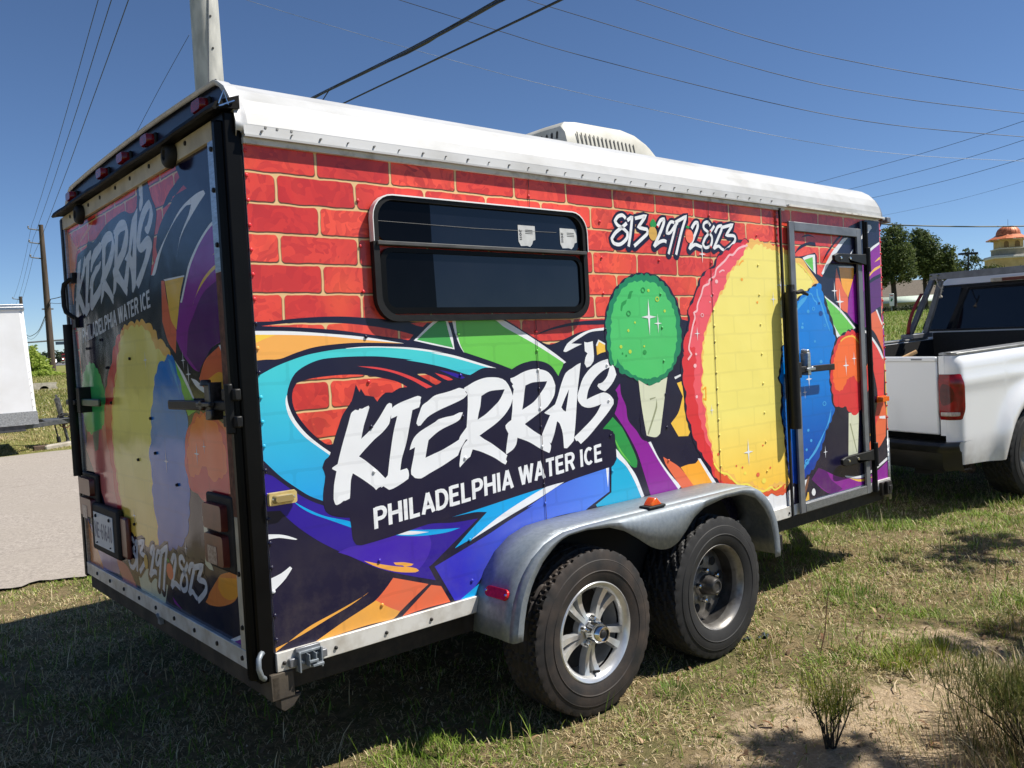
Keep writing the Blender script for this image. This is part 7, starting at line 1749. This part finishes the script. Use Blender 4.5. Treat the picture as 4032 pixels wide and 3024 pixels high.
# ------------------------------------------------------------------ grass and weeds
def blade_mat():
    m,nt,b=newmat("grass_blades"); at=N(nt,"ShaderNodeAttribute"); at.attribute_name="tint"
    nt.links.new(at.outputs['Color'],b.inputs['Base Color']); b.inputs['Roughness'].default_value=.55; b.inputs['Specular IOR Level'].default_value=.3
    tr=N(nt,"ShaderNodeBsdfTranslucent"); nt.links.new(at.outputs['Color'],tr.inputs[0]); mx=N(nt,"ShaderNodeMixShader"); mx.inputs[0].default_value=.28
    out=[n for n in nt.nodes if n.type=='OUTPUT_MATERIAL'][0]
    nt.links.new(b.outputs[0],mx.inputs[1]); nt.links.new(tr.outputs[0],mx.inputs[2]); nt.links.new(mx.outputs[0],out.inputs[0]); return m
BM=blade_mat()
def blades(name,x,y,z,h,w,lean,cols,parent=None,seed=1,az=None,curl=.5):
    """one mesh of bent three-segment blades"""
    g=np.random.default_rng(seed); n=len(x)
    if az is None: az=g.random(n)*2*np.pi
    d=np.stack([np.cos(az),np.sin(az),np.zeros(n)],1); s=np.stack([-np.sin(az),np.cos(az),np.zeros(n)],1)
    B=np.stack([x,y,z],1); upv=np.array([0,0,1.0])
    def at(t):
        ang=lean*(.35+curl*t*1.3); return B+d*(np.sin(ang)*t*h)[:,None]+upv*(np.cos(ang)*t*h)[:,None]
    p1=at(.45); p2=at(.8); p3=at(1.0); W_=w[:,None]
    v=np.stack([B-s*W_*.5,B+s*W_*.5,p1-s*W_*.45,p1+s*W_*.45,p2-s*W_*.28,p2+s*W_*.28,p3],1).reshape(-1,3)
    o=np.arange(n)*7
    q=np.concatenate([np.stack([o,o+1,o+3,o+2],1),np.stack([o+2,o+3,o+5,o+4],1),np.stack([o+4,o+5,o+6,o+6],1)],0)
    tint=np.repeat(np.concatenate([cols,np.ones((n,1))],1),7,0)
    # last one is a triangle: build with mixed sizes
    me=bpy.data.meshes.new(name); nq=2*n; nt_=n
    me.vertices.add(len(v)); me.vertices.foreach_set("co",v.astype(np.float32).ravel())
    loops=np.concatenate([q[:2*n].ravel(),q[2*n:,:3].ravel()]).astype(np.int32)
    me.loops.add(len(loops)); me.loops.foreach_set("vertex_index",loops)
    starts=np.concatenate([np.arange(0,nq*4,4),nq*4+np.arange(0,nt_*3,3)]).astype(np.int32)
    me.polygons.add(nq+nt_); me.polygons.foreach_set("loop_start",starts)
    a=me.attributes.new("tint",'FLOAT_COLOR','POINT'); a.data.foreach_set("color",tint.astype(np.float32).ravel())
    me.materials.append(BM); me.update()
    ob=bpy.data.objects.new(name,me); COL.objects.link(ob)
    if parent is not None: ob.parent=parent
    return ob
def pal(n,g,mix,greens=((92,118,36),(116,142,48),(146,166,70)),straws=((196,176,134),(168,146,106),(216,200,160))):
    a=np.array([lin(c) for c in greens]); s=np.array([lin(c) for c in straws])
    gi=a[g.integers(0,len(a),n)]; si=s[g.integers(0,len(s),n)]; k=(g.random(n)<mix)[:,None]
    c=np.where(k,gi,si)*(.75+.5*g.random((n,1))); return c
def gz(x,y):
    z=height(x,y); br=bare(x,y); nr=(x>-4)&(x<8.1)&(y>-3.5)&(y<4.6)
    return z+np.where(nr,((fbm(x,y,3.2,9)-.5)*.035-br*.018)*(1-smooth01((y-3.0)/.5)),0)
VIEW_R=np.array([.7585,-.6497]);VIEW_F=np.array([.6483,.7613])
def in_view(x,y,m=.05):
    dx=x+1.125;dy=y+2.564; f=dx*VIEW_F[0]+dy*VIEW_F[1]; r=dx*VIEW_R[0]+dy*VIEW_R[1]
    return (f>.6)&(abs(r)<f*(.61+m)+.25)
def in_tyre(x,y):
    return ((abs(x-1.25)<.12)|(abs(x-2.07)<.12))&(y>-.24)&(y<0)
g=np.random.default_rng(77)
N0=1250000
x=g.uniform(-2.2,9.0,N0); y=g.uniform(-2.3,4.9,N0)
lane_edge=4.02-.40*(np.minimum(x,3)+.15)+.07*np.sin(x*2.1)+.04*np.sin(x*6.7)+.03*np.sin(x*17.3)
keep=in_view(x,y)&~in_tyre(x,y)&(y<lane_edge-.0+g.normal(size=N0)*.07)
br=bare(x,y); patch=fbm(x,y,1.6,31); tuft=fbm(x,y,6.5,41,3)
dens=np.clip(1.0-br*1.35,.16,1)*np.clip((tuft-.30)*2.6,.15,1)
under=(x>0)&(x<4.2)&(y>.15)&(y<2.1); dens=np.where(under,dens*.5,dens)
dist=np.hypot(x+1.125,y+2.564); dens=dens*np.clip(1.15-dist/11,.35,1)
keep&=g.random(N0)<dens*1.0
x=x[keep];y=y[keep];n=len(x); patch=patch[keep]; tuft=tuft[keep]; br=br[keep]
gm=np.clip((patch-.42)*3.2,.10,.85)+np.where(x>3.1,.52,.22)
lush=np.clip((fbm(x,y,2.4,51)-.52)*5,0,1)
h=(.012+.026*g.random(n)**1.5)*(1+.9*lush)*(1+.5*(x>3.3)); lean=R(40)+R(45)*g.random(n)-R(22)*lush
cols=pal(n,g,np.clip(gm*.62+lush*.35,0,.92)); 
lay=g.random(n)>gm*1.2   # thatch lying flat
h=np.where(lay,.018+.038*g.random(n)**1.4,h); lean=np.where(lay,R(66)+R(16)*g.random(n),lean)
cols=np.where((lay&(g.random(n)<.8))[:,None],pal(n,g,.06),cols)
grass=blades("grass",x,y,gz(x,y)-.002,h,(.0014+.0016*g.random(n))*(1+.10*np.hypot(x+1.1,y+2.6)),lean,cols,None,78); kind(grass,"stuff"); grass["label"]="patchy green and straw coloured grass over sandy ground"
# longer scattered blades and broad leaf weeds low in the turf
n=9000; x=g.uniform(-1.5,8,n); y=g.uniform(-2.2,4,n); k=in_view(x,y)&~in_tyre(x,y)&(g.random(n)>bare(x,y)*1.2)&(y<3.6-.4*x.clip(None,3)); x=x[k];y=y[k];n=len(x)
tall=blades("tall_grass",x,y,gz(x,y),.05+.09*g.random(n)**2,.003+.0025*g.random(n),R(14)+R(34)*g.random(n),pal(n,g,.75),None,79); kind(tall,"stuff"); tall["label"]="longer green blades scattered through the turf"
# crumbs of soil, pebbles and litter lying between the blades
n=16000; x=g.uniform(-1.2,6,n); y=g.uniform(-2.2,2.6,n); k=in_view(x,y)&(g.random(n)<.25+.75*bare(x,y)); x=x[k];y=y[k];n=len(x)
r=.0025+.006*g.random(n)**3; z=gz(x,y)+r*.25
base=np.array([[1,0,0],[0,1,0],[-1,0,0],[0,-1,0],[0,0,.8],[0,0,-.8]],float)
jit=base[None]*r[:,None,None]*(.6+.8*g.random((n,6,1))); vv=(jit+np.stack([x,y,z],1)[:,None,:]).reshape(-1,3)
ff=np.array([[0,1,4],[1,2,4],[2,3,4],[3,0,4],[1,0,5],[2,1,5],[3,2,5],[0,3,5]]); ff=(ff[None]+(np.arange(n)*6)[:,None,None]).reshape(-1,3)
tone=np.repeat(g.random(n),6)
pm_,pnt,pb=newmat("soil_crumbs"); pa=N(pnt,"ShaderNodeAttribute"); pa.attribute_name="tone"; pnt.links.new(mixc(pnt,pa.outputs['Fac'],lin((92,74,56)),lin((206,190,166))),pb.inputs['Base Color']); pb.inputs['Roughness'].default_value=.95
peb=np_mesh("soil_crumbs",vv,ff,pm_,None,{"tone":('FLOAT',tone)},False); kind(peb,"stuff"); peb["label"]="pebbles and crumbs of soil on the sandy ground"
# dead leaves and bark flakes
n=1400; x=g.uniform(-1.2,5,n); y=g.uniform(-2.2,2.0,n); k=in_view(x,y); x=x[k];y=y[k];n=len(x)
lit=blades("dead_leaf_litter",x,y,gz(x,y)+.006,.018+.03*g.random(n),.008+.010*g.random(n),R(62)+R(20)*g.random(n),pal(n,g,.3,((120,86,58),(96,74,54),(140,112,80)),((176,146,110),(150,122,92),(120,98,74))),None,83); kind(lit,"stuff"); lit["label"]="brown dead leaves scattered in the turf"
# meadow across the lane and the berm
n=150000; az=R(71)+R(16)*g.random(n); rr=13.2+3+ (g.random(n)**1.7)*75; x=-1.125+rr*np.cos(az); y=-2.564+rr*np.sin(az)
k=(y>13.35-.13*(x-1.4)); x=x[k];y=y[k];rr=rr[k];n=len(x); mp=fbm(x,y,.35,61)
mead=blades("meadow_grass",x,y,height(x,y)-.02,(.03+.10*g.random(n)**1.8)*np.clip((rr-13)/10,.4,1.3),.006+.0007*rr*g.random(n),R(10)+R(40)*g.random(n),pal(n,g,np.clip((mp-.3)*2.2,.25,.9),((118,124,60),(136,140,70),(104,112,52)),((178,162,112),(158,144,98),(190,176,126))),None,80); kind(mead,"stuff"); mead["label"]="rough meadow of green and dry grass beyond the lane"
n=1500; az=R(72)+R(14)*g.random(n); rr=20+40*g.random(n); x=-1.125+rr*np.cos(az); y=-2.564+rr*np.sin(az)
fl_=blades("white_wildflowers",x,y,height(x,y)+.06+.05*g.random(n),np.full(n,.025),np.full(n,.02)+.015*g.random(n),R(60)+R(25)*g.random(n),np.tile(np.array([lin((226,220,204))]),(n,1)),None,81); kind(fl_,"stuff")
n=70000; az=R(12)+R(22)*g.random(n); rr=9.5+40*g.random(n)**1.2; x=-1.125+rr*np.cos(az); y=-2.564+rr*np.sin(az)
ber=blades("berm_grass",x,y,height(x,y)-.02,.05+.10*g.random(n),.006+.0007*rr*g.random(n),R(10)+R(40)*g.random(n),pal(n,g,.93,((104,130,44),(122,148,58),(142,162,72))),None,82); kind(ber,"stuff"); ber["label"]="bright green mown bank beyond the pickup"
# individual weed clumps on the sand
GW="weed tufts on the sandy strip"
def tuft_plant(px,py,h,nb,spread,greenmix,label,seed,greens=((92,108,36),(122,132,50),(142,150,62)),name="weed_tuft"):
    gg=np.random.default_rng(seed); r=spread*np.sqrt(gg.random(nb)); a=gg.random(nb)*2*np.pi
    xx=r*np.cos(a); yy=r*np.sin(a); z=gz(np.array([px]),np.array([py]))[0]
    t=thing(name,label,"weed",(px,py,float(z)),group=GW)
    blades("leaves",xx,yy,np.zeros(nb)-.005,h*(.4+.6*gg.random(nb)),.0018+.0020*gg.random(nb),R(10)+R(58)*(.3+.7*r/spread)*gg.random(nb),pal(nb,gg,greenmix,greens),t,seed,a+gg.normal(size=nb)*.5)
    return t
tuft_plant(2.72,-.93,0.105,260,0.115,.92,"yellow green weed tuft, tallest on the sand, near the photo's edge",101)
tuft_plant(2.50,-.86,0.093,235,0.115,.95,"yellow green weed tuft just left of the tallest one",102,((104,122,36),(134,146,50),(150,158,62)))
tuft_plant(2.33,-.60,0.050,124,0.081,.95,"small bright tuft at the foot of the bare stem",103,((84,116,40),(104,136,52),(124,152,62)))
tuft_plant(1.60,-.31,0.062,161,0.081,.95,"narrow green tuft growing against the front tyre",104,((84,116,40),(104,136,52),(124,152,62)))
tuft_plant(1.32,-.66,0.034,198,0.138,.9,"low feathery green tuft in front of the rear wheel",105,((92,122,46),(110,136,58),(128,150,70)))
tuft_plant(2.25,-.30,0.081,161,0.103,.9,"grass tuft under the front tyre with upright blades",106)
tuft_plant(3.25,-.30,0.074,210,0.161,.95,"broad green tuft in the turf before the pickup's shadow",107,((78,112,36),(98,132,46),(122,150,60)))
tuft_plant(3.30,-1.05,0.087,186,0.138,.8,"brownish weed tuft at the far end of the sand",108,((112,110,44),(134,124,56),(150,136,66)))
tuft_plant(2.00,-1.02,0.037,148,0.115,.9,"flat green tuft among straw behind the woody bush",109)
tuft_plant(1.05,-.80,0.028,124,0.103,.9,"tiny green tuft nearest the photo's lower edge",110)
# wiry bush with dark stems
def wiry(px,py,h,ns,label,seed,leafcols,spread=.18,name="wiry_bush",leafn=60):
    gg=random.Random(seed); z=float(gz(np.array([px]),np.array([py]))[0]); t=thing(name,label,"bush",(px,py,z))
    b=MB(); tips=[]
    for i in range(ns):
        a=gg.uniform(0,6.283); s_=spread*gg.uniform(.25,1); top=Vector((s_*math.cos(a),s_*math.sin(a),h*gg.uniform(.6,1))); mid=top*.5+Vector((gg.uniform(-.02,.02),gg.uniform(-.02,.02),h*.06))
        b.tube([(gg.uniform(-.015,.015),gg.uniform(-.015,.015),-.01),tuple(mid),tuple(top)],[.0035,.0026,.0012],5)
        for k in range(3):
            f=gg.uniform(.45,.95); p=Vector((0,0,0)).lerp(top,f); q=p+Vector((gg.uniform(-.05,.05),gg.uniform(-.05,.05),gg.uniform(.02,.07))); b.tube([tuple(p),tuple(q)],[.0018,.0009],4); tips.append(q)
        tips.append(top)
    b.build("stems",simple("dark_stem",(62,54,42),(44,38,30),.9),t,60)
    n=len(tips)*leafn; g2=np.random.default_rng(seed); ti=g2.integers(0,len(tips),n); P=np.array([tuple(v) for v in tips])[ti]+g2.normal(size=(n,3))*.026
    blades("leaves",P[:,0],P[:,1],P[:,2],.02+.04*g2.random(n),.0016+.0014*g2.random(n),R(5)+R(60)*g2.random(n),pal(n,g2,.96,leafcols),t,seed)
    return t
wiry(1.66,-.98,.24,12,"wiry olive bush with dark bare stems in the sandy foreground",201,((168,172,64),(188,188,82),(150,154,56)),.17,leafn=24)
wiry(2.05,-1.52,.27,24,"dense dark grassy bush filling the lower corner of the photo",202,((86,98,42),(110,116,54),(130,124,72)),.30,leafn=50)
wiry(2.55,-1.60,.23,18,"straggly dark weed bush behind the one in the lower corner",203,((70,78,36),(92,96,46),(120,110,66)),.26,leafn=45)
tuft_plant(1.86,-1.36,0.161,260,0.253,.55,"coarse brown and green grass clump beside the corner bush",204,((74,84,34),(98,104,46),(120,118,60)))
tuft_plant(2.22,-1.48,.25,700,.30,.6,"tall dark coarse grass clump in the photo's lower corner",205,((58,66,30),(80,86,40),(104,102,56)))
tuft_plant(2.62,-1.42,.19,520,.30,.65,"coarse grass clump behind the tall dark one",206,((66,76,34),(90,96,46),(118,112,62)))
tuft_plant(1.95,-1.62,.22,520,.24,.6,"coarse dark clump touching the photo's lower edge",207,((58,66,30),(80,86,40),(104,102,56)))
bst=thing("bare_stem","single bare leaning weed stem standing on the sand","weed",(2.36,-.55,float(gz(np.array([2.36]),np.array([-.55]))[0])))
b=MB(); b.tube([(0,0,0),(.05,.0,.1),(.11,.02,.22),(.16,.02,.33)],[.003,.0026,.002,.001],5); b.tube([(0,0,0),(-.02,.01,.06),(.02,.0,.12)],[.002,.0016,.001],5); b.build("stem",simple("stem",(112,78,54),(88,62,44),.8),bst,60)
rag=thing("dark_rag","crumpled dark blue scrap lying on the ground in front of the front tyre","scrap",(2.30,-.20,float(gz(np.array([2.30]),np.array([-.20]))[0])))
gg=random.Random(9)
for cx in (0,.085):
    b=MB(); pts=[]
    for i in range(14):
        a=gg.uniform(0,6.28); r=.028*gg.random()**.5; pts.append((cx*.95+r*math.cos(a)*1.5,-cx*.45+r*math.sin(a),.008+.012*gg.random()))
    b.tube(pts,.0065,6); b.build("strand",simple("dark_blue_scrap",(34,40,50),(52,60,72),.6),rag,60)
for i,(px,py,ang,l_) in enumerate(((2.36,-.98,40,.14),(2.22,-.96,20,.10),(2.9,-1.15,70,.18))):
    st_=thing("dry_twig",["pale dry twig lying flat below the weed tufts","shorter pale twig beside the longer one","long dry twig near the corner bush"][i],"twig",(px,py,float(gz(np.array([px]),np.array([py]))[0])+.008),(0,R(-6),R(ang)),"dry twigs on the sand")
    b=MB(); b.tube([(0,0,0),(l_*.5,.006,.01),(l_,0,.004)],[.0035,.003,.0015],5); b.build("twig",simple("pale_twig",(206,188,156),(176,156,124),.8),st_,60)
# a tree beyond the frame whose leaf shade falls on the near corner, and the wood behind the camera's left that the door mirrors
tree((7.0,-4.4,0),5.2,[((-3.60,1.80,3.55),.34),((-3.22,1.50,3.9),.34),((-.6,2.45,3.6),.36),((.1,2.3,3.9),.34),((-.2,.6,4.6),.6),((-1.2,1.1,4.5),.5),((.3,0,4.2),.7)],.06,4200,.055,bush_m,"slender roadside tree just outside the picture to the right",31,None,"roadside_tree")
wl_=[];wr_=[]
gq=random.Random(4)
for i in range(40):
    a=R(98+62*i/39); d=46+gq.uniform(-4,6); wl_.append((d*math.cos(a),d*math.sin(a),gq.uniform(1.5,4.5))); wr_.append(gq.uniform(2.6,4.2))
wd_=leaf_cloud("roadside_wood",wl_,wr_,16000,.42,leaf_mat("wood_leaves",(34,46,24),(50,64,34),(70,82,46)),None,1.25,41); kind(wd_,"stuff"); wd_["label"]="line of trees across the lane outside the picture"
